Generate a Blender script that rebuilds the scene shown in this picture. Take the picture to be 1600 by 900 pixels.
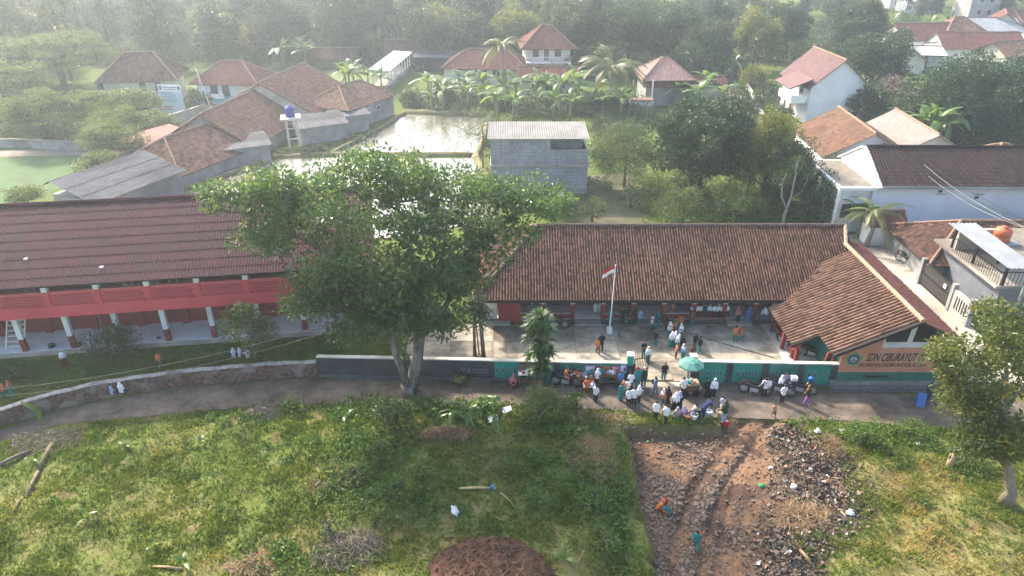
import bpy, bmesh, math, random
import numpy as np
from mathutils import Vector, Matrix, Euler

for _o in list(bpy.data.objects): bpy.data.objects.remove(_o)
SC = bpy.context.scene
COL = SC.collection
R = math.radians

# ---------------------------------------------------------------- camera
CAM_H, CAM_F, CAM_T = 24.0, 1100.0, R(28.0)      # height, focal length in photo pixels, tilt
cam = bpy.data.cameras.new('camera'); cam_o = bpy.data.objects.new('camera', cam); COL.objects.link(cam_o)
cam_o.location = (0, 0, CAM_H); cam_o.rotation_euler = (R(90) - CAM_T, 0, 0)
cam.sensor_width = 36; cam.lens = 36 * CAM_F / 1600; cam.clip_start = 0.3; cam.clip_end = 4000
SC.camera = cam_o

# ---------------------------------------------------------------- sky, sun, exposure
SUN_AZ, SUN_EL = R(-40), R(37)                   # azimuth clockwise from +Y (far left, behind the scene)
W = bpy.data.worlds.new('World'); SC.world = W; W.use_nodes = True
_n = W.node_tree.nodes; _l = W.node_tree.links
_bg = _n['Background']; _sky = _n.new('ShaderNodeTexSky'); _sky.sky_type = 'NISHITA'; _sky.sun_disc = False
_sky.sun_elevation = SUN_EL; _sky.sun_rotation = SUN_AZ; _sky.dust_density = 5.0; _sky.air_density = 1.2; _sky.ozone_density = 1.0; _sky.altitude = 400
_bg.inputs['Strength'].default_value = 0.15
_l.new(_sky.outputs['Color'], _bg.inputs['Color'])
sun = bpy.data.lights.new('sun', 'SUN'); sun.energy = 2.8; sun.angle = R(3.0); sun.color = (1.0, 0.90, 0.76)
sun_o = bpy.data.objects.new('sun', sun); COL.objects.link(sun_o)
_d = Vector((math.sin(SUN_AZ) * math.cos(SUN_EL), math.cos(SUN_AZ) * math.cos(SUN_EL), math.sin(SUN_EL)))
sun_o.rotation_euler = _d.to_track_quat('Z', 'Y').to_euler(); sun_o.location = (-60, 80, 90)
SC.view_settings.view_transform = 'Standard'; SC.view_settings.look = 'None'; SC.view_settings.gamma = 1
SC.view_settings.exposure = 1.82
SC.render.engine = 'CYCLES'
cy = SC.cycles
cy.max_bounces = 6; cy.diffuse_bounces = 3; cy.glossy_bounces = 2; cy.transmission_bounces = 3; cy.volume_bounces = 1
cy.use_denoising = True; cy.caustics_reflective = False; cy.caustics_refractive = False
HAZE_DENSITY = 0.001

# ---------------------------------------------------------------- helpers
RNG = np.random.default_rng(7)
random.seed(5)
def _ray(px, py):
    a = (px - 800) / CAM_F; b = (450 - py) / CAM_F
    return a, math.cos(CAM_T) + b * math.sin(CAM_T), -math.sin(CAM_T) + b * math.cos(CAM_T)
def P(px, py, z=0.0):
    "ground point (height z) that the photo shows at a pixel"
    d = _ray(px, py); t = (z - CAM_H) / d[2]
    return Vector((d[0] * t, d[1] * t, z))
def PY(px, py, Y):
    "point at distance Y that the photo shows at a pixel"
    d = _ray(px, py); t = Y / d[1]
    return Vector((d[0] * t, Y, CAM_H + d[2] * t))

def tag(o, label=None, cat=None, group=None, kind=None):
    if label: o['label'] = label
    if cat: o['category'] = cat
    if group: o['group'] = group
    if kind: o['kind'] = kind
    return o
def empty(name, loc=(0, 0, 0), rz=0.0, label=None, cat=None, group=None, kind=None):
    o = bpy.data.objects.new(name, None); COL.objects.link(o)
    o.location = loc; o.rotation_euler = (0, 0, rz); o.empty_display_size = 0.2
    return tag(o, label, cat, group, kind)
def mesh_obj(name, me, parent=None, label=None, cat=None, group=None, kind=None, loc=None):
    o = bpy.data.objects.new(name, me); COL.objects.link(o)
    if parent is not None: o.parent = parent
    if loc is not None: o.location = loc
    return tag(o, label, cat, group, kind)
def children_of(o, cache={}):
    return [c for c in o.children]
def copy_tree(o, parent=None, keep=None):
    c = o.copy(); COL.objects.link(c)
    if parent is not None: c.parent = parent
    for ch in list(o.children): copy_tree(ch, c)
    return c

def np_mesh(name, V, F, mats=(), rnd=None, mi=None, smooth=False, attrs=None):
    V = np.asarray(V, np.float32).reshape(-1, 3); F = np.asarray(F, np.int32); k = F.shape[1]
    me = bpy.data.meshes.new(name)
    me.vertices.add(len(V)); me.vertices.foreach_set('co', V.ravel())
    me.loops.add(F.size); me.loops.foreach_set('vertex_index', F.ravel())
    me.polygons.add(len(F)); me.polygons.foreach_set('loop_start', np.arange(len(F), dtype=np.int32) * k)
    if mi is not None: me.polygons.foreach_set('material_index', np.asarray(mi, np.int32))
    me.polygons.foreach_set('use_smooth', np.full(len(F), bool(smooth)))
    me.update(calc_edges=True)
    if rnd is not None:
        a = me.attributes.new('rnd', 'FLOAT', 'FACE'); a.data.foreach_set('value', np.asarray(rnd, np.float32))
    for nm, arr in (attrs or {}).items():
        a = me.attributes.new(nm, 'FLOAT', 'POINT'); a.data.foreach_set('value', np.asarray(arr, np.float32))
    for m in mats: me.materials.append(m)
    return me

class MB:
    "collects shapes, builds one mesh"
    def __init__(s): s.v = []; s.f = []; s.m = []
    def add(s, V, F, m=0):
        b = len(s.v); s.v.extend(tuple(p) for p in V)
        for f in F: s.f.append(tuple(i + b for i in f)); s.m.append(m)
        return s
    def bx(s, x0, x1, y0, y1, z0, z1, m=0):
        return s.add([(x0,y0,z0),(x1,y0,z0),(x1,y1,z0),(x0,y1,z0),(x0,y0,z1),(x1,y0,z1),(x1,y1,z1),(x0,y1,z1)],
                     [(0,3,2,1),(4,5,6,7),(0,1,5,4),(1,2,6,5),(2,3,7,6),(3,0,4,7)], m)
    def box(s, c, d, rz=0, rx=0, ry=0, m=0):
        M = Euler((rx, ry, rz)).to_matrix(); x, y, z = (q / 2 for q in d)
        pts = [(-x,-y,-z),(x,-y,-z),(x,y,-z),(-x,y,-z),(-x,-y,z),(x,-y,z),(x,y,z),(-x,y,z)]
        return s.add([M @ Vector(p) + Vector(c) for p in pts], [(0,3,2,1),(4,5,6,7),(0,1,5,4),(1,2,6,5),(2,3,7,6),(3,0,4,7)], m)
    def bar(s, a, b, w, h=None, m=0):
        "square bar between two points"
        a = Vector(a); b = Vector(b); h = h or w; d = (b - a); 
        if d.length < 1e-6: return s
        d.normalize(); u = d.cross(Vector((0, 0, 1)))
        if u.length < 1e-4: u = Vector((1, 0, 0))
        u.normalize(); n = u.cross(d); u = u * w / 2; n = n * h / 2
        return s.add([a-u-n, a+u-n, a+u+n, a-u+n, b-u-n, b+u-n, b+u+n, b-u+n], [(3,2,1,0),(4,5,6,7),(0,1,5,4),(1,2,6,5),(2,3,7,6),(3,0,4,7)], m)
    def tube(s, pts, rad, n=8, m=0, cap=True, sq=1.0):
        pts = [Vector(p) for p in pts]
        if not hasattr(rad, '__len__'): rad = [rad] * len(pts)
        V = []; F = []; u = None
        for i, p in enumerate(pts):
            d = (pts[min(i + 1, len(pts) - 1)] - pts[max(i - 1, 0)])
            if d.length < 1e-7: d = Vector((0, 0, 1))
            d.normalize()
            if u is None: u = d.orthogonal() if abs(d.z) < .9 else (Vector((1, 0, 0)) - d * d.x)
            u = (u - d * u.dot(d)); u.normalize(); w = d.cross(u)
            for k in range(n):
                a = 2 * math.pi * k / n
                V.append(p + u * math.cos(a) * rad[i] + w * math.sin(a) * rad[i] * sq)
        for i in range(len(pts) - 1):
            for k in range(n): F.append((i*n+k, i*n+(k+1)%n, (i+1)*n+(k+1)%n, (i+1)*n+k))
        if cap: F.append(tuple(range(n))[::-1]); F.append(tuple((len(pts)-1)*n + k for k in range(n)))
        return s.add(V, F, m)
    def lathe(s, prof, n=12, c=(0, 0, 0), m=0, sx=1, sy=1):
        V = []; F = []
        for r, z in prof:
            for k in range(n): a = 2*math.pi*k/n; V.append((c[0]+r*math.cos(a)*sx, c[1]+r*math.sin(a)*sy, c[2]+z))
        for i in range(len(prof) - 1):
            for k in range(n): F.append((i*n+k, i*n+(k+1)%n, (i+1)*n+(k+1)%n, (i+1)*n+k))
        F.append(tuple(range(n))[::-1]); F.append(tuple((len(prof)-1)*n + k for k in range(n)))
        return s.add(V, F, m)
    def prism(s, poly, z0, z1, m=0):
        n = len(poly); V = [(p[0], p[1], z0) for p in poly] + [(p[0], p[1], z1) for p in poly]
        F = [tuple(range(n))[::-1], tuple(range(n, 2*n))] + [(i, (i+1)%n, n+(i+1)%n, n+i) for i in range(n)]
        return s.add(V, F, m)
    def poly(s, pts, m=0): return s.add(pts, [tuple(range(len(pts)))], m)
    def slab(s, pts, th, m=0):
        "thick sheet under a planar polygon"
        pts = [Vector(p) for p in pts]; n = len(pts); nn = (pts[1]-pts[0]).cross(pts[2]-pts[0]).normalized() * th
        V = pts + [p - nn for p in pts]
        return s.add(V, [tuple(range(n)), tuple(range(n, 2*n))[::-1]] + [(i, n+i, n+(i+1)%n, (i+1)%n) for i in range(n)], m)
    def mesh(s, name, mats, smooth=False):
        me = bpy.data.meshes.new(name); me.from_pydata(s.v, [], s.f)
        for m in (mats if isinstance(mats, (list, tuple)) else [mats]): me.materials.append(m)
        me.polygons.foreach_set('material_index', s.m)
        if smooth: me.polygons.foreach_set('use_smooth', [True] * len(s.f))
        me.update(); return me
    def build(s, name, mats, parent=None, smooth=False, label=None, cat=None, group=None, kind=None, loc=None):
        return mesh_obj(name, s.mesh(name, mats, smooth), parent, label, cat, group, kind, loc)

# ---------------------------------------------------------------- materials
MATS = {}
def pmat(name, c1, c2=None, scale=3.0, rough=0.85, bump=0.0, bscale=None, c3=None, metal=0.0, rnd=None, spec=0.3, detail=6, stretch=None, lo=.35, hi=.65):
    "noise-mottled surface; rnd = colour at the bright end of the per-piece value"
    if name in MATS: return MATS[name]
    m = bpy.data.materials.new(name); m.use_nodes = True; MATS[name] = m
    N = m.node_tree.nodes; L = m.node_tree.links; b = N['Principled BSDF']
    b.inputs['Roughness'].default_value = rough; b.inputs['Metallic'].default_value = metal
    b.inputs['Specular IOR Level'].default_value = spec
    c1 = (*c1, 1); tc = N.new('ShaderNodeTexCoord'); co = tc.outputs['Object']
    if stretch:
        mp = N.new('ShaderNodeMapping'); mp.inputs['Scale'].default_value = stretch; L.new(co, mp.inputs['Vector']); co = mp.outputs['Vector']
    if c2 is None: c2 = tuple(x * .8 for x in c1[:3])
    nz = N.new('ShaderNodeTexNoise'); nz.inputs['Scale'].default_value = scale; nz.inputs['Detail'].default_value = detail; nz.inputs['Roughness'].default_value = .65
    L.new(co, nz.inputs['Vector'])
    rp = N.new('ShaderNodeValToRGB'); rp.color_ramp.elements[0].position = lo; rp.color_ramp.elements[1].position = hi
    rp.color_ramp.elements[0].color = c1; rp.color_ramp.elements[1].color = (*c2, 1)
    L.new(nz.outputs['Fac'], rp.inputs['Fac']); col = rp.outputs['Color']
    if c3 is not None:
        n2 = N.new('ShaderNodeTexNoise'); n2.inputs['Scale'].default_value = scale * .23; n2.inputs['Detail'].default_value = 5; L.new(co, n2.inputs['Vector'])
        r2 = N.new('ShaderNodeValToRGB'); r2.color_ramp.elements[0].position = .5; r2.color_ramp.elements[1].position = .66; L.new(n2.outputs['Fac'], r2.inputs['Fac'])
        mx = N.new('ShaderNodeMixRGB'); L.new(r2.outputs['Color'], mx.inputs['Fac']); L.new(col, mx.inputs['Color1']); mx.inputs['Color2'].default_value = (*c3, 1); col = mx.outputs['Color']
    if rnd is not None:
        at = N.new('ShaderNodeAttribute'); at.attribute_name = 'rnd'
        mx = N.new('ShaderNodeMixRGB'); L.new(at.outputs['Fac'], mx.inputs['Fac']); L.new(col, mx.inputs['Color1']); mx.inputs['Color2'].default_value = (*rnd, 1); col = mx.outputs['Color']
    L.new(col, b.inputs['Base Color'])
    if bump:
        bp = N.new('ShaderNodeBump'); bp.inputs['Strength'].default_value = bump; bp.inputs['Distance'].default_value = .05
        n3 = N.new('ShaderNodeTexNoise'); n3.inputs['Scale'].default_value = bscale or scale * 4; n3.inputs['Detail'].default_value = 4; L.new(co, n3.inputs['Vector'])
        L.new(n3.outputs['Fac'], bp.inputs['Height']); L.new(bp.outputs['Normal'], b.inputs['Normal'])
    return m
def leafmat(name, dark, light, tip=None, trans=.35, rough=.45, spec=.35):
    if name in MATS: return MATS[name]
    m = bpy.data.materials.new(name); m.use_nodes = True; MATS[name] = m
    N = m.node_tree.nodes; L = m.node_tree.links; b = N['Principled BSDF']
    at = N.new('ShaderNodeAttribute'); at.attribute_name = 'rnd'
    rp = N.new('ShaderNodeValToRGB'); e = rp.color_ramp.elements
    e[0].position = 0; e[0].color = (*dark, 1); e[1].position = .8; e[1].color = (*light, 1)
    if tip: x = e.new(1.0); x.color = (*tip, 1)
    L.new(at.outputs['Fac'], rp.inputs['Fac']); L.new(rp.outputs['Color'], b.inputs['Base Color'])
    b.inputs['Roughness'].default_value = rough; b.inputs['Specular IOR Level'].default_value = spec
    tr = N.new('ShaderNodeBsdfTranslucent'); mx = N.new('ShaderNodeMixShader'); mx.inputs['Fac'].default_value = trans
    hs = N.new('ShaderNodeHueSaturation'); hs.inputs['Hue'].default_value = .48; hs.inputs['Saturation'].default_value = 1.1; hs.inputs['Value'].default_value = 1.5
    L.new(rp.outputs['Color'], hs.inputs['Color']); L.new(hs.outputs['Color'], tr.inputs['Color'])
    L.new(b.outputs['BSDF'], mx.inputs[1]); L.new(tr.outputs['BSDF'], mx.inputs[2]); L.new(mx.outputs['Shader'], N['Material Output'].inputs['Surface'])
    return m
def flat(name, c, rough=.7, metal=0.0, spec=.3): return pmat(name, c, tuple(x * .88 for x in c), 6, rough, metal=metal, spec=spec, detail=2)
# ================================================================ people
def remeshed(mb, name, voxel, ratio, smooth=2):
    me = mb.mesh('tmp', []); o = bpy.data.objects.new('tmp', me); COL.objects.link(o)
    m = o.modifiers.new('r', 'REMESH'); m.mode = 'VOXEL'; m.voxel_size = voxel
    if smooth: s = o.modifiers.new('s', 'SMOOTH'); s.iterations = smooth; s.factor = .5
    d = o.modifiers.new('d', 'DECIMATE'); d.ratio = ratio
    dg = bpy.context.evaluated_depsgraph_get(); out = bpy.data.meshes.new_from_object(o.evaluated_get(dg)); out.name = name
    bpy.data.objects.remove(o); bpy.data.meshes.remove(me)
    out.polygons.foreach_set('use_smooth', [True] * len(out.polygons)); return out
def ball(mb, c, r, n=10):
    rx, ry, rz = r if hasattr(r, '__len__') else (r, r, r); prof = [(max(.0005, math.sin(math.pi * i / 7)), -math.cos(math.pi * i / 7)) for i in range(8)]
    V = []; F = []
    for q, z in prof:
        for k in range(n): a = 2*math.pi*k/n; V.append((c[0] + rx*q*math.cos(a), c[1] + ry*q*math.sin(a), c[2] + rz*z))
    for i in range(7):
        for k in range(n): F.append((i*n+k, i*n+(k+1) % n, (i+1)*n+(k+1) % n, (i+1)*n+k))
    F.append(tuple(range(n))[::-1]); F.append(tuple(7*n+k for k in range(n))); return mb.add(V, F)
def limb(mb, pts, rad, n=8):
    mb.tube(pts, rad, n)
    for p, r in zip(pts, rad): ball(mb, p, r * .98, 8)
def J(pel, chest, neck, head, sh, el, wr, hip, kn, an, toe): return dict(pel=pel, chest=chest, neck=neck, head=head, sh=sh, el=el, wr=wr, hip=hip, kn=kn, an=an, toe=toe)
def mir(p): return ((p[0], p[1], p[2]), (-p[0], p[1], p[2]))
STD_LEG = dict(hip=mir((.052, 0, .5)), kn=mir((.06, -.01, .275)), an=mir((.062, .012, .045)), toe=mir((.075, -.065, .016)))
STD_TOP = dict(pel=(0, 0, .52), chest=(0, -.005, .71), neck=(0, .005, .815), head=(0, -.012, .925), sh=mir((.1, 0, .785)))
POSES = {
 'stand': J(**STD_TOP, **STD_LEG, el=mir((.137, .015, .635)), wr=mir((.14, -.03, .50))),
 'hold': J(**STD_TOP, **STD_LEG, el=mir((.135, -.01, .635)), wr=mir((.05, -.15, .655))),
 'walk': J(**STD_TOP, hip=mir((.05, 0, .5)), kn=((.055, -.075, .29), (-.055, .01, .28)), an=((.055, -.12, .055), (-.055, .15, .085)), toe=((.06, -.19, .03), (-.06, .085, .03)), el=((.135, .06, .645), (-.135, -.02, .64)), wr=((.14, .07, .51), (-.13, -.13, .55))),
 'point': J(**STD_TOP, **STD_LEG, el=((.137, .015, .635), (-.17, -.03, .88)), wr=((.14, -.03, .50), (-.22, -.05, 1.01))),
 'sit': J(pel=(0, .05, .3), chest=(0, .045, .49), neck=(0, .045, .59), head=(0, .025, .7), sh=mir((.1, .045, .565)), el=mir((.135, .02, .42)), wr=mir((.07, -.09, .36)), hip=mir((.055, .04, .29)), kn=mir((.07, -.19, .3)), an=mir((.07, -.19, .06)), toe=mir((.08, -.265, .02))),
 'squat': J(pel=(0, .09, .17), chest=(0, -.01, .35), neck=(0, -.06, .44), head=(0, -.1, .545), sh=mir((.1, -.04, .42)), el=mir((.13, -.13, .33)), wr=mir((.05, -.22, .28)), hip=mir((.055, .08, .16)), kn=mir((.11, -.12, .27)), an=mir((.09, 0, .045)), toe=mir((.11, -.08, .016))),
 'ground': J(pel=(0, .06, .075), chest=(0, .03, .27), neck=(0, .02, .37), head=(0, 0, .48), sh=mir((.1, .02, .345)), el=mir((.14, -.02, .21)), wr=mir((.07, -.14, .17)), hip=mir((.06, .05, .075)), kn=mir((.17, -.13, .09)), an=((-.02, -.2, .045), (.03, -.17, .05)), toe=((-.09, -.22, .03), (.1, -.19, .03))),
 'bend': J(pel=(0, .05, .52), chest=(0, -.11, .66), neck=(0, -.19, .735), head=(0, -.27, .81), sh=mir((.1, -.16, .72)), el=mir((.12, -.2, .56)), wr=mir((.06, -.28, .46)), hip=mir((.055, .05, .5)), kn=mir((.065, .03, .275)), an=mir((.07, .05, .045)), toe=mir((.085, -.03, .016))),
 'ride': J(pel=(0, .06, .47), chest=(0, .02, .66), neck=(0, 0, .765), head=(0, -.025, .875), sh=mir((.1, 0, .735)), el=mir((.16, -.11, .63)), wr=mir((.17, -.25, .62)), hip=mir((.07, .05, .46)), kn=mir((.12, -.16, .45)), an=mir((.13, -.08, .24)), toe=mir((.135, -.16, .2))),
}
def mid(a, b, t=.5): return tuple(a[i] + (b[i] - a[i]) * t for i in range(3))
def vadd(a, b): return tuple(a[i] + b[i] for i in range(3))
def torso(mb, j, g=0.0):
    for s in (0, 1):
        o = (.038 if s == 0 else -.038, 0, 0)
        limb(mb, [vadd(j['pel'], (o[0] * 1.1, 0, 0)), vadd(mid(j['pel'], j['chest']), (o[0] * .9, 0, 0)), vadd(j['chest'], o), mid(j['sh'][s], j['neck'], .25)], [.062 + g, .055 + g, .062 + g, .042 + g])
    limb(mb, [j['sh'][0], j['neck'], j['sh'][1]], [.036 + g, .04 + g, .036 + g])
def body_mesh(j, name):
    mb = MB(); torso(mb, j); h = j['head']
    limb(mb, [j['neck'], vadd(h, (0, .012, -.03))], [.03, .028]); ball(mb, h, (.052, .062, .068), 14); ball(mb, vadd(h, (0, -.012, -.038)), (.036, .045, .03))
    ball(mb, vadd(h, (0, -.064, -.012)), (.009, .014, .016)); 
    for s in (-1, 1): ball(mb, vadd(h, (s * .053, .004, -.005)), (.009, .014, .02))
    for s in (0, 1):
        limb(mb, [j['sh'][s], j['el'][s], j['wr'][s]], [.033, .026, .018]); limb(mb, [j['hip'][s], j['kn'][s], j['an'][s]], [.056, .038, .024])
        limb(mb, [j['an'][s], j['toe'][s]], [.026, .017])
        w = Vector(j['wr'][s]); d = (w - Vector(j['el'][s])).normalized(); u = d.cross(Vector((0, 0, 1)) if abs(d.z) < .8 else Vector((0, 1, 0))).normalized(); n = d.cross(u)
        pm = w + d * .035; limb(mb, [w, pm], [.017, .019])
        for k, (o, L) in enumerate(((-.021, .034), (-.007, .042), (.007, .045), (.021, .04))):
            a = pm + u * o; b = a + d * L * .6; mb.tube([pm + u * o * .6, a + d * .008, b, b + (d * .6 + n * .5).normalized() * L * .45], [.007, .0068, .0064, .005], 5)
        sg = 1 if s == 0 else -1; mb.tube([w + d * .01, w + d * .02 + u * .026 * sg, w + d * .045 + u * .034 * sg + n * .01], [.009, .0075, .006], 5)
    return remeshed(mb, name, .0062, .16)
def top_mesh(j, name, long=False, dress=False):
    mb = MB(); torso(mb, j, .011)
    pd = vadd(j['pel'], tuple(-.25 * (j['chest'][i] - j['pel'][i]) for i in range(3)))
    for s in (-.04, .04): limb(mb, [vadd(j['pel'], (s, 0, 0)), vadd(pd, (s, 0, 0))], [.074, .076])
    for s in (0, 1):
        e = j['el'][s]; limb(mb, [j['sh'][s], mid(j['sh'][s], e, .9 if not long else 1)] + ([mid(e, j['wr'][s], .85)] if long else []), [.045, .041] + ([.03] if long else []))
    return remeshed(mb, name, .011, .3)
def trousers_mesh(j, name, short=False):
    mb = MB()
    for s in (-.036, .036): limb(mb, [vadd(j['pel'], (s, 0, .01)), vadd(j['pel'], (s, 0, -.02))], [.066, .068])
    for s in (0, 1): limb(mb, [j['hip'][s], j['kn'][s]] + ([] if short else [mid(j['kn'][s], j['an'][s], .88)]), [.066, .05] + ([] if short else [.042]))
    return remeshed(mb, name, .011, .3)
def skirt_mesh(j, name):
    mb = MB()
    for s in (-.036, .036): limb(mb, [vadd(j['pel'], (s, 0, .01)), vadd(j['pel'], (s, 0, -.03))], [.068, .074])
    mk, ma = mid(*j['kn']), mid(*j['an']); mh = mid(*j['hip'])
    limb(mb, [mh, mk, mid(mk, ma, .85)], [.085, .085, .085], 12)
    for s in (0, 1): limb(mb, [j['hip'][s], j['kn'][s], mid(j['kn'][s], j['an'][s], .88)], [.07, .062, .066])
    return remeshed(mb, name, .012, .3)
def hair_mesh(name):
    mb = MB(); ball(mb, (0, .014, .016), (.058, .064, .064), 14); return remeshed(mb, name, .009, .5, 1)
def veil_mesh(name):
    mb = MB(); ball(mb, (0, .018, .006), (.066, .066, .08), 14); limb(mb, [(0, .02, -.05), (0, .02, -.1), (0, .01, -.19)], [.058, .085, .128], 14); ball(mb, (0, -.035, -.11), (.075, .05, .06)); return remeshed(mb, name, .011, .4, 1)
def cap_mesh(name):
    mb = MB(); ball(mb, (0, .006, .03), (.06, .068, .052), 14); mb.tube([(0, -.03, .035), (0, -.1, .025)], [.05, .045], 10, sq=.22); return remeshed(mb, name, .009, .5, 1)
def pack_mesh(name):
    mb = MB(); limb(mb, [(0, .0, -.08), (0, .01, 0), (0, 0, .08)], [.055, .065, .05], 10)
    for s in (-1, 1): mb.tube([(s * .045, -.02, .08), (s * .06, -.12, .09), (s * .06, -.13, .0), (s * .045, -.03, -.07)], .011, 5)
    return remeshed(mb, name, .011, .5, 1)
PM = {}
for k_, j_ in POSES.items():
    PM[k_] = dict(body=body_mesh(j_, 'body_' + k_), top=top_mesh(j_, 'shirt_' + k_), long=top_mesh(j_, 'long_top_' + k_, True), trousers=trousers_mesh(j_, 'trousers_' + k_), shorts=trousers_mesh(j_, 'shorts_' + k_, True), skirt=skirt_mesh(j_, 'skirt_' + k_))
HM = dict(hair=hair_mesh('hair'), veil=veil_mesh('headscarf'), cap=cap_mesh('cap'), pack=pack_mesh('backpack'))
for d in list(PM.values()) + [HM]:
    for m in d.values(): m.materials.append(None)
TXT = {}
def text_mesh(key, body, size, shear=0., bold=0., ext=.004):
    cu = bpy.data.curves.new('lettering', 'FONT'); cu.body = body; cu.size = size; cu.shear = shear; cu.extrude = ext; cu.offset = bold; cu.resolution_u = 3
    t = bpy.data.objects.new('tmp', cu); COL.objects.link(t); dg = bpy.context.evaluated_depsgraph_get(); TXT[key] = bpy.data.meshes.new_from_object(t.evaluated_get(dg)); bpy.data.objects.remove(t)
text_mesh('sdn', 'SDN CIBURAYUT 02', .74, .3, .02); text_mesh('kec', 'KECAMATAN CIGOMBONG KAB. BOGOR', .33, .2, .01); text_mesh('scrawl', 'Pesantren', .33, .35, .014); text_mesh('spray', 'TAYOT', .45, 0, .01)
def text(key, loc, mat, parent, width):
    me = TXT[key]; xs_ = [v.co.x for v in me.vertices]; sx = width / (max(xs_) - min(xs_)); me.materials.clear(); me.materials.append(mat); o = mesh_obj('lettering', me, parent); o.location = loc; o.rotation_euler = (R(90), 0, 0); o.scale = (sx, 1, 1); return o
# ================================================================ materials in common
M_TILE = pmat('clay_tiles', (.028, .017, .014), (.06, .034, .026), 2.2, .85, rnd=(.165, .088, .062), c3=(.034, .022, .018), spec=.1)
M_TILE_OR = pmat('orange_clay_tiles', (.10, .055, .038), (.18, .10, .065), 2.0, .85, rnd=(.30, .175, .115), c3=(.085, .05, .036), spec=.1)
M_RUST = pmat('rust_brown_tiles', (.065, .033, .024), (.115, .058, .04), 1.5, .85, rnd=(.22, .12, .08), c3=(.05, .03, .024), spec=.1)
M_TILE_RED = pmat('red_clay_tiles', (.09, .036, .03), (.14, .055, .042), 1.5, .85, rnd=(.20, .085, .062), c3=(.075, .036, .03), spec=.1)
M_TILE_DK = pmat('dark_brown_tiles', (.022, .014, .013), (.04, .024, .021), 1.0, .7, rnd=(.065, .036, .03), c3=(.05, .022, .018), spec=.15)
M_RIDGE = pmat('ridge_mortar', (.20, .12, .08), (.33, .21, .14), 4, .9)
M_RIDGE_DK = pmat('old_ridge_mortar', (.09, .06, .045), (.19, .13, .10), 4, .9)
M_WHITE = pmat('white_paint', (.70, .70, .69), (.80, .80, .79), 1.2, .7, c3=(.55, .55, .53))
M_CREAM = pmat('cream_render', (.50, .46, .38), (.62, .58, .48), 1.2, .8, c3=(.36, .33, .28))
M_GREYW = pmat('grey_render', (.22, .22, .22), (.34, .34, .33), 1.0, .9, c3=(.15, .15, .15))
M_CONC = pmat('concrete', (.28, .25, .21), (.42, .38, .32), .9, .9, bump=.2, c3=(.15, .13, .11))
M_REDW = pmat('red_paint', (.20, .026, .024), (.25, .036, .033), 1.5, .7, c3=(.15, .022, .02))
M_PINKRED = pmat('balcony_red_paint', (.54, .06, .078), (.60, .075, .092), 1.1, .65, c3=(.47, .052, .068))
M_DARK = flat('dark_interior', (.018, .018, .02))
M_GLASS = pmat('window_glass', (.03, .04, .05), (.05, .06, .075), 2, .12, spec=.6)
M_WOOD = pmat('weathered_wood', (.12, .08, .05), (.21, .15, .10), 5, .9, stretch=(1, 1, 8))
M_BARK = pmat('bark', (.085, .068, .052), (.18, .15, .12), 6, .95, bump=.5, c3=(.26, .24, .21), stretch=(1, 1, .35))
M_BARK_DK = pmat('dark_bark', (.05, .04, .03), (.10, .08, .06), 5, .95, stretch=(1, 1, .35))
M_METAL = pmat('galvanised_metal', (.45, .46, .48), (.58, .59, .60), 1.2, .45, metal=.6, c3=(.34, .33, .33))
M_ASB = pmat('weathered_roof_sheet', (.10, .10, .105), (.16, .16, .165), .7, .95, c3=(.075, .072, .07), stretch=(1, 3, 1), spec=.1)
M_IRON = flat('black_iron', (.025, .025, .028), .5, .6)

# ================================================================ terrain
def inter(v, xs, ys): return np.interp(v, xs, ys)
def vnoise(x, y, s, seed=0):
    "smooth value noise on arrays"
    x = np.asarray(x) / s + seed * 17.3; y = np.asarray(y) / s + seed * 9.1
    xi = np.floor(x).astype(int); yi = np.floor(y).astype(int); fx = x - xi; fy = y - yi
    fx = fx*fx*(3-2*fx); fy = fy*fy*(3-2*fy)
    def h(a, b):
        n = (a * 374761393 + b * 668265263 + seed * 1442695) & 0x7fffffff
        n = ((n ^ (n >> 13)) * 1274126177) & 0x7fffffff
        return ((n ^ (n >> 16)) & 0xffff) / 65535.0
    return (h(xi, yi)*(1-fx) + h(xi+1, yi)*fx)*(1-fy) + (h(xi, yi+1)*(1-fx) + h(xi+1, yi+1)*fx)*fy
def fbm(x, y, s, seed=0, o=4):
    t = 0; a = 1; n = 0
    for k in range(o): t = t + a * vnoise(x, y, s / 2**k, seed + k); n += a; a *= .55
    return t / n
def sstep(a, b, x): t = np.clip((x - a) / (b - a), 0, 1); return t*t*(3-2*t)
ROAD_PX_FAR = [(-120, 735), (0, 672), (80, 645), (160, 626), (300, 605), (420, 594), (500, 590), (760, 590), (980, 597), (1080, 603), (1305, 610), (1480, 620), (1640, 632)]
ROAD_PX_NEAR = [(-120, 760), (0, 692), (85, 664), (180, 655), (300, 643), (420, 634), (500, 632), (760, 628), (980, 642), (1080, 652), (1305, 656), (1500, 672), (1640, 690)]
rf = [P(*p) for p in ROAD_PX_FAR]; rn = [P(*p) for p in ROAD_PX_NEAR]
RNX = [p.x for p in rn]; RNY = [p.y for p in rn]
RFX = [p.x for p in rf]; RFY = [p.y for p in rf]
def road_near_y(x): return inter(x, RNX, RNY)
RUTS = [[P(*p, -.55) for p in q] for q in ([(1165, 662), (1130, 700), (1085, 760), (1062, 810), (1050, 860), (1046, 920)], [(1205, 664), (1165, 710), (1130, 760), (1112, 810), (1098, 860), (1094, 920)], [(1150, 745), (1135, 800), (1122, 860), (1118, 920)])]
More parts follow.
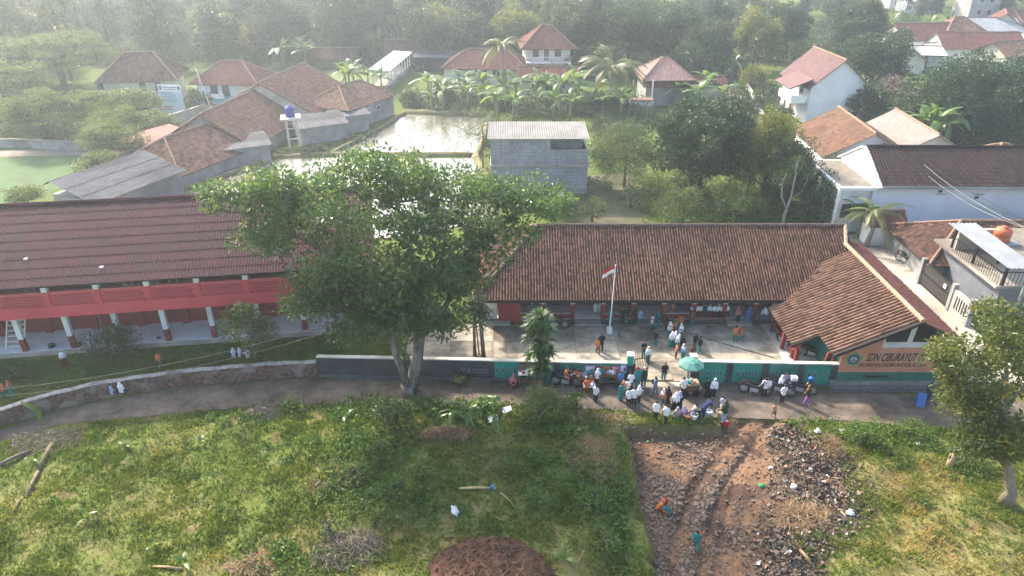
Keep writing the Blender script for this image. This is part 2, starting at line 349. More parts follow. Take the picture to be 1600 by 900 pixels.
def poly_dist(x, y, pts):
    d = np.full(np.shape(x), 1e9)
    for a, b in zip(pts[:-1], pts[1:]):
        vx, vy = b.x-a.x, b.y-a.y; t = np.clip(((x-a.x)*vx + (y-a.y)*vy) / (vx*vx+vy*vy), 0, 1)
        d = np.minimum(d, np.hypot(x-a.x-t*vx, y-a.y-t*vy))
    return d
def lot_mask(x, y):
    "1 inside the dug-out building plot"
    xl = 5.75 + .55 * (fbm(y, x * .3, .8, 3) - .5) * 2 + .25 * (fbm(x, y, .35, 4) - .5)
    xr = inter(y, [15, 20, 21.6, 23.6, 26, 29.6, 31], [12.5, 13.0, 12.2, 15.4, 16.4, 14.6, 14.3]) + .5 * (fbm(x, y, 1.5, 5) - .5)
    top = np.where(x < 11.2, 29.9, 30.6)
    return sstep(0, .35, x - xl) * sstep(0, .8, xr - x) * sstep(0, .7, top + .3 * (fbm(x, y, 1.2, 6) - .5) - y)
def rubbish_mask(x, y):
    c = np.interp(y, [19, 21, 23, 25, 27, 29.5], [11.2, 11.6, 13.6, 14.6, 15.0, 14.4])
    w = np.interp(y, [19, 21, 23, 25, 27, 29.5], [1.5, 2.1, 3.1, 2.7, 2.3, 1.4])
    return np.clip(1 - np.abs(x - c) / w, 0, 1) * sstep(29.8, 29.0, y)
def height(x, y):
    x = np.asarray(x, float); y = np.asarray(y, float)
    g = road_near_y(x)
    fg = sstep(0.1, 2.2, g - y)                                  # 0 on the road, 1 in the field
    h = fg * (.8 * (fbm(x, y, 4.5, 1) - .38) + .34 * (fbm(x, y, 1.2, 2) - .5) + .16)
    L = lot_mask(x, y)
    rut = np.zeros_like(h)
    for q in RUTS: rut = np.maximum(rut, 1 - np.clip(poly_dist(x, y, q) / .34, 0, 1))
    lot = -.65 + .22 * (fbm(x, y, 2.2, 8) - .5) + .12 * (fbm(x, y, .7, 9) - .5) - .2 * rut**.7 + .55 * sstep(27.5, 30.4, y) * sstep(10.2, 12, x)
    lot = lot + rubbish_mask(x, y)**.7 * (.75 + .7 * (fbm(x, y, .9, 12) - .5))
    h = h * (1 - L) + lot * L
    h = np.where(y > road_near_y(x) - .05, 0, h)
    return h
def hz(x, y): return float(height(np.array([x]), np.array([y]))[0])
def GP(px, py):
    "point on the uneven ground at a photo pixel"
    z = 0.0
    for _ in range(8): p = P(px, py, z); z = hz(p.x, p.y)
    return P(px, py, z)

def lines(*seg):
    o = []
    for a, b, s in seg: o.extend(np.arange(a, b, s))
    return np.array(o)
gx = np.concatenate([lines((-700, -200, 60), (-200, -50, 6), (-50, -28, .7), (-28, 27, .17), (27, 50, .7), (50, 200, 6), (200, 701, 60))])
gy = np.concatenate([lines((-700, -20, 60), (-20, 14, 3), (14, 18, .5), (18, 31.9, .17), (31.9, 50, 1.0), (50, 260, 5), (260, 701, 60))])
X, Y = np.meshgrid(gx, gy); Z = height(X, Y)
far = Y > 48
Z = Z - .03                                                    # the ground sheet lies just under road, yard and fields
nx, ny = len(gx), len(gy)
ii = np.arange(nx * ny).reshape(ny, nx)
F = np.stack([ii[:-1, :-1], ii[:-1, 1:], ii[1:, 1:], ii[1:, :-1]], -1).reshape(-1, 4)
lotm = lot_mask(X, Y)
g_near = road_near_y(X)
bare = np.clip(sstep(.64, .76, fbm(X, Y, 3.2, 21)) * .5 + sstep(.70, .78, fbm(X, Y, .9, 22)) * .7, 0, 1)
bare = np.maximum(bare, np.clip(1 - np.hypot(X - P(500, 765).x, (Y - P(500, 765).y)) / .8, 0, 1) * 2)
for cx_, cy_, r_ in ((940, 700, 1.6), (380, 655, .9), (400, 885, 1.2), (65, 840, .8), (900, 650, 1.0), (1400, 760, 1.4)):
    q = P(cx_, cy_); bare = np.maximum(bare, np.clip(1.3 - np.hypot(X - q.x, Y - q.y) / r_, 0, 1) * fbm(X, Y, .6, 23) * 1.6)
soil = np.clip(np.maximum(lotm, bare * (Y < 33)), 0, 1)
right = sstep(14, 17, X) * sstep(28.5, 26.5, Y)
dry = np.clip(sstep(.45, .62, fbm(X, Y, 2.4, 31)) * (.6 + .5 * right) + .55 * right + .3 * sstep(27, 21, Y), 0, 1) * (Y < 33)
dark_soil = np.clip(bare * .8 + sstep(.5, .62, fbm(X, Y, 1.6, 41)) * lotm + lotm * sstep(28.2, 29.6, Y) * (X < 11.5), 0, 1)
rub = rubbish_mask(X, Y)
M_GROUND = bpy.data.materials.new('ground_soil_and_grass'); M_GROUND.use_nodes = True
def _ground_mat(m):
    N = m.node_tree.nodes; L = m.node_tree.links; b = N['Principled BSDF']; b.inputs['Roughness'].default_value = .95; b.inputs['Specular IOR Level'].default_value = .1
    tc = N.new('ShaderNodeTexCoord')
    def nz(s, d=6):
        n = N.new('ShaderNodeTexNoise'); n.inputs['Scale'].default_value = s; n.inputs['Detail'].default_value = d; n.inputs['Roughness'].default_value = .7; L.new(tc.outputs['Object'], n.inputs['Vector']); return n.outputs['Fac']
    def ramp(f, p0, c0, p1, c1):
        r = N.new('ShaderNodeValToRGB'); e = r.color_ramp.elements; e[0].position = p0; e[0].color = (*c0, 1); e[1].position = p1; e[1].color = (*c1, 1); L.new(f, r.inputs['Fac']); return r.outputs['Color']
    def mix(f, a, c):
        x = N.new('ShaderNodeMixRGB'); L.new(f, x.inputs['Fac']); L.new(a, x.inputs['Color1']); L.new(c, x.inputs['Color2']); return x.outputs['Color']
    def att(n):
        a = N.new('ShaderNodeAttribute'); a.attribute_name = n; return a.outputs['Fac']
    c = ramp(nz(2.5), .35, (.055, .09, .016), .65, (.125, .155, .034))
    c = mix(att('dry'), c, ramp(nz(5), .3, (.12, .125, .04), .7, (.23, .19, .085)))
    s = ramp(nz(3.0, 8), .3, (.12, .066, .038), .7, (.25, .15, .09))
    s = mix(att('dark_soil'), s, ramp(nz(6), .3, (.05, .032, .024), .7, (.105, .066, .048)))
    c = mix(att('soil'), c, s)
    c = mix(att('rub'), c, ramp(nz(7), .3, (.028, .024, .022), .7, (.12, .09, .07)))
    L.new(c, b.inputs['Base Color'])
    bp = N.new('ShaderNodeBump'); bp.inputs['Strength'].default_value = .6; bp.inputs['Distance'].default_value = .08; L.new(nz(7, 5), bp.inputs['Height']); L.new(bp.outputs['Normal'], b.inputs['Normal'])
_ground_mat(M_GROUND)
mesh_obj('ground', np_mesh('ground', np.stack([X, Y, Z], -1).reshape(-1, 3), F, [M_GROUND], smooth=True, attrs={'soil': soil.ravel(), 'dry': dry.ravel(), 'dark_soil': dark_soil.ravel(), 'rub': np.clip(rub * 1.6, 0, 1).ravel()}), kind='structure')

# road: a strip between the two edges
M_ROAD = pmat('worn_asphalt', (.105, .084, .07), (.16, .13, .11), 1.6, .9, bump=.4, bscale=18, c3=(.075, .058, .048))
def _road(m):
    N = m.node_tree.nodes; L = m.node_tree.links; b = N['Principled BSDF']; src = b.inputs['Base Color'].links[0].from_socket; tc = N.new('ShaderNodeTexCoord')
    vo = N.new('ShaderNodeTexVoronoi'); vo.feature = 'DISTANCE_TO_EDGE'; vo.inputs['Scale'].default_value = .55; nz = N.new('ShaderNodeTexNoise'); nz.inputs['Scale'].default_value = 1.2; nz.inputs['Detail'].default_value = 6
    ad = N.new('ShaderNodeMixRGB'); ad.blend_type = 'ADD'; ad.inputs['Fac'].default_value = .5; L.new(tc.outputs['Object'], nz.inputs['Vector']); L.new(tc.outputs['Object'], ad.inputs['Color1']); L.new(nz.outputs['Color'], ad.inputs['Color2']); L.new(ad.outputs['Color'], vo.inputs['Vector'])
    r = N.new('ShaderNodeValToRGB'); r.color_ramp.elements[0].position = .0; r.color_ramp.elements[0].color = (.8, .8, .8, 1); r.color_ramp.elements[1].position = .012; r.color_ramp.elements[1].color = (1, 1, 1, 1); L.new(vo.outputs['Distance'], r.inputs['Fac'])
    n2 = N.new('ShaderNodeTexNoise'); n2.inputs['Scale'].default_value = .6; n2.inputs['Detail'].default_value = 8; n2.inputs['Roughness'].default_value = .7; L.new(tc.outputs['Object'], n2.inputs['Vector']); r2 = N.new('ShaderNodeValToRGB'); r2.color_ramp.elements[0].position = .35; r2.color_ramp.elements[0].color = (.5, .49, .47, 1); r2.color_ramp.elements[1].position = .6; r2.color_ramp.elements[1].color = (1.25, 1.2, 1.1, 1); L.new(n2.outputs['Fac'], r2.inputs['Fac'])
    m1 = N.new('ShaderNodeMixRGB'); m1.blend_type = 'MULTIPLY'; m1.inputs['Fac'].default_value = 1; m2 = N.new('ShaderNodeMixRGB'); m2.blend_type = 'MULTIPLY'; m2.inputs['Fac'].default_value = 1; L.new(src, m1.inputs['Color1']); L.new(r.outputs['Color'], m1.inputs['Color2']); L.new(m1.outputs['Color'], m2.inputs['Color1']); L.new(r2.outputs['Color'], m2.inputs['Color2']); L.new(m2.outputs['Color'], b.inputs['Base Color'])
_road(M_ROAD)
def strip(name, A, B, z, mat, n=8, **k):
    V = []; Fq = []
    def rs(Q, m):
        d = [0]
        for a, b in zip(Q[:-1], Q[1:]): d.append(d[-1] + (b-a).length)
        return [Q[0].lerp(Q[0], 0) if t == 0 else Vector((np.interp(t*d[-1], d, [q.x for q in Q]), np.interp(t*d[-1], d, [q.y for q in Q]), 0)) for t in np.linspace(0, 1, m)]
    m = 60; a = rs(A, m); b = rs(B, m)
    for i in range(m):
        for j in range(n + 1): p = a[i].lerp(b[i], j / n); V.append((p.x, p.y, z))
    for i in range(m - 1):
        for j in range(n): q = i*(n+1)+j; Fq.append((q, q+1, q+n+2, q+n+1))
    me = np_mesh(name, np.array(V), np.array(Fq), [mat]); 
    return mesh_obj(name, me, kind='structure', **k)
def jit(Q, s, seed):
    r = np.random.default_rng(seed); out = []
    for a, b in zip(Q[:-1], Q[1:]):
        for t in np.arange(0, 1, .12): p = a.lerp(b, t); out.append(Vector((p.x, p.y + r.normal(0, s), 0)))
    return out + [Q[-1]]
strip('road', rf, jit(rn, .07, 3), .004, M_ROAD)

# fields and yards behind
def sheet(name, px, z, mat, parent=None, kind='structure', world=None):
    pts = world or [tuple(P(*p, z)) for p in px]
    return MB().poly([(p[0], p[1], z) for p in pts]).build(name, mat, kind=kind)
M_LAWN = pmat('sports_lawn', (.05, .10, .03), (.075, .13, .04), 1.5, .95, c3=(.06, .09, .035))
M_MEADOW = pmat('meadow', (.09, .13, .035), (.14, .17, .05), .6, .95, c3=(.11, .12, .05))
M_PATH = pmat('earth_path', (.22, .18, .14), (.30, .25, .2), 1.0, .95)
sheet('sports_field', [(-260, 330), (20, 318), (110, 290), (200, 245), (130, 243), (-260, 252)], -.01, M_LAWN)
sheet('field_path', [(-260, 251), (128, 242), (205, 244), (300, 215), (330, 190), (318, 186), (280, 205), (190, 236), (100, 232), (-260, 240)], -.012, M_PATH)
sheet('meadow', [(330, 160), (560, 148), (640, 108), (520, 100), (400, 112), (290, 130)], -.014, M_MEADOW)
sheet('garden_lawn', [(895, 352), (900, 275), (990, 270), (1010, 352)], -.016, pmat('garden_grass', (.06, .075, .03), (.11, .10, .05), 1.2, .95, c3=(.15, .12, .08)))
M_WATER = pmat('paddy_water', (.10, .085, .055), (.14, .115, .075), .8, .2, spec=.5, bump=.03, bscale=3); MATS['paddy_water'].node_tree.nodes['Principled BSDF'].inputs['IOR'].default_value = 3.0
sheet('far_paddy_water', [(630, 178), (765, 183), (742, 241), (512, 241), (590, 205)], .03, M_WATER)
sheet('near_paddy_water', [(150, 340), (235, 312), (420, 252), (445, 247), (742, 247), (765, 300), (765, 345), (600, 372)], .03, M_WATER)
M_BUND = pmat('paddy_bund_earth', (.14, .12, .05), (.20, .17, .08), 1.5, .95, c3=(.09, .10, .035))
def bund(px, w=.5, h=.28):
    mb = MB(); pts = [P(*p) for p in px]; full = []
    for a, b in zip(pts[:-1], pts[1:]):
        for t in np.arange(0, 1, .1): full.append(a.lerp(b, t))
    full.append(pts[-1])
    mb.tube([(p.x + RNG.normal(0, .06), p.y + RNG.normal(0, .06), .02) for p in full], [w * RNG.uniform(.8, 1.15) for _ in full], 8, sq=h / w)
    mb.build('paddy_bund', M_BUND, smooth=True, kind='structure')
bund([(420, 248), (520, 243), (742, 244)]); bund([(235, 313), (330, 283), (420, 250)], .6); bund([(742, 244), (766, 300), (766, 345)], .6)
bund([(630, 177), (765, 182)], .6); bund([(765, 182), (745, 244)], .5); bund([(512, 243), (590, 204), (630, 178)], .5)
# rice seedlings dotted over the far paddy: stuff
rs_ = np.random.default_rng(4); V = []; Fq = []
c0 = [P(600, 235), P(735, 238), P(755, 186), P(650, 184)]
for k in range(1100):
    u, v = rs_.random(2); p = c0[0].lerp(c0[1], u).lerp(c0[3].lerp(c0[2], u), v)
    for q in range(2):
        a = rs_.uniform(0, 6.28); b = len(V); h = rs_.uniform(.06, .14)
        V += [(p.x - .05*math.cos(a), p.y - .05*math.sin(a), .02), (p.x + .05*math.cos(a), p.y + .05*math.sin(a), .02), (p.x + .10*math.cos(a+1), p.y + .1*math.sin(a+1), .02 + h)]; Fq.append((b, b+1, b+2))
mesh_obj('rice_seedlings', np_mesh('rice_seedlings', V, Fq, [leafmat('rice_leaf', (.06, .09, .02), (.13, .16, .04))], rnd=rs_.random(len(Fq))), label='sparse rice seedlings standing in the flooded far paddy', cat='rice', kind='stuff')

# schoolyard of concrete slabs
yard = empty('schoolyard', (0, 0, 0), kind='structure')
M_YARD = pmat('stained_concrete', (.15, .13, .105), (.36, .325, .265), 1.3, .85, bump=.15, c3=(.16, .135, .105), lo=.3, hi=.62)
M_YARD2 = pmat('pale_concrete', (.21, .19, .16), (.45, .415, .35), 1.3, .85, bump=.15, c3=(.22, .19, .155), lo=.3, hi=.62)
M_YARD3 = pmat('dark_stained_concrete', (.11, .097, .078), (.30, .27, .225), 1.4, .85, bump=.15, c3=(.12, .10, .08), lo=.35, hi=.6)
def fence_y0(x): return 34.12 - (x + 11.3) * .0352 + .18
xs = [-6.6, -3.9, -1.2, 1.4, 4.0, 6.6, 9.4, 12.2, 14.9, 17.6, 20.2]; ysl = [33.55, 35.6, 37.9, 40.0]
for _m in (M_YARD, M_YARD2, M_YARD3): _road(_m)
for i in range(10):
    for j in range(3):
        g = .012
        MB().bx(xs[i]+g, xs[i+1]-g, (fence_y0(xs[i]) if j == 0 else ysl[j])+g, ysl[j+1]-g, -.1, .03 + random.uniform(-.006, .01)).build('slab', [M_YARD, M_YARD2, M_YARD3][(i*7 + j*3 + (i*j) % 2) % 3 if i < 7 else (1 if j < 2 else 0)], yard)
MB().bx(-6.6, 20.2, 34.15, 40.0, -.12, .012).build('yard_base', pmat('joint_soil', (.09, .08, .06), (.14, .12, .09), 3, .95), yard)
MB().bx(6.95, 10.25, 32.95, 33.5, -.05, .02).build('slab', M_YARD2, yard)
# ================================================================ roofs and houses
class Tiles:
    "courses of overlapping pantiles laid on any sloping polygon; all of a roof's tiles become one part"
    def __init__(s, seed=1): s.V = []; s.F = []; s.r = []; s.n = 0; s.rng = np.random.default_rng(seed)
    def slope(s, A, B, C, D, pitch=.2, course=.25, amp=.035, nseg=4, lift=.03, jit=.012, bright=.5, cut=None, width=1.02):
        "A-B eave, D-C ridge (D above A); cut(points)->bool drops tiles"
        A, B, C, D = (np.array(tuple(q), float) for q in (A, B, C, D))
        e = (B - A); Le = np.linalg.norm(e); e /= Le
        mid = ((C + D) / 2 - A); up = mid - e * mid.dot(e); Lu = np.linalg.norm(up); up /= Lu
        n = np.cross(e, up); n *= np.sign(n[2]) or 1
        sD, sC = (D - A).dot(e), (C - A).dot(e)
        nr = max(1, int(round(Lu / course))); course = Lu / nr
        T = []
        for r in range(nr):
            t = (r + .35) / nr; s0 = sD * t; s1 = Le + (sC - Le) * t
            k0 = math.ceil(s0 / pitch - .5); k1 = math.floor(s1 / pitch - .5)
            if k1 >= k0: ks = np.arange(k0, k1 + 1); T.append(np.stack([ks, np.full(len(ks), r)], 1))
        if not T: return s
        T = np.concatenate(T)
        if cut is not None:
            ctr = A + e * ((T[:, :1] + .5) * pitch) + up * ((T[:, 1:] + .5) * course); T = T[cut(ctr)]
        m = len(T)
        if not m: return s
        u = np.linspace(0, 1, nseg + 1)
        prof = amp * (np.abs(np.sin(u * math.pi))**.75 + (.35 if width < 1 else 0)) if nseg > 2 else amp * np.array([0, 1, 0][:nseg + 1])
        s0 = T[:, :1] * pitch + (u[None] - .5) * pitch * width + pitch * .5 + s.rng.normal(0, jit * .5, (m, 1))
        lo = T[:, 1:] * course - .02 + s.rng.normal(0, jit * .5, (m, 1)); hi = lo + course + .05
        tl = s.rng.normal(0, jit, (m, 1)) * .7
        wob = .05 * (vnoise(s0 + A[0], lo + s0 * 0, 2.6, 5) - .5) + .03 * (vnoise(s0, lo + s0 * 0, .9, 6) - .5)
        P0 = A + e * s0[..., None] + up * (lo + s0 * 0)[..., None] + n * (prof[None] + lift + tl + wob)[..., None]
        P1 = A + e * s0[..., None] + up * (hi + s0 * 0)[..., None] + n * (prof[None] * .9 + .004 + wob)[..., None]
        V = np.concatenate([P0, P1], 1).reshape(-1, 3); w = 2 * (nseg + 1)
        base = (np.arange(m) * w)[:, None, None]; j = np.arange(nseg)[None, :, None]
        q = np.concatenate([j, j + 1, j + nseg + 2, j + nseg + 1], 2)
        s.F.append((base + q).reshape(-1, 4) + s.n); s.V.append(V); s.n += len(V)
        pt = .55 + .9 * fbm(T[:, 0] * pitch + A[0], T[:, 1] * course + A[1], 2.2, 9, 3); s.r.append(np.repeat(np.clip(s.rng.beta(2.2, 3.4, m) * 2 * bright * pt, 0, 1), nseg)); return s
    def build(s, name, mat, parent, label=None):
        me = np_mesh(name, np.concatenate(s.V), np.concatenate(s.F), [mat], rnd=np.concatenate(s.r), smooth=False)
        return mesh_obj(name, me, parent, label=label, kind='stuff')
def ridge_cap(mb, a, b, r=.11, n=None, m=0):
    a = Vector(a); b = Vector(b); L = (b - a).length; n = n or max(2, int(L / .4))
    for i in range(n):
        p = a.lerp(b, i / n); q = a.lerp(b, (i + 1.06) / n)
        mb.tube([p, q], [r * 1.08, r * .94], 6, m)
def corrugated(A, B, C, D, mat, name, parent, pitch=.15, amp=.03, rows=1, seg=4, th=.0, label=None, kind=None, seed=2, smooth=True):
    "wavy sheets running from eave to ridge; each row of sheets overlaps the one below"
    A, B, C, D = (np.array(tuple(q), float) for q in (A, B, C, D)); rg = np.random.default_rng(seed)
    e = B - A; Le = np.linalg.norm(e); n = np.cross(e, D - A); n /= np.linalg.norm(n); n *= np.sign(n[2]) or 1
    nc = int(Le / pitch) * seg; u = np.linspace(0, 1, nc + 1); wv = amp * np.sin(u * Le / pitch * 2 * math.pi)
    V = []; F = []; rr = []; b = 0; psh = max(1, int(.9 / pitch)) * seg
    for r in range(rows):
        t0 = r / rows - (.0 if r == 0 else .012); t1 = (r + 1) / rows
        for t, off in ((t0, .03 if rows > 1 else 0.0), (t1, 0.0)):
            V.append(A + (B - A) * u[:, None] * (1 - t) + ((D - A) * (1 - u[:, None]) + (C - A) * u[:, None]) * t + n * (wv + off + .03)[:, None])
        j = np.arange(nc)[:, None]; F.append(np.concatenate([j, j + 1, j + nc + 2, j + nc + 1], 1) + b); b += 2 * (nc + 1)
        rv = rg.random(nc // psh + 2); rr.append(np.repeat(rv, psh)[:nc])
    return mesh_obj(name, np_mesh(name, np.concatenate(V), np.concatenate(F), [mat], rnd=np.concatenate(rr), smooth=smooth), parent, label=label, kind=kind)
def window(parent, x0, x1, z0, z1, y, side=-1, frame=M_WHITE, pane=M_GLASS, n=1, rails=0, rz=0, ox=0, oy=0, d=.05, name='window'):
    "window in a wall whose outer face is at y (normal along side*y), in the wall's own frame turned by rz about (ox, oy)"
    M = Matrix.Translation((ox, oy, 0)) @ Matrix.Rotation(rz, 4, 'Z')
    def put(mb): mb.v = [tuple(M @ Vector(p)) for p in mb.v]; return mb
    f = MB(); w = .06; a, b = sorted((y + side * d, y + side * .001))
    f.bx(x0, x1, a, b, z0, z0 + w); f.bx(x0, x1, a, b, z1 - w, z1); f.bx(x0, x0 + w, a, b, z0 + w, z1 - w); f.bx(x1 - w, x1, a, b, z0 + w, z1 - w)
    for k in range(1, n): c = x0 + (x1 - x0) * k / n; f.bx(c - w/2, c + w/2, a, b, z0 + w, z1 - w)
    for k in range(1, rails + 1):
        c = z0 + (z1 - z0) * k / (rails + 1)
        for q in range(n): f.bx(x0 + (x1-x0)*q/n + w/2 + .005, x0 + (x1-x0)*(q+1)/n - w/2 - .005, a + .004, b - .004, c - .02, c + .02)
    o = put(f).build(name, frame, parent)
    a, b = sorted((y + side * .022, y + side * .002)); g = MB(); g.bx(x0 + w*.6, x1 - w*.6, a, b, z0 + w*.6, z1 - w*.6)
    put(g).build('pane', pane, o); return o
def door(parent, x0, x1, z0, z1, y, side=-1, mat=M_WOOD, rz=0, ox=0, oy=0, frame=M_WHITE):
    M = Matrix.Translation((ox, oy, 0)) @ Matrix.Rotation(rz, 4, 'Z')
    f = MB(); a, b = sorted((y + side * .05, y + side * .001)); g = MB()
    f.bx(x0 - .07, x0, a, b, z0, z1 + .07); f.bx(x1, x1 + .07, a, b, z0, z1 + .07); f.bx(x0, x1, a, b, z1, z1 + .07)
    a, b = sorted((y + side * .03, y + side * .002)); g.bx(x0, x1, a, b, z0, z1)
    h = MB(); a, b = sorted((y + side * .07, y + side * .03)); h.bx(x1 - .12, x1 - .06, a, b, z0 + .95, z0 + 1.05)
    for mb in (f, g, h): mb.v = [tuple(M @ Vector(p)) for p in mb.v]
    o = g.build('door', mat, parent); f.build('door_frame', frame, o); h.build('door_handle', M_METAL, o); return o

def house(name, loc, rz, L, D, h, rise, label, cat='house', kind='gable', oh=.5, hip=None, wall=M_WHITE, roof=M_TILE, tiles=(.3, .3, .05, 2), ridge=M_RIDGE, openings=(), base=None, group=None, z0=0, seed=1, second=None, bright=.5):
    """walls L (local x, along the ridge) by D (local y, front is -y), eaves at h, ridge at h+rise.
    openings: (side 'f','b','l','r', kind 'w','d', u0, u1, z0, z1)"""
    root = empty(name, (loc[0], loc[1], z0), rz, label, cat, group)
    x, y = L / 2, D / 2
    w = MB(); w.bx(-x, x, -y, y, 0, h)
    if kind == 'gable':
        for s in (-1, 1): w.add([(s*x, -y, h), (s*x, y, h), (s*x, 0, h + rise - .08), (s*(x-.15), -y, h), (s*(x-.15), y, h), (s*(x-.15), 0, h + rise - .08)], [(0,1,2), (5,4,3), (0,2,5,3), (1,4,5,2)])
    wall_o = w.build('wall', wall, root)
    if base: MB().bx(-x-.02, x+.02, -y-.02, y+.02, 0, base[0]).build('wall_base', base[1], root)
    k = rise / y; ez = h - oh * k; X = x + (oh * .8 if kind == 'gable' else oh); Yo = y + oh
    rx = X if kind == 'gable' else max(.05, x - (hip if hip is not None else y))
    zt = h + rise; t = .05
    a, b, c, d = Vector((-X, -Yo, ez)), Vector((X, -Yo, ez)), Vector((X, Yo, ez)), Vector((-X, Yo, ez)); r0, r1 = Vector((-rx, 0, zt)), Vector((rx, 0, zt))
    dk = MB()
    dk.slab([a, b, r1, r0], .09); dk.slab([c, d, r0, r1], .09)
    if kind == 'hip': dk.slab([b, c, r1], .09); dk.slab([d, a, r0], .09)
    ro = dk.build('roof', M_WOOD if kind == 'gable' else roof, root)
    T = Tiles(seed); p, cs, am, ns = tiles
    T.slope(a, b, r1, r0, p, cs, am, ns, bright=bright); T.slope(c, d, r0, r1, p, cs, am, ns, bright=bright)
    if kind == 'hip': T.slope(b, c, r1, r1, p, cs, am, ns, bright=bright); T.slope(d, a, r0, r0, p, cs, am, ns, bright=bright)
    T.build('roof_tiles', roof, ro)
    rc = MB(); up = Vector((0, 0, .06)); ridge_cap(rc, r0 + up, r1 + up, .12)
    if kind == 'hip':
        for e, r in ((a, r0), (d, r0), (b, r1), (c, r1)): ridge_cap(rc, e + up * .8, r + up, .11)
    rc.build('ridge_cap', ridge, ro)
    for (sd, kd, u0, u1, q0, q1, *ex) in openings:
        ang, off = {'f': (0, y), 'b': (math.pi, y), 'l': (-math.pi/2, x), 'r': (math.pi/2, x)}[sd]
        if kd == 'w': window(root, u0, u1, q0, q1, -off, -1, n=(ex[0] if ex else 1), rz=ang)
        else: door(root, u0, u1, q0, q1, -off, -1, rz=ang, mat=ex[0] if ex else M_WOOD)
    return root
# ================================================================ long single-storey school with tiled hip roof
SX0, SX1 = -2.0, 17.2
sch = empty('school_building', (0, 40.2, 0), 0, 'long single-storey red school block with brown tiled hip roof and open veranda', 'school building')
Y0 = 40.2
def LY(v): return v - Y0
FL = .25
MB().bx(-2.4, 19.4, 0, 7.9, 0, FL).build('plinth', pmat('dark_plinth', (.05, .055, .05), (.10, .10, .09), 2, .9), sch)
MB().bx(-2.38, 19.38, .06, 1.98, FL, FL + .015).build('veranda_floor', pmat('white_floor_tile', (.55, .55, .57), (.64, .64, .66), 3, .35, c3=(.48, .48, .49)), sch)
MB().bx(-2.2, 22.2, 2.0, 7.7, FL, 2.75).build('wall', M_REDW, sch)
cols = [-2.0 + i * 2.0 for i in range(10)]
M_LOWRED = pmat('veranda_wall_red', (.21, .03, .027), (.27, .045, .04), 1.6, .75, c3=(.15, .025, .023))
for i, cx in enumerate(cols):
    c = MB().bx(cx - .14, cx + .14, .06, .34, FL, 1.4).build('column', M_LOWRED, sch)
    MB().bx(cx - .145, cx + .145, .05, .35, 1.4, 2.42).build('capital', M_WHITE, c)
openb = {0, 3, 6, 9}
for i in range(9):
    if i in (0, 3): continue
    if i in (5, 8): continue
    x0, x1 = cols[i] + .145, cols[i+1] - .145
    p = MB().bx(x0, x1, .12, .28, FL, .64).build('parapet', M_LOWRED, sch)
    MB().bx(x0, x1, .08, .32, .64, .70).build('coping', pmat('pinkish_coping', (.42, .32, .32), (.52, .40, .40), 3, .8), p)
MB().bx(-.9, .55, -.03, .05, 0.05, 1.5).build('red_panel', M_LOWRED, sch)
for x0, x1 in ((-1.85, -.12), (4.15, 5.85), (8.15, 9.85), (14.2, 15.8)):
    MB().bx(x0, x1, -.45, -.002, 0, .19).build('step', M_CONC, sch)
MB().bx(-1.9, -1.0, .15, .3, FL, 1.9).build('folding_gate', M_METAL, sch)
for (x0, x1, z0, z1, n) in ((3.0, 4.0, 1.35, 2.3, 2), (4.6, 5.6, 1.35, 2.3, 2), (-1.2, .1, 1.35, 2.3, 2), (9.4, 10.4, 1.35, 2.3, 2), (11.5, 12.4, 1.35, 2.3, 2), (7.2, 8.4, 1.35, 2.3, 3)):
    window(sch, x0, x1, z0, z1, 2.0, -1, n=n)
for x0 in (1.4, 6.0, 13.2): door(sch, x0, x0 + .9, FL, 2.35, 2.0, -1, mat=pmat('teal_door', (.03, .15, .14), (.045, .19, .17), 3, .6))
window(sch, 14.4, 15.6, 1.35, 2.3, 2.0, -1, n=3, pane=pmat('teal_curtain', (.03, .22, .2), (.05, .28, .25), 3, .7))
# roof, in local coordinates
ez, rzz = 2.36, 5.3
a, b = Vector((-2.45, -1.2, ez)), Vector((17.9, -1.2, ez)); r0, r1 = Vector((1.74, 3.95, rzz)), Vector((22.6, 3.95, rzz))
b2 = Vector((25.2, -1.2 + 5.15 - 2.0, rzz - 1.05)); c, d = Vector((24.2, 9.1, ez)), Vector((-2.45, 9.1, ez))
dk = MB(); dk.slab([a, Vector((22.6, -1.2, ez)), r1, r0], .1); dk.slab([c, d, r0, r1], .1); dk.slab([d, a, r0], .1)
M_DECK = flat('shadowed_roof_deck', (.022, .013, .011))  # near-black colour paints the shade seen in the gaps between tiles
ro = dk.build('roof', M_DECK, sch)
T = Tiles(11)
T.slope(a, Vector((22.6, -1.2, ez)), r1, r0, .185, .235, .055, 3, .035, .01, .75, width=.68)
T.slope(c, d, r0, r1, .25, .3, .04, 2); T.slope(d, a, r0, r0, .185, .235, .055, 3, .035, .014, .5)
T.build('roof_tiles', M_TILE, ro)
rc = MB(); up = Vector((0, 0, .07)); ridge_cap(rc, r0 + up, r1 + up, .12); ridge_cap(rc, a + up, r0 + up, .11); ridge_cap(rc, d + up, r0 + up, .11)
rc.build('ridge_cap', M_RIDGE_DK, ro)
MB().bx(-2.4, 17.5, -1.16, -1.1, ez - .22, ez - .03).build('fascia', M_DARK, ro)
MB().bx(-2.2, 17.4, -1.1, 2.0, ez - .02, ez + .0).build('ceiling', pmat('veranda_ceiling', (.10, .035, .03), (.13, .05, .045), 2, .9), sch)

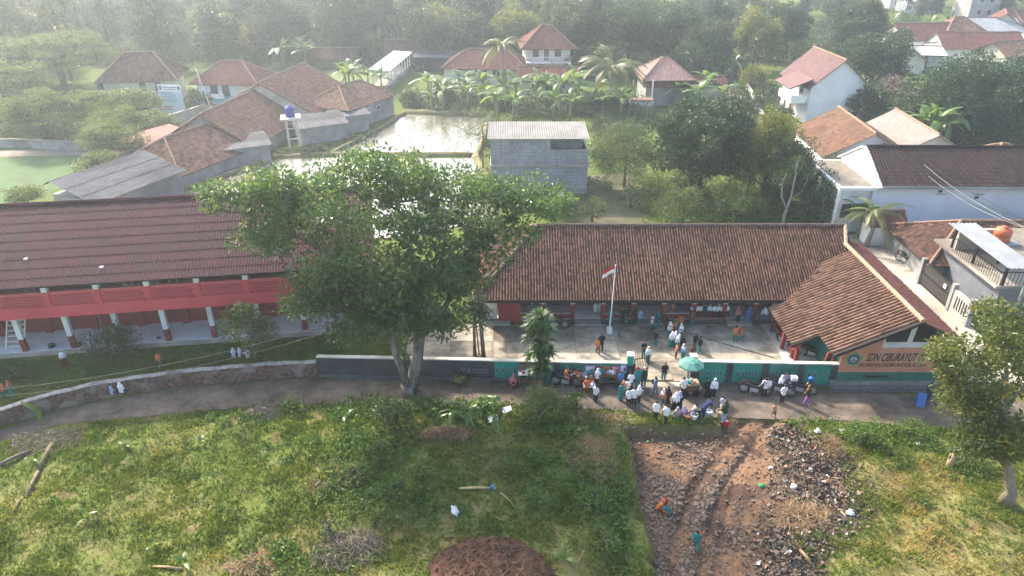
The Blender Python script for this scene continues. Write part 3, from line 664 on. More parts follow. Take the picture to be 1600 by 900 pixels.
# ================================================================ wing with the painted sign gable
WXR, WZR, WYF, WYB = 22.1, 4.6, 32.95, 41.6
wing = empty('school_wing', (WXR, WYF, 0), 0, 'orange tiled school wing with painted sign gable facing the road', 'school building')
k = .49
def wz(x): return WZR - abs(x) * k
XL, XLL, XR = -4.35, -5.75, 2.6
dk = MB()
bk = WYB - WYF
Lf = [Vector((XL, -.35, wz(XL))), Vector((0, -.35, WZR)), Vector((0, bk, WZR)), Vector((XL, bk, wz(XL)))]
dk.slab(Lf, .1)
dk.slab([Vector((XLL, 1.7, wz(XLL))), Vector((XL, 1.7, wz(XL))), Vector((XL, bk - 1.9, wz(XL))), Vector((XLL, bk - 2.6, wz(XLL)))], .1)
Rt = [Vector((0, -.35, WZR)), Vector((XR, -.35, wz(XR))), Vector((XR, bk + 4, wz(XR))), Vector((0, bk + 1.2, WZR))]
dk.slab(Rt, .1)
wro = dk.build('roof', M_DECK, wing)
T = Tiles(21)
T.slope(Lf[3], Lf[0], Lf[1], Lf[2], .27, .3, .10, 3, .02, .006, .8, width=.55)
T.slope(Vector((XLL, bk - 2.6, wz(XLL))), Vector((XLL, 1.7, wz(XLL))), Vector((XL, 1.7, wz(XL))), Vector((XL, bk - 1.9, wz(XL))), .27, .3, .10, 3, .02, .006, .8, width=.55)
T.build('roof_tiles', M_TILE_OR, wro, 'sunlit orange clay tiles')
T = Tiles(22); T.slope(Rt[1], Rt[2], Rt[3], Rt[0], .205, .27, .05, 4, .04, .012, .5); T.build('roof_tiles', M_TILE_RED, wro, 'shaded red-brown clay tiles')  # one roof: lit slope coloured lighter, shaded slope darker, light put into colour
rc = MB(); ridge_cap(rc, Vector((0, -.38, WZR + .08)), Vector((0, bk + 1.0, WZR + .08)), .13); ridge_cap(rc, Vector((0, bk + .9, WZR + .08)), Vector((.5, 11.2, 5.36)), .12)
rc.build('ridge_cap', pmat('pale_orange_ridge', (.36, .20, .12), (.48, .30, .19), 4, .85), wro)
MB().slab([Vector((0, -.40, WZR - .02)), Vector((XL, -.40, wz(XL) - .02)), Vector((XL, -.40, wz(XL) - .2)), Vector((0, -.40, WZR - .2))], .04).build('barge_board', M_DARK, wro)
MB().slab([Vector((0, -.40, WZR - .2)), Vector((XR, -.40, wz(XR) - .2)), Vector((XR, -.40, wz(XR) - .02)), Vector((0, -.40, WZR - .02))], .04).build('barge_board', M_DARK, wro)
# sign wall: plinth, green band, orange field, white gable
XW0, XW1 = -3.65, 2.3
M_ORW = pmat('orange_sign_paint', (.42, .17, .10), (.52, .25, .16), 1.3, .85, c3=(.50, .36, .30))
M_GRNW = pmat('dark_green_paint', (.02, .10, .075), (.035, .14, .10), 1.6, .8, c3=(.06, .085, .075))
MB().bx(XW0, XW1, 0, .18, .5, 1.08).build('green_band', M_GRNW, wing)
def gable(mb, x0, x1, z0, yf, yb, step=None):
    top = lambda x: wz(x) - .14
    pts = [(x0, z0), (x1, z0), (x1, top(x1))] + ([(0, top(0))] if x0 < 0 < x1 else []) + [(x0, top(x0))]
    n = len(pts); mb.add([(p[0], yf, p[1]) for p in pts] + [(p[0], yb, p[1]) for p in pts], [tuple(range(n)), tuple(range(n, 2*n))[::-1]] + [(i, n+i, n+(i+1) % n, (i+1) % n) for i in range(n)])
    return mb
pts = [(XW0, 1.08), (XW1, 1.08), (XW1, 2.72), (-1.55, 2.72), (-1.55, wz(-1.55) - .14), (XW0, wz(XW0) - .14)]
n = 6; MB().add([(p[0], .01, p[1]) for p in pts] + [(p[0], .17, p[1]) for p in pts], [tuple(range(n)), tuple(range(n, 2*n))[::-1]] + [(i, n+i, n+(i+1) % n, (i+1) % n) for i in range(n)]).build('sign_field', M_ORW, wing)
gable(MB(), -1.548, 2.3, 2.723, .012, .17).build('gable_wall', pmat('peeling_white_paint', (.50, .49, .48), (.60, .59, .58), 1.5, .85, c3=(.33, .32, .34)), wing)
for pts in ([(-1.45, 3.1), (-.28, 3.1), (-.2, wz(-.2) - .42), (-.35, wz(-.35) - .42), (-1.45, wz(-1.45) - .42)], [(.02, 3.1), (1.25, 3.1), (1.35, wz(1.35) - .32), (.35, wz(.35) - .3), (.12, wz(.12) - .3)]):
    n = len(pts); MB().add([(p[0], -.004, p[1]) for p in pts] + [(p[0], .011, p[1]) for p in pts], [tuple(range(n)), tuple(range(n, 2*n))[::-1]] + [(i, n+i, n+(i+1) % n, (i+1) % n) for i in range(n)]).build('gable_vent', M_DARK, wing)
MB().bx(XW0 - .35, XW1 + 1.6, -.12, .2, -.1, .5).build('concrete_base', pmat('mossy_concrete', (.15, .145, .14), (.24, .235, .225), 1.4, .95, c3=(.10, .105, .10)), wing)
# rubble stone foot wall below the sign
sw = empty('stone_wall', (WXR, WYF - .22, 0), 0, 'low dark rubble stone wall under the sign gable', 'wall')
MB().bx(XW0 - .3, XW1 + 3.2, -.22, .09, -.1, .3).build('core', pmat('wall_mortar', (.10, .10, .10), (.15, .15, .145), 4, .95), sw)
M_STN = pmat('dark_rubble', (.075, .072, .07), (.15, .145, .14), 4, .95, bump=.3)
def stone_mesh(name, seed, mat, sx=1, sy=1, sz=1):
    bm = bmesh.new(); bmesh.ops.create_icosphere(bm, subdivisions=1, radius=.5); r = random.Random(seed)
    for v in bm.verts: v.co *= r.uniform(.8, 1.12); v.co.x *= sx; v.co.y *= sy; v.co.z *= sz
    me = bpy.data.meshes.new(name); bm.to_mesh(me); bm.free(); me.materials.append(mat); return me
SM = [stone_mesh('stone', s, M_STN) for s in range(5)]
for r in range(2):
    x = XW0 - .25
    while x < XW1 + 3.1:
        w = random.uniform(.22, .42); o = mesh_obj('stone', random.choice(SM), sw, loc=(x + w/2, -.2, .05 + r*.16)); o.scale = (w, .16, .19); o.rotation_euler = (0, random.uniform(-.3, .3), 0); x += w * .94
# writing
M_INK = pmat('sign_black', (.04, .035, .035), (.09, .07, .065), 9, .8); M_INKR = pmat('sign_dark_red', (.10, .04, .035), (.17, .075, .06), 9, .8)
text('sdn', (-2.27, .008, 1.83), M_INK, wing, 3.3)
text('kec', (-2.6, .008, 1.46), M_INKR, wing, 3.75)
text('scrawl', (-2.2, -.003, .7), M_IRON, wing, 1.5)
em = MB(); pent = [(math.sin(2*math.pi*k/5) * .52, math.cos(2*math.pi*k/5) * .52) for k in range(5)]
def disc(pts, y0, y1): n = len(pts); return MB().add([(p[0], y0, p[1]) for p in pts][::-1] + [(p[0], y1, p[1]) for p in pts][::-1], [tuple(range(n))[::-1], tuple(range(n, 2*n))] + [(i, (i+1) % n, n+(i+1) % n, n+i) for i in range(n)])
ring = lambda r, n=14: [(math.sin(2*math.pi*k/n) * r, math.cos(2*math.pi*k/n) * r) for k in range(n)]
e = disc(pent, .0, .012).build('emblem', flat('emblem_olive', (.28, .27, .07)), wing); e.location = (-2.95, 0, 1.95)
disc([(p[0]*.86, p[1]*.86) for p in pent], -.004, .0).build('emblem_field', flat('emblem_green', (.10, .26, .16)), e)
disc(ring(.31), -.008, -.004).build('emblem_ring', flat('emblem_blue', (.03, .07, .2)), e)
disc(ring(.2), -.012, -.008).build('emblem_centre', flat('emblem_grey', (.36, .38, .42)), e)
disc([(-.17, -.13), (.17, -.13), (.0, .12)], -.016, -.012).build('emblem_mark', flat('emblem_ochre', (.30, .2, .07)), e)
# side walls, porch posts
MB().bx(-3.6, -3.45, .2, 8, 0, 2.4).build('side_wall', pmat('teal_wall', (.02, .15, .14), (.03, .19, .17), 2, .8), wing)
MB().bx(2.12, 2.28, .2, 8.5, 0, 3.1).build('side_wall', M_CREAM, wing)
for y in (1.9, 4.0, 6.0): MB().bx(-5.4, -5.2, y - .1, y + .1, 0, 1.75).build('porch_post', M_LOWRED, wing)
for (x0, y0) in ((-4.45, .55), (-4.15, .35)): MB().slab([(x0, y0, .02), (x0 + .35, y0 + .1, .02), (x0 + .75, y0 + .3, 1.9), (x0 + .4, y0 + .2, 1.9)], .1).build('buttress', M_LOWRED, wing)
MB().bx(-5.6, -3.6, 0.3, 7.0, 0, .1).build('porch_floor', pmat('porch_tile', (.40, .39, .38), (.5, .49, .48), 2, .6), wing)

# ================================================================ two-storey school block on the left
bp0, bp1 = P(0, 561), P(362, 534)
ang = math.atan2(bp1.y - bp0.y, bp1.x - bp0.x)
blk = empty('two_storey_school', (bp0.x, bp0.y, 0), ang, 'two-storey school block with maroon ribbed roof and red balcony', 'school building')
XA, XB = -6.0, 22.6
M_FT = pmat('veranda_white_tile', (.68, .68, .72), (.76, .76, .8), 2, .3, c3=(.6, .6, .62))
MB().bx(XA, XB, .0, 9.5, 0, .3).build('plinth', M_CONC, blk)
MB().bx(XA, XB, .25, 2.5, .3, .315).build('veranda_floor', M_FT, blk)
for i in range(int((XB - XA) / 1.0)):
    MB().bx(XA + i + .01, XA + i + .99, .06, .24, .3, .325).build('edge_tile', M_FT, blk)
MB().bx(XA, XB - .1, 2.5, 9.4, .3, 3.05).build('lower_wall', M_REDW, blk)
MB().bx(XA, XB - .1, 2.0, 9.4, 3.3, 5.75).build('upper_wall', M_REDW, blk)
MB().bx(XA, XB, -.82, 9.4, 3.06, 3.3).build('upper_floor', M_CONC, blk)
MB().bx(XA, XB, -1.0, -.82, 3.15, 3.9).build('balcony_fascia', M_PINKRED, blk)
pcx = [1.5 + (i - 3) * 2.78 for i in range(11)]
for cx in pcx:
    if cx > XB or cx < XA: continue
    c = MB().bx(cx - .14, cx + .14, .08, .36, .3, 1.2).build('column', M_REDW, blk)
    MB().bx(cx - .145, cx + .145, .07, .37, 1.2, 3.06).build('column_shaft', M_WHITE, c)
    p = MB().bx(cx - .16, cx + .16, -.97, -.66, 3.9, 4.78).build('balcony_pier', M_PINKRED, blk)
    MB().bx(cx - .15, cx + .15, -.96, -.66, 4.78, 5.6).build('pier_shaft', M_WHITE, p)
    q = MB().bx(cx + .3, cx + .75, 2.25, 2.5, .3, 1.6).build('wall_pier', M_REDW, blk); MB().bx(cx + .28, cx + .77, 2.22, 2.5, 1.6, 3.05).build('pier_head', M_WHITE, q)
for i, cx in enumerate(pcx[:-1]):
    x0, x1 = cx + .162, min(pcx[i+1] - .162, XB)
    if x0 < XA: continue
    pn = MB().bx(x0, x1, -.88, -.74, 3.9, 4.7).build('balcony_panel', M_PINKRED, blk)
    rel = MB()
    for r in range(4):
        nn = int((x1 - x0 - .1) / .21)
        for q in range(nn):
            xx = x0 + .08 + (q + (.5 if r % 2 else 0)) * .21
            if xx + .18 < x1 - .03: rel.box((xx + .09, -.895, 4.0 + r * .165), (.165, .035, .1), rx=-.3)
    rel.build('panel_relief', pmat('balcony_relief', (.30, .038, .045), (.37, .05, .058), 2, .7), pn, kind='stuff')
    MB().bx(x0, x1, -.93, -.69, 4.7, 4.78).build('handrail', pmat('handrail_paint', (.55, .13, .12), (.60, .17, .15), 3, .7), pn)
    if x1 - x0 > 1.5:
        window(blk, x0 + .6, x0 + 2.1, 1.95, 2.8, 2.5, -1, n=3); window(blk, x0 + .6, x0 + 2.1, 4.2, 5.4, 2.0, -1, n=3)
        if i % 3 == 1: door(blk, x0 + .25, x0 + .55, .3, 2.3, 2.49, -1, frame=M_METAL, mat=pmat('maroon_door', (.12, .025, .022), (.15, .03, .03), 3, .6))
        if i % 3 == 0: door(blk, x0 + .1, x0 + .5, 3.3, 5.3, 1.99, -1)
# steel stair at the left end
st = MB()
for k_ in range(9): st.bx(-.5, .5, .6 + k_ * .2, .78 + k_ * .2, .42 + k_ * .26, .46 + k_ * .26)
for s in (-.52, .52): st.bar((s, .5, .32), (s, 2.5, 2.95), .06, .1)
o = st.build('staircase', M_WHITE, blk); o.location = (.75, 0, 0)
# maroon sheet roof
M_MAROON = pmat('maroon_roof_sheet', (.05, .016, .02), (.075, .022, .027), .6, .75, rnd=(.045, .022, .026), c3=(.045, .018, .022), spec=.08, stretch=(1, 2.5, 1))
eA, eB = Vector((XA - .5, -1.75, 5.52)), Vector((XB + .4, -1.75, 5.52)); rA, rB = Vector((XA - .5, 4.3, 8.2)), Vector((XB + .4, 4.3, 8.2)); fA, fB = Vector((XA - .5, 10.7, 5.3)), Vector((XB + .4, 10.7, 5.3))
rd = MB(); rd.slab([eA, eB, rB, rA], .08); rd.slab([rA, rB, fB, fA], .08); ro = rd.build('roof', M_DARK, blk)
corrugated(eA, eB, rB, rA, M_MAROON, 'roof_sheets', ro, .17, .017, 9, 4, kind='stuff'); corrugated(fB, fA, rA, rB, M_MAROON, 'roof_sheets', ro, .4, .04, 6, 2, kind='stuff')
MB().tube([rA + Vector((0, 0, .08)), rB + Vector((0, 0, .08))], .14, 6).build('ridge_cap', M_MAROON, ro)
for s in (XA + .02, XB - .2):
    MB().add([(s, 2.0, 5.74), (s, 9.4, 5.74), (s, 4.3, 8.0), (s + .12, 2.0, 5.74), (s + .12, 9.4, 5.74), (s + .12, 4.3, 8.0)], [(0, 2, 1), (3, 4, 5), (0, 3, 5, 2), (1, 2, 5, 4), (0, 1, 4, 3)]).build('gable_wall', M_CREAM, blk)
for px_, py_ in ((36, 394), (152, 397)):
    q = P(px_, py_, 6.9); q = blk.matrix_basis.inverted() @ PY(px_, py_, q.y)
    o = MB().slab([(-.13, -.06, 0), (.12, -.08, .02), (.15, .07, .04), (-.06, .08, .03)], .01).build('plastic_scrap', flat('pale_plastic', (.55, .53, .5)), None, label=('crumpled pale scrap lying on the maroon roof, the one nearer the left edge' if px_ < 100 else 'crumpled pale scrap lying on the maroon roof, nearer the big tree'), cat='scrap')
    zz = 5.52 + (q.y + 1.75) * (8.2 - 5.52) / 6.05
    o.matrix_basis = blk.matrix_basis @ Matrix.Translation((q.x, q.y, zz + .12)) @ Matrix.Rotation(R(23.9), 4, 'X')
# ================================================================ front fence of the school
def fence_y(x): return 34.12 - (x + 11.3) * .0352
M_BLACKW = pmat('black_painted_wall', (.03, .032, .036), (.06, .062, .068), 1.2, .8, c3=(.075, .07, .07))
M_TEAL = pmat('teal_fence_paint', (.012, .20, .155), (.022, .25, .20), 1.3, .6, c3=(.02, .15, .12))
M_COPE = pmat('fence_coping', (.50, .46, .38), (.62, .58, .50), 2, .85, c3=(.36, .33, .28))
fang = math.atan2(-.0352, 1)
def fence_run(x0, x1, hgt, panels, label, dark=False):
    root = empty('school_fence', (x0, fence_y(x0), 0), fang, label, 'fence')
    L = (x1 - x0) / math.cos(fang)
    w = MB().bx(0, L, 0, .16, -.05, hgt).build('wall', M_BLACKW if dark else M_TEAL, root)
    MB().bx(-.03, L + .03, -.05, .21, hgt, hgt + .07).build('coping', M_COPE, root)
    MB().bx(-.02, L + .02, -.06, -.002, -.05, .14).build('plinth', pmat('fence_foot', (.07, .075, .08), (.12, .12, .12), 2, .95), root)
    if dark: return root
    pw = L / panels
    ov = [(math.sin(t) * .085, math.cos(t) * .24) for t in np.linspace(0, 2 * math.pi, 13)[:-1]]
    rim = disc(ov, -.016, -.001).mesh('ornament', pmat('pale_teal', (.10, .34, .28), (.15, .40, .34), 3, .7)); core = disc([(a * .66, b * .8) for a, b in ov], -.024, -.016).mesh('recess', pmat('ornament_brown', (.06, .045, .045), (.10, .07, .065), 3, .8))
    for i in range(panels + 1):
        cx = min(max(i * pw, .17), L - .17)
        MB().bx(cx - .17, cx + .17, -.055, -.002, .14, hgt).build('pilaster', M_BLACKW, root)
    for i in range(panels):
        pn = MB().bx(i * pw + .22, (i + 1) * pw - .22, -.013, -.002, .24, hgt - .06).build('panel', M_TEAL, root)
        n = max(3, int((pw - .5) / .36))
        for q in range(n):
            x = i * pw + .3 + (pw - .6) * (q + .5) / n
            o = mesh_obj('ornament', rim, pn, loc=(x, -.014, hgt * .52)); mesh_obj('recess', core, o)
    return root
fence_run(-11.3, -1.35, 1.3, 4, 'plain charcoal wall behind the trunk of the big tree', True)
fence_run(-1.35, 6.55, 1.28, 4, 'teal fence wall with black pilasters left of the school gate')
fence_run(10.4, 18.45, 1.5, 4, 'teal fence wall with oval ornaments right of the school gate')
# gate posts and the iron gate
for x, lb in ((6.75, 'teal gate post with white cap at the left side of the school gate'), (10.3, 'teal gate post with white cap behind the green parasol')):
    g = empty('gate_post', (x, fence_y(x) + .08, 0), fang, lb, 'post', 'school gate posts')
    MB().bx(-.17, .17, -.17, .17, -.05, 1.25).build('lower_shaft', M_BLACKW, g); MB().bx(-.175, .175, -.175, .175, 1.25, 1.85).build('upper_shaft', M_TEAL, g)
    MB().bx(-.19, .19, -.19, .19, 1.85, 1.93).build('cap', M_WHITE, g)
gt = empty('iron_gate', (7.0, fence_y(7) + .1, 0), R(12), 'black iron bar gate pushed open beside the left gate post', 'gate')
fr = MB(); fr.bx(0, .9, 0, .04, .05, .1); fr.bx(0, .9, 0, .04, 1.5, 1.55); fr.bx(0, .04, .0, .04, .1, 1.5); fr.bx(.86, .9, 0, .04, .1, 1.5); fr.bx(.04, .86, .005, .035, .75, .8); fr.build('gate_frame', M_IRON, gt)
bar = MB().bx(-.012, .012, .008, .032, .1, 1.72).mesh('bar', M_IRON)
for k in range(8): mesh_obj('bar', bar, gt, loc=(.09 + k * .103, 0, 0))
# faded spray-painted words on the dark wall
dkw = [o for o in bpy.data.objects if o.name.startswith('school_fence')][0]
text('spray', (8.35, -.004, .42), pmat('faded_spray', (.13, .12, .12), (.17, .16, .16), 8, .9), dkw, 1.6)

# curved plastered wall along the road on the left
wp = [P(*p) for p in [(-120, 730), (0, 668), (80, 642), (160, 623), (230, 612), (300, 603), (420, 592), (497, 589)]]
def ribbon_wall(name, pts, h, th, mat, cope, label, segs=6, cope_h=.05, wob=.03, seed=0):
    rg = random.Random(seed); root = empty(name, tuple(pts[0]), 0, label, 'wall'); o0 = pts[0]
    dense = []
    for a, b in zip(pts[:-1], pts[1:]):
        for t in range(segs): dense.append(a.lerp(b, t / segs))
    dense.append(pts[-1]); dense = [p - o0 for p in dense]
    w = MB(); c = MB(); V = []; C = []
    for i, p in enumerate(dense):
        d = (dense[min(i+1, len(dense)-1)] - dense[max(i-1, 0)]).normalized(); n = Vector((-d.y, d.x, 0)); hh = h + rg.uniform(-wob, wob)
        V += [p, p + n * th, p + n * th + Vector((0, 0, hh)), p + Vector((0, 0, hh))]
        C += [p - n * .03 + Vector((0, 0, hh + .001)), p + n * (th + .03) + Vector((0, 0, hh + .001)), p + n * (th + .03) + Vector((0, 0, hh + cope_h)), p - n * .03 + Vector((0, 0, hh + cope_h))]
    m = len(dense); F = [(4*i+k, 4*i+4+k, 4*i+4+(k+1) % 4, 4*i+(k+1) % 4) for i in range(m-1) for k in range(4)] + [(3, 2, 1, 0), (4*m-4, 4*m-3, 4*m-2, 4*m-1)]
    w.add(V, F).build('wall', mat, root); c.add(C, F).build('coping', cope, root); return root
ribbon_wall('roadside_wall', wp, .95, .28, pmat('stained_brick_wall', (.07, .036, .03), (.17, .10, .085), 5, .95, bump=.8, bscale=9, c3=(.21, .165, .145), lo=.4, hi=.6), pmat('limewashed_coping', (.22, .20, .185), (.40, .375, .35), 5, .9, c3=(.15, .125, .11), lo=.4, hi=.6), 'long curved low brick wall with whitish top beside the road')
ribbon_wall('lane_wall', [P(*p) for p in [(166, 206), (215, 207), (260, 201), (300, 189), (336, 176)]], 1.5, .25, M_GREYW, M_CONC, 'curved grey wall along the path below the banner', wob=.02)
ribbon_wall('lane_wall', [P(*p) for p in [(-60, 232), (20, 231), (130, 236), (200, 238)]], 1.0, .25, M_GREYW, M_CONC, 'low grey wall at the far side of the sports field', wob=.02)

# ================================================================ utility pole and cables
def pole(px, py, hgt, top, label, r=.13, mat=None, arms=()):
    p = P(px, py); o = empty('utility_pole', tuple(p), 0, label, 'pole')
    MB().tube([(0, 0, -.1), (top * .5, 0, hgt / 2), (top, 0, hgt)], [r, r * .85, r * .7], 8).build('shaft', mat or pmat('pole_concrete', (.11, .095, .08), (.17, .15, .13), 3, .9), o, smooth=True)
    for z, l in arms: MB().bx(top - l, top + l, -.05, .05, z - .05, z + .05).build('cross_arm', M_IRON, o)
    return p + Vector((top, 0, hgt))
pt1 = pole(756, 558, 7.6, -.45, 'dark leaning utility pole inside the schoolyard beside the big tree', arms=((7.1, .5),))
p2 = P(741, 556); o = empty('support_pole', tuple(p2), 0, 'thin stay pole beside the leaning utility pole', 'pole'); MB().tube([(.3, .1, 0), (.1, 0, 3.2)], .045, 6).build('shaft', M_WOOD, o)
pt2 = pole(1572, 520, 8.0, .2, 'grey utility pole at the right edge behind the sign gable', mat=M_GREYW, arms=((7.4, .6), (6.9, .5)))
pt3 = pole(1389, 330, 6.2, .3, 'thin dark pole in front of the white walled house', .07, M_IRON)
def cable(a, b, sag, label, r=.014, mat=M_IRON, n=14):
    a = Vector(a); b = Vector(b); pts = []
    for i in range(n + 1):
        t = i / n; p = a.lerp(b, t); p.z -= sag * 4 * t * (1 - t); pts.append(p - a)
    o = MB().tube(pts, r, 4).build('cable', mat, label=label, cat='cable', group='overhead cables'); o.location = a; return o
M_CABLE = pmat('pale_cable', (.20, .19, .18), (.25, .24, .23), 3, .6)
lw = P(-60, 600, 0); 
for k, (z0, z1) in enumerate(((2.2, 5.4), (1.9, 5.0))):
    cable((-31, 28.6 - k * .12, z0 + .4), (pt1.x, pt1.y, z1 + .6), 1.7 + .12 * k, ['pale overhead cable sagging across the left lawn, topmost strand', 'pale overhead cable sagging across the left lawn, lower strand'][k], .005, M_CABLE)
cable((4.8, 40.0, 2.5), (14.8, 33.2, 1.9), .35, 'black cable strung diagonally over the schoolyard', .028)
for k in range(5):
    cable((pt3.x, pt3.y, pt3.z - .2 - k * .25), (pt2.x + (k - 2) * .2, pt2.y, pt2.z - .6 - (k % 2) * .5), .5 + .15 * k, 'overhead cable %s between the thin dark pole and the pole at right' % ['strand highest', 'strand second from top', 'strand in the middle', 'strand second from bottom', 'strand lowest'][k], .018, M_CABLE if k % 2 else M_IRON)
for k in range(4):
    cable((pt2.x, pt2.y, pt2.z - .6 - k * .15), (pt2.x + 9 + k, pt2.y - 6, pt2.z + .3 - k * .3), .4, 'cable %s leaving the right utility pole toward the frame edge' % ['uppermost', 'second', 'third', 'lowest'][k], .016, M_CABLE)

# flagpole
fp = P(951, 519); fp.y = 38.8; f = empty('flagpole', tuple(fp), 0, 'white flagpole on a square concrete base in the schoolyard', 'flagpole')
MB().bx(-.5, .5, -.35, .35, 0, .12).build('base', M_CONC, f); MB().bx(-.16, .16, -.16, .16, .12, .5).build('footing', M_WHITE, f)
MB().tube([(0, 0, .4), (.05, 0, 2.4), (.08, 0, 5.0)], [.04, .036, .03], 8).build('shaft', M_WHITE, f)
fl = empty('national_flag', (fp.x + .08, fp.y, 4.9), 0, 'small red and white flag drooping from the schoolyard flagpole', 'flag')
def cloth(z0, z1, ph):
    V = []; Fq = []
    for i in range(8):
        u = i / 7
        for j in range(3): v = j / 2; V.append((-.02 - u * .75 + .05 * math.sin(v * 3), .07 * math.sin(u * 7 + ph + v), z0 + (z1 - z0) * v - u * u * .42))
    for i in range(7):
        for j in range(2): Fq.append((i*3+j, i*3+3+j, i*3+4+j, i*3+1+j))
    return MB().add(V, Fq)
cloth(-.24, 0, 0).build('red_stripe', flat('flag_red', (.5, .02, .02)), fl, smooth=True); cloth(-.48, -.24, 0.0).build('white_stripe', flat('flag_white', (.8, .8, .8)), fl, smooth=True)
# ================================================================ houses around and behind
# grey block house behind the school
bh = empty('block_house', (2.6, 64.5, 0), 0, 'unfinished two-storey grey concrete block house with ribbed roof behind the school', 'house')
M_BLOCK = bpy.data.materials.new('grey_block_wall'); M_BLOCK.use_nodes = True
def _block(m):
    N = m.node_tree.nodes; L = m.node_tree.links; b = N['Principled BSDF']; b.inputs['Roughness'].default_value = .95
    tc = N.new('ShaderNodeTexCoord'); mp = N.new('ShaderNodeMapping'); mp.inputs['Rotation'].default_value = (R(90), 0, 0); L.new(tc.outputs['Object'], mp.inputs['Vector'])
    br = N.new('ShaderNodeTexBrick'); br.inputs['Scale'].default_value = 1; br.inputs['Brick Width'].default_value = .22; br.inputs['Row Height'].default_value = .32; br.offset = 0; br.inputs['Mortar Size'].default_value = .025
    br.inputs['Color1'].default_value = (.30, .30, .31, 1); br.inputs['Color2'].default_value = (.40, .40, .405, 1); br.inputs['Mortar'].default_value = (.25, .25, .255, 1); L.new(mp.outputs['Vector'], br.inputs['Vector'])
    nz = N.new('ShaderNodeTexNoise'); nz.inputs['Scale'].default_value = .5; nz.inputs['Detail'].default_value = 6; L.new(tc.outputs['Object'], nz.inputs['Vector'])
    mx = N.new('ShaderNodeMixRGB'); mx.blend_type = 'MULTIPLY'; mx.inputs['Fac'].default_value = .6; L.new(br.outputs['Color'], mx.inputs['Color1']); rp = N.new('ShaderNodeValToRGB'); rp.color_ramp.elements[0].position = .3; rp.color_ramp.elements[0].color = (.45, .45, .45, 1); rp.color_ramp.elements[1].position = .6; L.new(nz.outputs['Fac'], rp.inputs['Fac']); L.new(rp.outputs['Color'], mx.inputs['Color2'])
    L.new(mx.outputs['Color'], b.inputs['Base Color']); bp = N.new('ShaderNodeBump'); bp.inputs['Strength'].default_value = .5; L.new(br.outputs['Fac'], bp.inputs['Height']); bp.invert = True; L.new(bp.outputs['Normal'], b.inputs['Normal'])
_block(M_BLOCK)
MB().bx(-4.6, 4.6, 0, 6.2, 0, 2.8).build('lower_wall', M_BLOCK, bh); MB().bx(-4.7, 4.75, -.15, 6.3, 2.8, 2.95).build('ledge', M_CONC, bh)
MB().bx(-4.6, 1.0, .02, 4.8, 2.95, 5.45).build('upper_wall', M_BLOCK, bh); MB().bx(1.0, 4.2, 2.0, 4.8, 2.95, 5.45).build('recessed_wall', M_GREYW, bh)
MB().bx(1.02, 4.6, .0, .2, 2.95, 4.3).build('terrace_parapet', M_BLOCK, bh); MB().bx(1.0, 4.7, -.05, .25, 4.3, 4.4).build('coping', M_CONC, bh); MB().bx(4.4, 4.6, .2, 5, 2.95, 4.3).build('terrace_parapet', M_BLOCK, bh)
corrugated(Vector((-4.9, -.3, 5.5)), Vector((4.6, -.3, 5.5)), Vector((4.6, 5.0, 5.75)), Vector((-4.9, 5.0, 5.75)), pmat('beige_roof_sheet', (.17, .165, .155), (.24, .23, .215), .8, .95, c3=(.13, .125, .115)), 'roof', bh, .22, .045, 1, 4)
window(bh, -.3, .0, 2.1, 2.6, 0.0, -1); 
fk = empty('concrete_table_frame', (3.6, 60.6, 0), 0, 'small square concrete slab on posts below the grey block house', 'frame')
MB().bx(-1.1, 1.1, -.7, .7, 1.3, 1.42).build('top', M_CREAM, fk)
for x in (-1, 1):
    for y in (-.6, .6): MB().bx(x - .07, x + .07, y - .07, y + .07, 0, 1.3).build('leg', M_GREYW, fk)

# white walled building on the right
wb = empty('white_building', (29.8, 55, 0), R(-1), 'long white walled building with dark brown tiled roof at right', 'house')
M_WWALL = pmat('clean_white_wall', (.62, .64, .68), (.70, .72, .75), .6, .7, c3=(.55, .57, .61))
MB().bx(0, 24, 0, 7, 0, 4.6).build('wall', M_WWALL, wb)
MB().add([(0, 0, 4.6), (0, 7, 4.6), (0, 3.5, 6.4), (.2, 0, 4.6), (.2, 7, 4.6), (.2, 3.5, 6.4)], [(0, 2, 1), (3, 4, 5), (0, 3, 5, 2), (1, 2, 5, 4)]).build('gable_wall', M_WHITE, wb)
dk = MB(); A_, B_, C_, D_ = Vector((.3, -.5, 4.42)), Vector((24, -.5, 4.42)), Vector((24, 3.5, 6.5)), Vector((.3, 3.5, 6.5)); dk.slab([A_, B_, C_, D_], .12); E_, F_ = Vector((24, 7.5, 4.42)), Vector((.3, 7.5, 4.42)); dk.slab([E_, F_, D_, C_], .12); ro = dk.build('roof', M_DARK, wb)
T = Tiles(31); T.slope(A_, B_, C_, D_, .25, .42, .035, 2, .05, .01, .4); T.slope(E_, F_, D_, C_, .4, .42, .035, 2); T.build('roof_tiles', M_TILE_DK, ro)
rc = MB(); ridge_cap(rc, D_ + Vector((0, 0, .07)), C_ + Vector((0, 0, .07)), .13); rc.build('ridge_cap', M_TILE_DK, ro)
MB().bx(.1, 24, -.62, -.5, 4.2, 4.42).build('gutter', M_GREYW, wb)
MB().slab([(-.1, -.7, 4.35), (.35, -.7, 4.35), (.35, 3.5, 6.55), (-.1, 3.5, 6.62)], .12).build('barge_board', M_WHITE, wb)
MB().slab([(.35, 7.7, 4.35), (-.1, 7.7, 4.35), (-.1, 3.5, 6.62), (.35, 3.5, 6.55)], .12).build('barge_board', M_WHITE, wb)
for x in (5.2, 8.3):
    v = MB().bx(x - .05, x + .75, -.06, -.001, 3.55, 3.63).build('vent_hood', M_GREYW, wb); MB().bx(x + .1, x + .42, -.03, -.002, 3.2 if x > 6 else 3.72, 3.4 if x > 6 else 3.92).build('vent', M_DARK, wb)
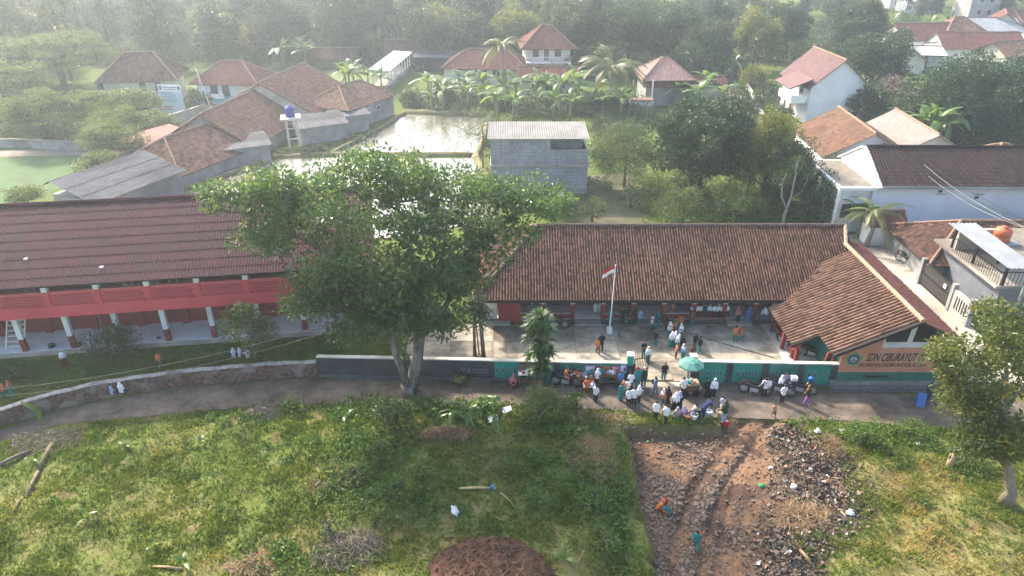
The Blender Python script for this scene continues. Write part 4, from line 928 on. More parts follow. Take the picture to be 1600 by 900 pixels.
# flat canopy and front rooms at its left
MB().bx(-2.3, 0, .4, 6.5, 0, 3.9).build('front_room', M_WHITE, wb); MB().bx(-2.9, .2, -.2, 7.4, 3.9, 4.15).build('canopy', M_WHITE, wb); MB().bx(-2.6, 0, .1, 7.1, 4.15, 4.17).build('canopy_gravel', pmat('canopy_grit', (.13, .115, .09), (.21, .185, .15), 2, .95), wb)
for y in (-.1, 2.5, 5): MB().bx(-2.85, -2.6, y, y + .25, 0, 3.9).build('column', M_WHITE, wb)
window(wb, -2.2, -.3, 1.2, 2.6, .4, -1, n=2)
MB().bx(-.25, 20, -.35, -.1, 0, 1.15).build('lower_wall', M_WWALL, wb)

# tiled houses on the right
F1 = (.24, .3, .05, 3)
house('tiled_house', (38.2, 49.0), R(-1), 15.5, 6.6, 1.9, 1.7, 'low brown tiled house in front of the white walled building', oh=.5, kind='hip', wall=M_GREYW, roof=M_TILE, tiles=F1, openings=[('f', 'w', -3, -1.6, .7, 1.6), ('f', 'd', -5.2, -4.3, 0, 1.7)], seed=41, ridge=M_RIDGE)
0 and house('tiled_house', (31.2, 50.6), R(88), 5.6, 4.2, 2.3, 1.3, 'small brown tiled annex at the left of the low tiled house', oh=.3, wall=M_WHITE, roof=M_TILE, tiles=F1, seed=42)
house('tiled_house', (41, 45.8), R(-4), 7.5, 5.2, 2.7, 1.5, 'brown tiled roof beside the orange water tank', oh=.4, wall=M_CREAM, roof=M_TILE_RED, tiles=F1, seed=43, openings=[('f', 'w', -1, .6, 1, 2.1)])
house('tiled_house', (35.6, 72.5), R(86), 10.0, 8.2, 3.0, 2.2, 'orange brown tiled house with small white gable near the lane', oh=.5, wall=M_WHITE, roof=M_TILE_OR, tiles=(.26, .3, .06, 2), seed=44, openings=[('l', 'w', -.5, .4, 3.1, 3.8), ('f', 'w', -1, .4, 1, 2.2)], bright=.4)
house('tiled_house', (43.0, 74.5), R(86), 10, 6.6, 2.6, 1.9, 'pale grey-brown tiled house right of the orange tiled house', oh=.5, wall=M_CREAM, roof=pmat('pale_tiles', (.20, .17, .15), (.28, .24, .21), 1.5, .85, rnd=(.34, .29, .25)), tiles=(.26, .3, .05, 2), seed=45, openings=[('l', 'w', -.6, .6, 1, 2)])
house('tiled_house', (36.0, 64.0), R(84), 8, 6.6, 2.4, 1.7, 'dark orange tiled house directly behind the white canopy', oh=.4, wall=M_CREAM, roof=M_TILE, tiles=(.26, .3, .06, 2), seed=46, openings=[('l', 'w', -.6, .6, .9, 1.9)], bright=.7)
house('gabled_house', (41.2, 95.0), R(92), 9.0, 7.0, 5.0, 3.0, 'two-storey white house with purple-brown roof and blank gable wall', oh=.6, wall=M_WWALL, roof=pmat('purple_tiles', (.11, .055, .055), (.15, .075, .07), 1.0, .7, rnd=(.20, .10, .095)), tiles=(.3, .34, .06, 2), seed=47, openings=[('l', 'w', 2.2, 3.2, 4.0, 4.4), ('b', 'w', -3.5, -2.2, 3.0, 4.4, 2), ('b', 'd', -.6, .4, 0, 2.1), ('b', 'w', 1.2, 2.4, 3.0, 4.4, 2), ('l', 'w', 2.4, 3.1, .9, 1.6)])
pb = empty('porch_balcony', (36.9, 92.4, 0), 0, 'white balcony with brown posts on the left side of the blank gabled house', 'balcony')
MB().bx(-1.2, .7, -1.5, 3, 2.5, 2.75).build('slab', M_WHITE, pb); MB().bx(-1.25, -1.1, -1.5, 3, 2.75, 3.5).build('parapet', M_WHITE, pb); MB().bx(-1.1, .7, -1.55, -1.4, 2.75, 3.5).build('parapet', M_WHITE, pb)
for y in (-1.4, .6, 2.8): MB().bx(-1.2, -1.0, y, y + .2, 0, 2.5).build('post', M_WOOD, pb)
MB().slab([(-1.9, -2.2, 4.5), (.9, -2.2, 5.7), (.9, 3.4, 5.7), (-1.9, 3.4, 4.5)], .15).build('awning', pmat('purple_tiles', (0, 0, 0)), pb)
# blue drums beside it
for k, (px_, py_) in enumerate(((1299, 189), (1305, 187))):
    p = P(px_, py_); o = MB().lathe([(.28, 0), (.3, .25), (.28, .3), (.3, .6), (.28, .65), (.29, .95), (.2, 1.0)], 12).build('blue_drum', flat('drum_blue', (.02, .05, .22)), label='blue plastic drum at the foot of the blank gable, %s of two' % ('left' if k == 0 else 'right'), cat='drum'); o.location = p
# grey house with gate, balcony and white metal canopy
gh = empty('grey_house', (30.2, 39.9, 0), 0, 'grey house with upper balcony and white ribbed metal canopy beside the lane', 'house')
M_BLUEGREY = pmat('blue_grey_render', (.13, .14, .16), (.18, .19, .21), 1, .85)
MB().bx(1.2, 12, 0, 7, 0, 2.9).build('wall', M_BLUEGREY, gh); MB().bx(.6, 12.1, -.3, 7.1, 2.9, 3.08).build('terrace_slab', M_CONC, gh)
MB().bx(3.2, 12, 2.3, 7, 3.08, 3.8).build('upper_wall', M_CREAM, gh); MB().bx(3.0, 12.1, 2.1, 7.1, 3.8, 3.93).build('roof_slab', pmat('canopy_grit', (0,)*3), gh); MB().bx(1.0, 3.6, 5.2, 5.4, 3.08, 4.6).build('upper_wall', pmat('beige_wall', (.42, .36, .28), (.5, .44, .35), 1.5, .9), gh)
corrugated(Vector((.9, -.4, 4.35)), Vector((2.9, -.4, 4.35)), Vector((2.5, 6.0, 4.75)), Vector((.5, 6.0, 4.75)), pmat('white_ribbed_sheet', (.19, .20, .22), (.25, .26, .28), 1, .6), 'canopy', gh, .3, .03, 1, 4)
for x, y in ((1.0, -.2), (2.8, -.2), (1.0, 3), (2.7, 3), (1, 5.6)): MB().bx(x - .06, x + .06, y - .06, y + .06, 3.08, 4.34).build('canopy_post', M_IRON, gh)
rl = MB(); rl.bx(.7, .74, -.2, 5.2, 4.0, 4.05); rl.bx(.7, 3.6, -.24, -.2, 4.0, 4.05); rl.build('handrail', M_IRON, gh)
bal = MB().bx(-.012, .012, -.012, .012, 3.08, 4.0).mesh('baluster', M_IRON)
for k in range(22): mesh_obj('baluster', bal, gh, loc=(.72, -.1 + k * .24, 0))
for k in range(11): mesh_obj('baluster', bal, gh, loc=(.85 + k * .25, -.22, 0))
window(gh, 5, 6.2, 3.2, 3.75, 2.3, -1, n=2); window(gh, 3, 4.4, 1.0, 2.2, 0, -1, n=2)
MB().bx(3.05, 4.6, 3.9, 5.4, 3.93, 4.03).build('tank_base', M_GREYW, gh)
tk = MB().lathe([(.5, 0), (.55, .1), (.55, .35), (.5, .4), (.55, .45), (.55, .8), (.42, .95), (.2, 1.0), (.2, 1.08)], 16).build('water_tank', pmat('orange_plastic', (.42, .10, .04), (.5, .13, .05), 2, .5), smooth=True, label='orange round plastic water tank on the grey house roof', cat='water tank'); tk.location = (33.75, 44.5, 4.03)
# gate wall along the lane
gw = empty('gate_wall', (29.9, 39.8, 0), 0, 'grey gate wall with dark slatted gate along the concrete lane', 'wall')
MB().bx(-.1, .1, 0, 2.0, 0, 1.7).build('wall', pmat('gate_wall_grey', (.30, .29, .28), (.38, .37, .35), 1.5, .9), gw); MB().bx(-.16, .16, -.15, .12, 0, 2.0).build('pier', M_GREYW, gw); MB().bx(-.16, .16, 2.0, 2.3, 0, 2.0).build('pier', M_GREYW, gw); MB().bx(-.16, .16, 6.0, 6.3, 0, 2.0).build('pier', M_GREYW, gw)
sl = MB().bx(-.13, -.1, 0, .07, .5, 1.4).mesh('slot', M_DARK)
for k in range(5): mesh_obj('slot', sl, gw, loc=(0, .35 + k * .28, 0))
fr = MB(); fr.bx(-.05, .05, 2.3, 6.0, .1, .2); fr.bx(-.05, .05, 2.3, 6.0, 1.75, 1.85); fr.bx(-.05, .05, 2.3, 6, .95, 1.03); fr.build('gate_frame', M_IRON, gw)
gb = MB().bx(-.02, .02, 0, .13, .2, 1.75).mesh('gate_board', pmat('dark_gate_board', (.045, .04, .04), (.075, .065, .06), 3, .7))
for k in range(20): mesh_obj('gate_board', gb, gw, loc=(0, 2.32 + k * .182, 0))
MB().bx(-.12, -.06, 2.9, 3.2, 1.2, 1.5).build('notice', M_WHITE, gw)
sheet('lane', None, .008, pmat('lane_concrete', (.34, .30, .24), (.46, .42, .34), 1, .9, c3=(.24, .21, .17)), world=[(25.0, 33.6, 0), (30.0, 33.2, 0), (30.5, 46.4, 0), (30.4, 54.8, 0), (26.6, 54.8, 0), (26.6, 47, 0)])
house('entrance_shelter', (30.3, 53.4), R(0), 2.6, 1.8, 2.0, .7, 'little red tiled shelter at the corner of the white building', cat='shelter', oh=.3, wall=M_WHITE, roof=M_TILE_RED, tiles=F1, seed=48)
# red roofs behind the white building
house('red_roof_house', (47.5, 66.5), R(4), 5.5, 5, 3, 1.4, 'red tiled roof peeping behind the dark brown roof', oh=.4, kind='hip', wall=M_CREAM, roof=M_TILE_RED, tiles=(.3, .3, .05, 2), seed=51)
house('red_roof_house', (55.5, 66.0), R(0), 8, 6, 3.2, 1.5, 'pinkish red roof at the right edge behind the dark brown roof', oh=.4, kind='hip', wall=M_CREAM, roof=M_TILE_RED, tiles=(.3, .3, .05, 2), seed=52)

# houses in the middle distance
FT = (.34, .36, .06, 2)
W4 = [('f', 'w', -2.5, -1.2, 1.0, 2.2, 2), ('f', 'd', -.5, .4, 0, 2.1), ('f', 'w', 1.2, 2.5, 1.0, 2.2, 2)]
hs = house('two_storey_house', (5.6, 121), R(4), 7.2, 6.2, 5.6, 2.4, 'two-storey cream house with hipped red-brown roof and balcony behind the palms', kind='hip', oh=.9, wall=M_CREAM, roof=M_TILE_RED, tiles=FT, hip=2.8, openings=W4 + [('f', 'w', -2.6, -1.4, 3.5, 4.8), ('f', 'd', -.7, .2, 3.0, 5.0), ('f', 'w', 1, 2.2, 3.5, 4.8)], seed=61)
MB().bx(-3.6, 3.6, -4.3, -3.1, 2.75, 2.95).build('balcony_slab', M_WHITE, hs); rl = MB(); rl.bx(-3.6, 3.6, -4.3, -4.24, 3.7, 3.78)
for k in range(25): rl.bx(-3.55 + k * .295, -3.51 + k * .295, -4.29, -4.25, 2.95, 3.7)
rl.build('balcony_rail', M_WHITE, hs); MB().bx(-3.6, -3.4, -4.3, -4.1, 0, 2.75).build('post', M_WHITE, hs); MB().bx(3.4, 3.6, -4.3, -4.1, 0, 2.75).build('post', M_WHITE, hs)
house('long_roof_house', (-4.0, 118), R(-6), 13, 6.5, 2.6, 2.2, 'long low house with red tiled roof left of the two-storey cream house', kind='hip', wall=M_CREAM, roof=M_TILE_RED, tiles=FT, openings=W4, seed=62)
house('low_red_roof', (5.5, 109), R(-3), 8.5, 4.5, 2.4, 1.3, 'low red roof below the two-storey cream house among bananas', wall=M_CREAM, roof=M_TILE_RED, tiles=FT, openings=W4, seed=63)
hs = house('brick_house', (21.6, 103), R(2), 6.0, 6.0, 4.1, 2.0, 'small house with pale red hipped roof and grey block wall behind the dark round tree', kind='hip', hip=2.6, oh=.7, wall=M_GREYW, roof=pmat('faded_red_tiles', (.22, .12, .10), (.30, .17, .14), 1, .85, rnd=(.36, .22, .18)), tiles=FT, openings=[('f', 'w', -2, -1, 2.6, 3.6), ('f', 'w', 1, 2, 2.6, 3.6)], seed=64)
MB().slab([(-3.6, -4.2, 2.9), (4.2, -4.2, 2.9), (4.2, -3.0, 3.4), (-3.6, -3.0, 3.4)], .08).build('lower_roof', M_TILE_RED, hs); MB().bx(-5.4, -2.2, -5.2, -3.8, 1.2, 1.35).build('terrace_roof', pmat('faded_red_tiles', (0, 0, 0)), hs); MB().bx(-5.4, -2.2, -5.1, -3.8, 0, 1.2).build('terrace_wall', M_WHITE, hs)
for x in (-5.3, -2.6): MB().bx(x, x + .15, -5.1, -4.95, 1.35, 4.0).build('post', M_WHITE, hs)
house('annex', (28, 103.5), R(2), 5, 3.6, 2.4, 1, 'low annex with red roof right of the pale red hipped house', oh=.3, wall=M_CREAM, roof=M_TILE_RED, tiles=FT, seed=65)
house('hut', (42, 150), R(5), 6.5, 5.5, 3.2, 2.4, 'brown thatch-like pyramid roof in the hazy trees', kind='hip', wall=M_CREAM, roof=M_TILE, tiles=FT, seed=66)
# white walled path at right centre
ribbon_wall('white_path_wall', [P(*p) for p in [(1136, 118), (1148, 107), (1160, 92)]], 1.5, .3, M_WHITE, M_WHITE, 'short white wall climbing beside the far lane')
sheet('far_lane', [(1150, 125), (1160, 160), (1205, 215), (1190, 215), (1140, 150), (1135, 122)], .006, M_PATH)
ribbon_wall('yard_wall', [P(*p) for p in [(1192, 200), (1178, 168), (1165, 145)]], 1.6, .25, M_WHITE, M_CONC, 'white garden wall behind the yellow-green conifer')
# left side
FL_ = (.3, .32, .06, 2)
hs = house('tarp_house', (-52.6, 103), R(12), 9, 7, 4.2, 2.6, 'old house with rusty brown roof and blue tarpaulin in the left haze', oh=.8, kind='hip', hip=2.6, wall=M_CREAM, roof=M_TILE, tiles=FL_, openings=[('f', 'w', 0, 1, 2, 3.4), ('f', 'w', 2, 3, 2, 3.4)], seed=71)
MB().bx(-5.2, -5.1, -3.8, -1, .5, 3.3).build('tarpaulin', flat('tarp_blue', (.03, .12, .4), .5), hs); MB().bx(-1.5, 4.8, -5.6, -3.6, 0, 1.4).build('garden_wall', M_CONC, hs)
hs = house('white_house', (-40.5, 105), R(-4), 8.6, 6.2, 3.2, 2.1, 'white house with red hipped roof and light blue base', oh=.8, kind='hip', hip=2.8, wall=M_WHITE, roof=M_TILE_RED, tiles=FL_, openings=[('f', 'w', -2.4, -1.2, .9, 2.7), ('f', 'w', -.7, .5, .9, 2.7)], seed=72)
MB().bx(-4.5, 4.5, -4.2, -3.15, 0, .95).build('terrace', pmat('light_blue_paint', (.12, .32, .42), (.16, .38, .48), 1.5, .8), hs)
bn = MB().bx(-3.4, 0, -4.26, -4.21, .8, 1.5).build('banner', M_WHITE, hs)
house('big_tile_house', (-29.8, 94), R(81), 13, 14, 2.2, 3.6, 'large building with broad brown tiled roof by the paddies', oh=.5, wall=M_CREAM, roof=M_RUST, tiles=(.28, .3, .06, 2), seed=73, ridge=M_RIDGE, bright=.9)
house('big_tile_house', (-32.6, 82), R(81), 12.5, 10.5, 1.9, 3.0, 'brown tiled house in front of the broad tiled building', oh=.5, wall=M_GREYW, roof=M_RUST, tiles=(.28, .3, .06, 2), seed=74, bright=.9)
house('big_tile_house', (-34.0, 72.6), R(66), 10.5, 8.0, 1.7, 2.3, 'brown tiled house above the bund of the near paddy', oh=.5, kind='hip', hip=2.4, wall=M_GREYW, roof=M_RUST, tiles=(.28, .3, .06, 2), seed=75, bright=.8)
house('small_tile_house', (-21.0, 92.5), R(63), 9.4, 6.6, 2.8, 1.9, 'small orange tiled house with grey streaked wall at the paddy corner', oh=.35, kind='hip', hip=2.6, wall=M_GREYW, roof=M_TILE_OR, tiles=(.28, .3, .06, 2), seed=76, openings=[('b', 'w', -2.5, -1.9, 1.3, 1.9), ('f', 'w', 1, 1.7, 1.3, 2.0), ('f', 'w', -1.2, -.5, 1.3, 2.0)], bright=.6)
def lean_to(name, px, py, rz, L, D, z0, z1, label, mat=M_ASB, wall=M_GREYW):
    p = P(px, py); o = empty(name, tuple(p), rz, label, 'shed'); MB().bx(-L/2, L/2, 0, D - .2, 0, z0 - .06).build('wall', wall, o)
    corrugated(Vector((-L/2 - .3, -.4, z0)), Vector((L/2 + .3, -.4, z0)), Vector((L/2 + .3, D, z1)), Vector((-L/2 - .3, D, z1)), mat, 'roof', o, .3, .04, 1, 4); return o
lean_to('lean_to', 508, 222, R(30), 5.5, 3.4, 2.0, 2.7, 'grey sheet lean-to beside the blue water tank')
lean_to('lean_to', 552, 208, R(30), 4.2, 2.4, 2.2, 2.6, 'low sheet lean-to against the small orange tiled house', M_ASB)
lean_to('lean_to', 388, 258, R(28), 5.0, 3.6, 2.0, 2.5, 'greyish sheet roof beside the brown tiled houses', M_ASB)
lean_to('lean_to', 245, 258, R(62), 9.0, 3.0, 2.4, 3.0, 'strip of faded pink tiles left of the brown tiled houses', pmat('faded_pink_tiles', (.30, .14, .11), (.38, .19, .15), 1.5, .85))
sh = empty('sheet_roof_shed', (-35.9, 61.3, 0), R(66), 'long shed with grey sheet roof behind the maroon roof', 'shed')
MB().bx(-4.6, 4.6, -2.6, 2.6, 0, 2.4).build('wall', M_GREYW, sh)
corrugated(Vector((-5, -3.1, 2.35)), Vector((5, -3.1, 2.35)), Vector((5, 2.0, 3.7)), Vector((-5, 2.0, 3.7)), M_ASB, 'roof', sh, .25, .04, 3, 4); corrugated(Vector((5, 3.1, 3.2)), Vector((-5, 3.1, 3.2)), Vector((-5, 2.02, 3.7)), Vector((5, 2.02, 3.7)), M_ASB, 'roof', sh, .25, .04, 1, 4)
# water tower
wt = empty('water_tower', tuple(P(461, 232)), R(15), 'slender concrete water tower stand by the brown tiled house', 'tower')
for x in (-.55, .55):
    for y in (-.55, .55): MB().bx(x - .1, x + .1, y - .1, y + .1, 0, 3.5).build('leg', M_CREAM, wt)
for z in (1.2, 2.4): MB().bx(-.6, .6, -.58, -.48, z, z + .12).build('brace', M_CREAM, wt)
MB().bx(-1.1, 1.1, -1.1, 1.1, 3.5, 3.7).build('platform', M_CREAM, wt)
tk = MB().lathe([(.5, 0), (.54, .1), (.54, .5), (.5, .55), (.54, .6), (.54, .95), (.4, 1.1), (.15, 1.15), (.15, 1.25)], 14).build('water_tank', flat('tank_blue', (.05, .07, .28)), smooth=True, label='blue plastic water tank on the concrete tower', cat='water tank'); tk.location = P(461, 232) + Vector((0, 0, 3.7))
# covered white walkway
gl = empty('covered_walkway', tuple(P(596, 140)), math.atan2(15, 1.2), 'white covered walkway with posts beyond the paddies', 'walkway')
MB().bx(0, 16, -1.3, 1.3, 0, .6).build('base', M_CONC, gl); MB().slab([(-.3, -1.6, 2.9), (16.3, -1.6, 2.9), (16.3, 1.6, 3.1), (-.3, 1.6, 3.1)], .15).build('roof', M_WHITE, gl)
pp = MB().bx(-.08, .08, -.08, .08, .6, 2.9).mesh('post', M_WHITE)
for k in range(9): mesh_obj('post', pp, gl, loc=(.2 + k * 1.95, -1.2, 0)); mesh_obj('post', pp, gl, loc=(.2 + k * 1.95, 1.2, 0))
for z in (1.0, 1.5): MB().bx(.2, 15.8, -1.23, -1.17, z, z + .06).build('rail', M_WHITE, gl)
lean_to('open_shed', 680, 112, R(-5), 7.0, 4, 2.4, 2.8, 'dark open shed with white frame below the big round tree', M_ASB, M_DARK)
house('ruin', (-18, 132), R(8), 9, 5, 2.2, 2.0, 'low brown shack at the back of the meadow', cat='shack', wall=M_WOOD, roof=M_TILE, tiles=FT, seed=77)
house('shack', (-32, 130), R(3), 9, 4, 1.8, 1.2, 'dark low shack along the meadow hedge', cat='shack', wall=M_WOOD, roof=M_TILE, tiles=FT, seed=78)
# banner board
bb = empty('banner_board', tuple(P(275, 184)), R(-8), 'tall pale blue printed notice banner on two posts', 'banner')
for x in (-1.5, 1.5): MB().tube([(x, .08, 0), (x, .08, 4.2)], .05, 6).build('post', M_METAL, bb)
bf = MB().bx(-1.6, 1.6, -.03, .03, .6, 4.3).build('face', pmat('banner_print', (.45, .58, .68), (.55, .66, .74), .8, .6), bb)
MB().bx(-1.6, 1.6, -.036, -.031, 3.4, 4.3).build('heading_strip', M_WHITE, bf)
pr = MB(); rr_ = random.Random(3)
for r in range(5):
    z = 3.25 - r * .27; pr.bx(-1.4, -1.4 + rr_.uniform(1.4, 2.7), -.042, -.037, z, z + .07)
pr.build('print_lines', flat('banner_ink', (.12, .14, .2)), bf); 
for z in (1.35, 1.05): MB().bx(-1.4, -.1, -.042, -.037, z, z + .14).build('red_line', flat('banner_red', (.5, .07, .06)), bf)
hd = MB(); hd.bx(-1.0, 1.0, -.042, -.037, 3.95, 4.05); hd.bx(-.8, .8, -.042, -.037, 3.7, 3.78); hd.build('heading_text', flat('banner_ink', (0, 0, 0)), bf)
for x in (-1.4, 1.15): MB().bx(x, x + .25, -.042, -.037, 3.7, 4.15).build('logo', flat('banner_navy', (.05, .06, .12)), bf)
wfp = empty('thin_flagpole', tuple(P(336, 186)), 0, 'thin white flagpole near the white house with blue base', 'flagpole'); MB().tube([(0, 0, 0), (-1.2, 0, 6.6)], [.06, .035], 6).build('shaft', M_WHITE, wfp); MB().add([(-1.2, 0, 6.5), (-1.05, .02, 6.2), (-1.0, 0, 4.6), (-1.1, .1, 4.4)], [(0, 1, 2, 3)]).build('folded_flag', flat('flag_white', (.8, .8, .8)), wfp)
# far village at the upper right
vil = [  # px, base py, L, D, h, rise, rz, kind, roof, wall, label
 (1500, 80, 9, 7, 3.4, 2.6, 8, 'hip', M_TILE_OR, M_WHITE, 'orange hipped roof house tallest of the hazy village'),
 (1446, 82, 11, 7, 2.8, 2.2, 4, 'gable', M_TILE_RED, M_CREAM, 'long dark red roof left of the orange hipped roof in the village'),
 (1544, 74, 12, 8, 3.0, 2.2, 0, 'gable', pmat('grey_tiles', (.25, .25, .26), (.32, .32, .33), 1, .8, rnd=(.4, .4, .4)), M_WHITE, 'grey roofed house right of the orange hipped roof'),
 (1578, 70, 10, 9, 3.0, 3.0, 60, 'gable', M_TILE_RED, M_CREAM, 'red gabled roof at the far right of the village'),
 (1588, 58, 9, 8, 3.2, 2.4, 40, 'hip', M_TILE_RED, M_CREAM, 'red hipped roof behind the far right gabled roof'),
 (1398, 112, 5.5, 4, 2.6, 1.8, 40, 'gable', M_TILE_OR, M_WHITE, 'small bright orange roof at the near left of the village'),
 (1420, 114, 6.5, 5, 2.4, 1.8, 75, 'gable', M_TILE_RED, M_CREAM, 'faded red roof right of the small bright orange roof'),
 (1533, 98, 14, 7, 2.8, 2.0, -3, 'gable', M_TILE_RED, M_WHITE, 'long dark maroon roof in the front row of the village'),
 (1584, 112, 8, 6, 2.8, 1.8, 20, 'gable', M_TILE_OR, M_CREAM, 'brownish roof at the right edge below the village'),
 (1586, 92, 8, 6, 3.0, 1.4, 10, 'hip', pmat('whitish_tiles', (.5, .48, .46), (.6, .58, .55), 1, .7, rnd=(.66, .64, .6)), M_WHITE, 'whitish roofed house at the right edge of the village'),
 (1470, 96, 6, 4, 2.2, .8, 12, 'gable', pmat('cream_sheet', (.55, .52, .44), (.62, .6, .5), 1, .7, rnd=(.66, .63, .54)), M_WHITE, 'cream sheet roof in front of the long dark red roof'),
 (1440, 104, 7, 5, 2.2, .9, -5, 'gable', pmat('cream_sheet', (0,)*3), M_CREAM, 'low cream roof left of the cream sheet roof'),
 (1420, 96, 6, 4, 2.3, .8, 5, 'gable', pmat('grey_tiles', (0,)*3), M_WHITE, 'low grey roof at the left end of the village'),
 (1440, 20, 9, 6, 3.2, 1.0, 5, 'gable', pmat('whitish_tiles', (0,)*3), M_WHITE, 'white roof glimpsed at the far top right'),
 (1405, 14, 6, 5, 3.5, 1.0, 0, 'hip', pmat('whitish_tiles', (0,)*3), M_WHITE, 'small white dome-like roof at the top edge'),
 (72, 46, 4, 4, 4, .6, 0, 'gable', M_ASB, M_WHITE, 'small white building in the upper left haze'),
 (622, 62, 6, 5, 3, 1.6, -20, 'gable', M_ASB, M_GREYW, 'pale roofed shed behind the walkway trees'),
 (1050, 50, 8, 5, 3, 1.6, 0, 'gable', M_TILE_RED, M_CREAM, 'dim brown roof among the central far trees'),
]
for i, (px_, py_, L_, D_2, h_, r_, a_, k_, rf_, w_, lb) in enumerate(vil):
    p = P(px_, py_); house('village_house', (p.x, p.y + D_2 / 2), R(a_), L_, D_2, h_, r_, lb, kind=k_, oh=.6, wall=w_, roof=rf_, tiles=(.5, .5, .07, 2), openings=[('f', 'w', -1.6, -.5, 1, 2.1), ('f', 'd', .2, 1.0, 0, 2.0)] if a_ < 30 else [], seed=90 + i)
tb = empty('tower_block', tuple(P(1527, 52)), 0, 'plain whitish three-storey block with flat roof in the village haze', 'building')
MB().bx(-3.2, 3.2, 0, 7, 0, 8.4).build('wall', M_GREYW, tb); MB().bx(-3.7, 3.7, -.5, 7.5, 8.4, 8.8).build('roof', M_WHITE, tb)
for z in (1.2, 3.9, 6.4): window(tb, -1.6, -.4, z, z + 1.2, 0); window(tb, .6, 1.8, z, z + 1.2, 0)
# ================================================================ vegetation
def leaf_cards(C, N, RAD, size, rng, flatz=.75, up=.55, clump=None, shell=.35, wid=.42, fold=.25, crnd=None, hang=0.0):
    """N[i] leaves round each clump centre C[i] inside radius RAD[i]; returns verts, quads, per-leaf value"""
    C = np.asarray(C, float); N = np.asarray(N, int); tot = int(N.sum()); idx = np.repeat(np.arange(len(C)), N)
    d = rng.normal(size=(tot, 3)); d /= np.linalg.norm(d, axis=1, keepdims=True) + 1e-9
    rr = (shell + (1 - shell) * rng.random(tot)) ** .6
    off = d * rr[:, None] * np.asarray(RAD)[idx][:, None]; off[:, 2] *= flatz
    p = C[idx] + off
    ax = d * .7 + rng.normal(size=(tot, 3)) * .6; ax[:, 2] -= hang; ax /= np.linalg.norm(ax, axis=1, keepdims=True)
    nr = rng.normal(size=(tot, 3)) * .6 + d * .35 + np.array([0, 0, up]); nr -= ax * (nr * ax).sum(1, keepdims=True); nr /= np.linalg.norm(nr, axis=1, keepdims=True) + 1e-9
    sd = np.cross(nr, ax); s = (size * rng.uniform(.65, 1.3, tot))[:, None]
    a = p - ax * s * .5; b = p + ax * s * .5; m = p + ax * s * .05 + nr * s * fold * .5
    V = np.stack([a, m + sd * s * wid * .5, b, m - sd * s * wid * .5], 1).reshape(-1, 3)
    F = np.arange(tot * 4).reshape(-1, 4)
    cv = rng.random(len(C)) if crnd is None else np.asarray(crnd)
    rv = np.clip(cv[idx] * .55 + rng.random(tot) * .5 - .05, 0, 1)
    return V, F, rv

def grow(trunks, targets, rng, rtip=.02, expo=.45, bow=.12, step=.7, rmin=None):
    "branches from the trunk polylines to every target; returns (positions, parents, radii)"
    pos = []; par = []
    for tl in trunks:
        prev = -1
        for i, p in enumerate(tl):
            p = np.array(tuple(p), float)
            if i == 0 and pos:
                k = int(np.argmin([np.linalg.norm(np.array(q) - p) for q in pos]))
                prev = k
                if np.linalg.norm(np.array(pos[k]) - p) < .05: continue
            if prev >= 0:
                a = np.array(pos[prev]); n = max(1, int(np.linalg.norm(p - a) / step))
                for j in range(1, n + 1): pos.append(a + (p - a) * j / n + (rng.normal(size=3) * .04 * step if j < n else 0)); par.append(prev); prev = len(pos) - 1
            else: pos.append(p); par.append(-1); prev = len(pos) - 1
    ntr = len(pos); tips = []
    zmin = min(p[2] for p in pos) + (max(p[2] for p in pos) - min(p[2] for p in pos)) * .35
    order = sorted(range(len(targets)), key=lambda i: min(np.linalg.norm(np.array(targets[i]) - q) for q in pos[:ntr][-8:]))
    for ti in order:
        t = np.array(targets[ti], float); A = np.array(pos); dd = np.linalg.norm(A - t, axis=1) + np.where(A[:, 2] < zmin, 50, 0) + np.clip(A[:, 2] - t[2], 0, None) * .8
        k = int(np.argmin(dd)); a = A[k]; L = np.linalg.norm(t - a); n = max(2, int(L / step)); bw = rng.normal(size=3) * bow * L; bw[2] = abs(bw[2]) * .8; prev = k
        for j in range(1, n + 1):
            u = j / n; pos.append(a + (t - a) * u + bw * math.sin(math.pi * u)); par.append(prev); prev = len(pos) - 1
        tips.append(prev)
    cnt = np.zeros(len(pos)); 
    for t in tips:
        q = t
        while q >= 0: cnt[q] += 1; q = par[q]
    cnt = np.maximum(cnt, 1)
    return np.array(pos), par, rtip * cnt ** expo
def branch_mesh(pos, par, rad, base_r=None, nbig=8):
    ch = {}
    for i, p in enumerate(par): ch.setdefault(p, []).append(i)
    mb = MB(); starts = [(r, None) for r in ch.get(-1, [])]
    while starts:
        s, pre = starts.pop(); chain = ([pre] if pre is not None else []) + [s]; q = s
        while ch.get(q):
            cs = sorted(ch[q], key=lambda i: -rad[i]); starts += [(c, q) for c in cs[1:]]; q = cs[0]; chain.append(q)
        rr = [rad[i] for i in chain]
        if pre is not None: rr[0] = min(rr[0], rr[1] * 1.25)
        if len(chain) > 1: mb.tube([pos[i] for i in chain], rr, nbig if max(rr) > .1 else (5 if max(rr) > .04 else 3), cap=max(rr) > .1)
    return mb
def trunk_flare(rad, pos, base, f=1.6, h=.9):
    z = pos[:, 2]; return rad * (1 + (f - 1) * np.exp(-np.clip(z - base, 0, None) / h * 2))

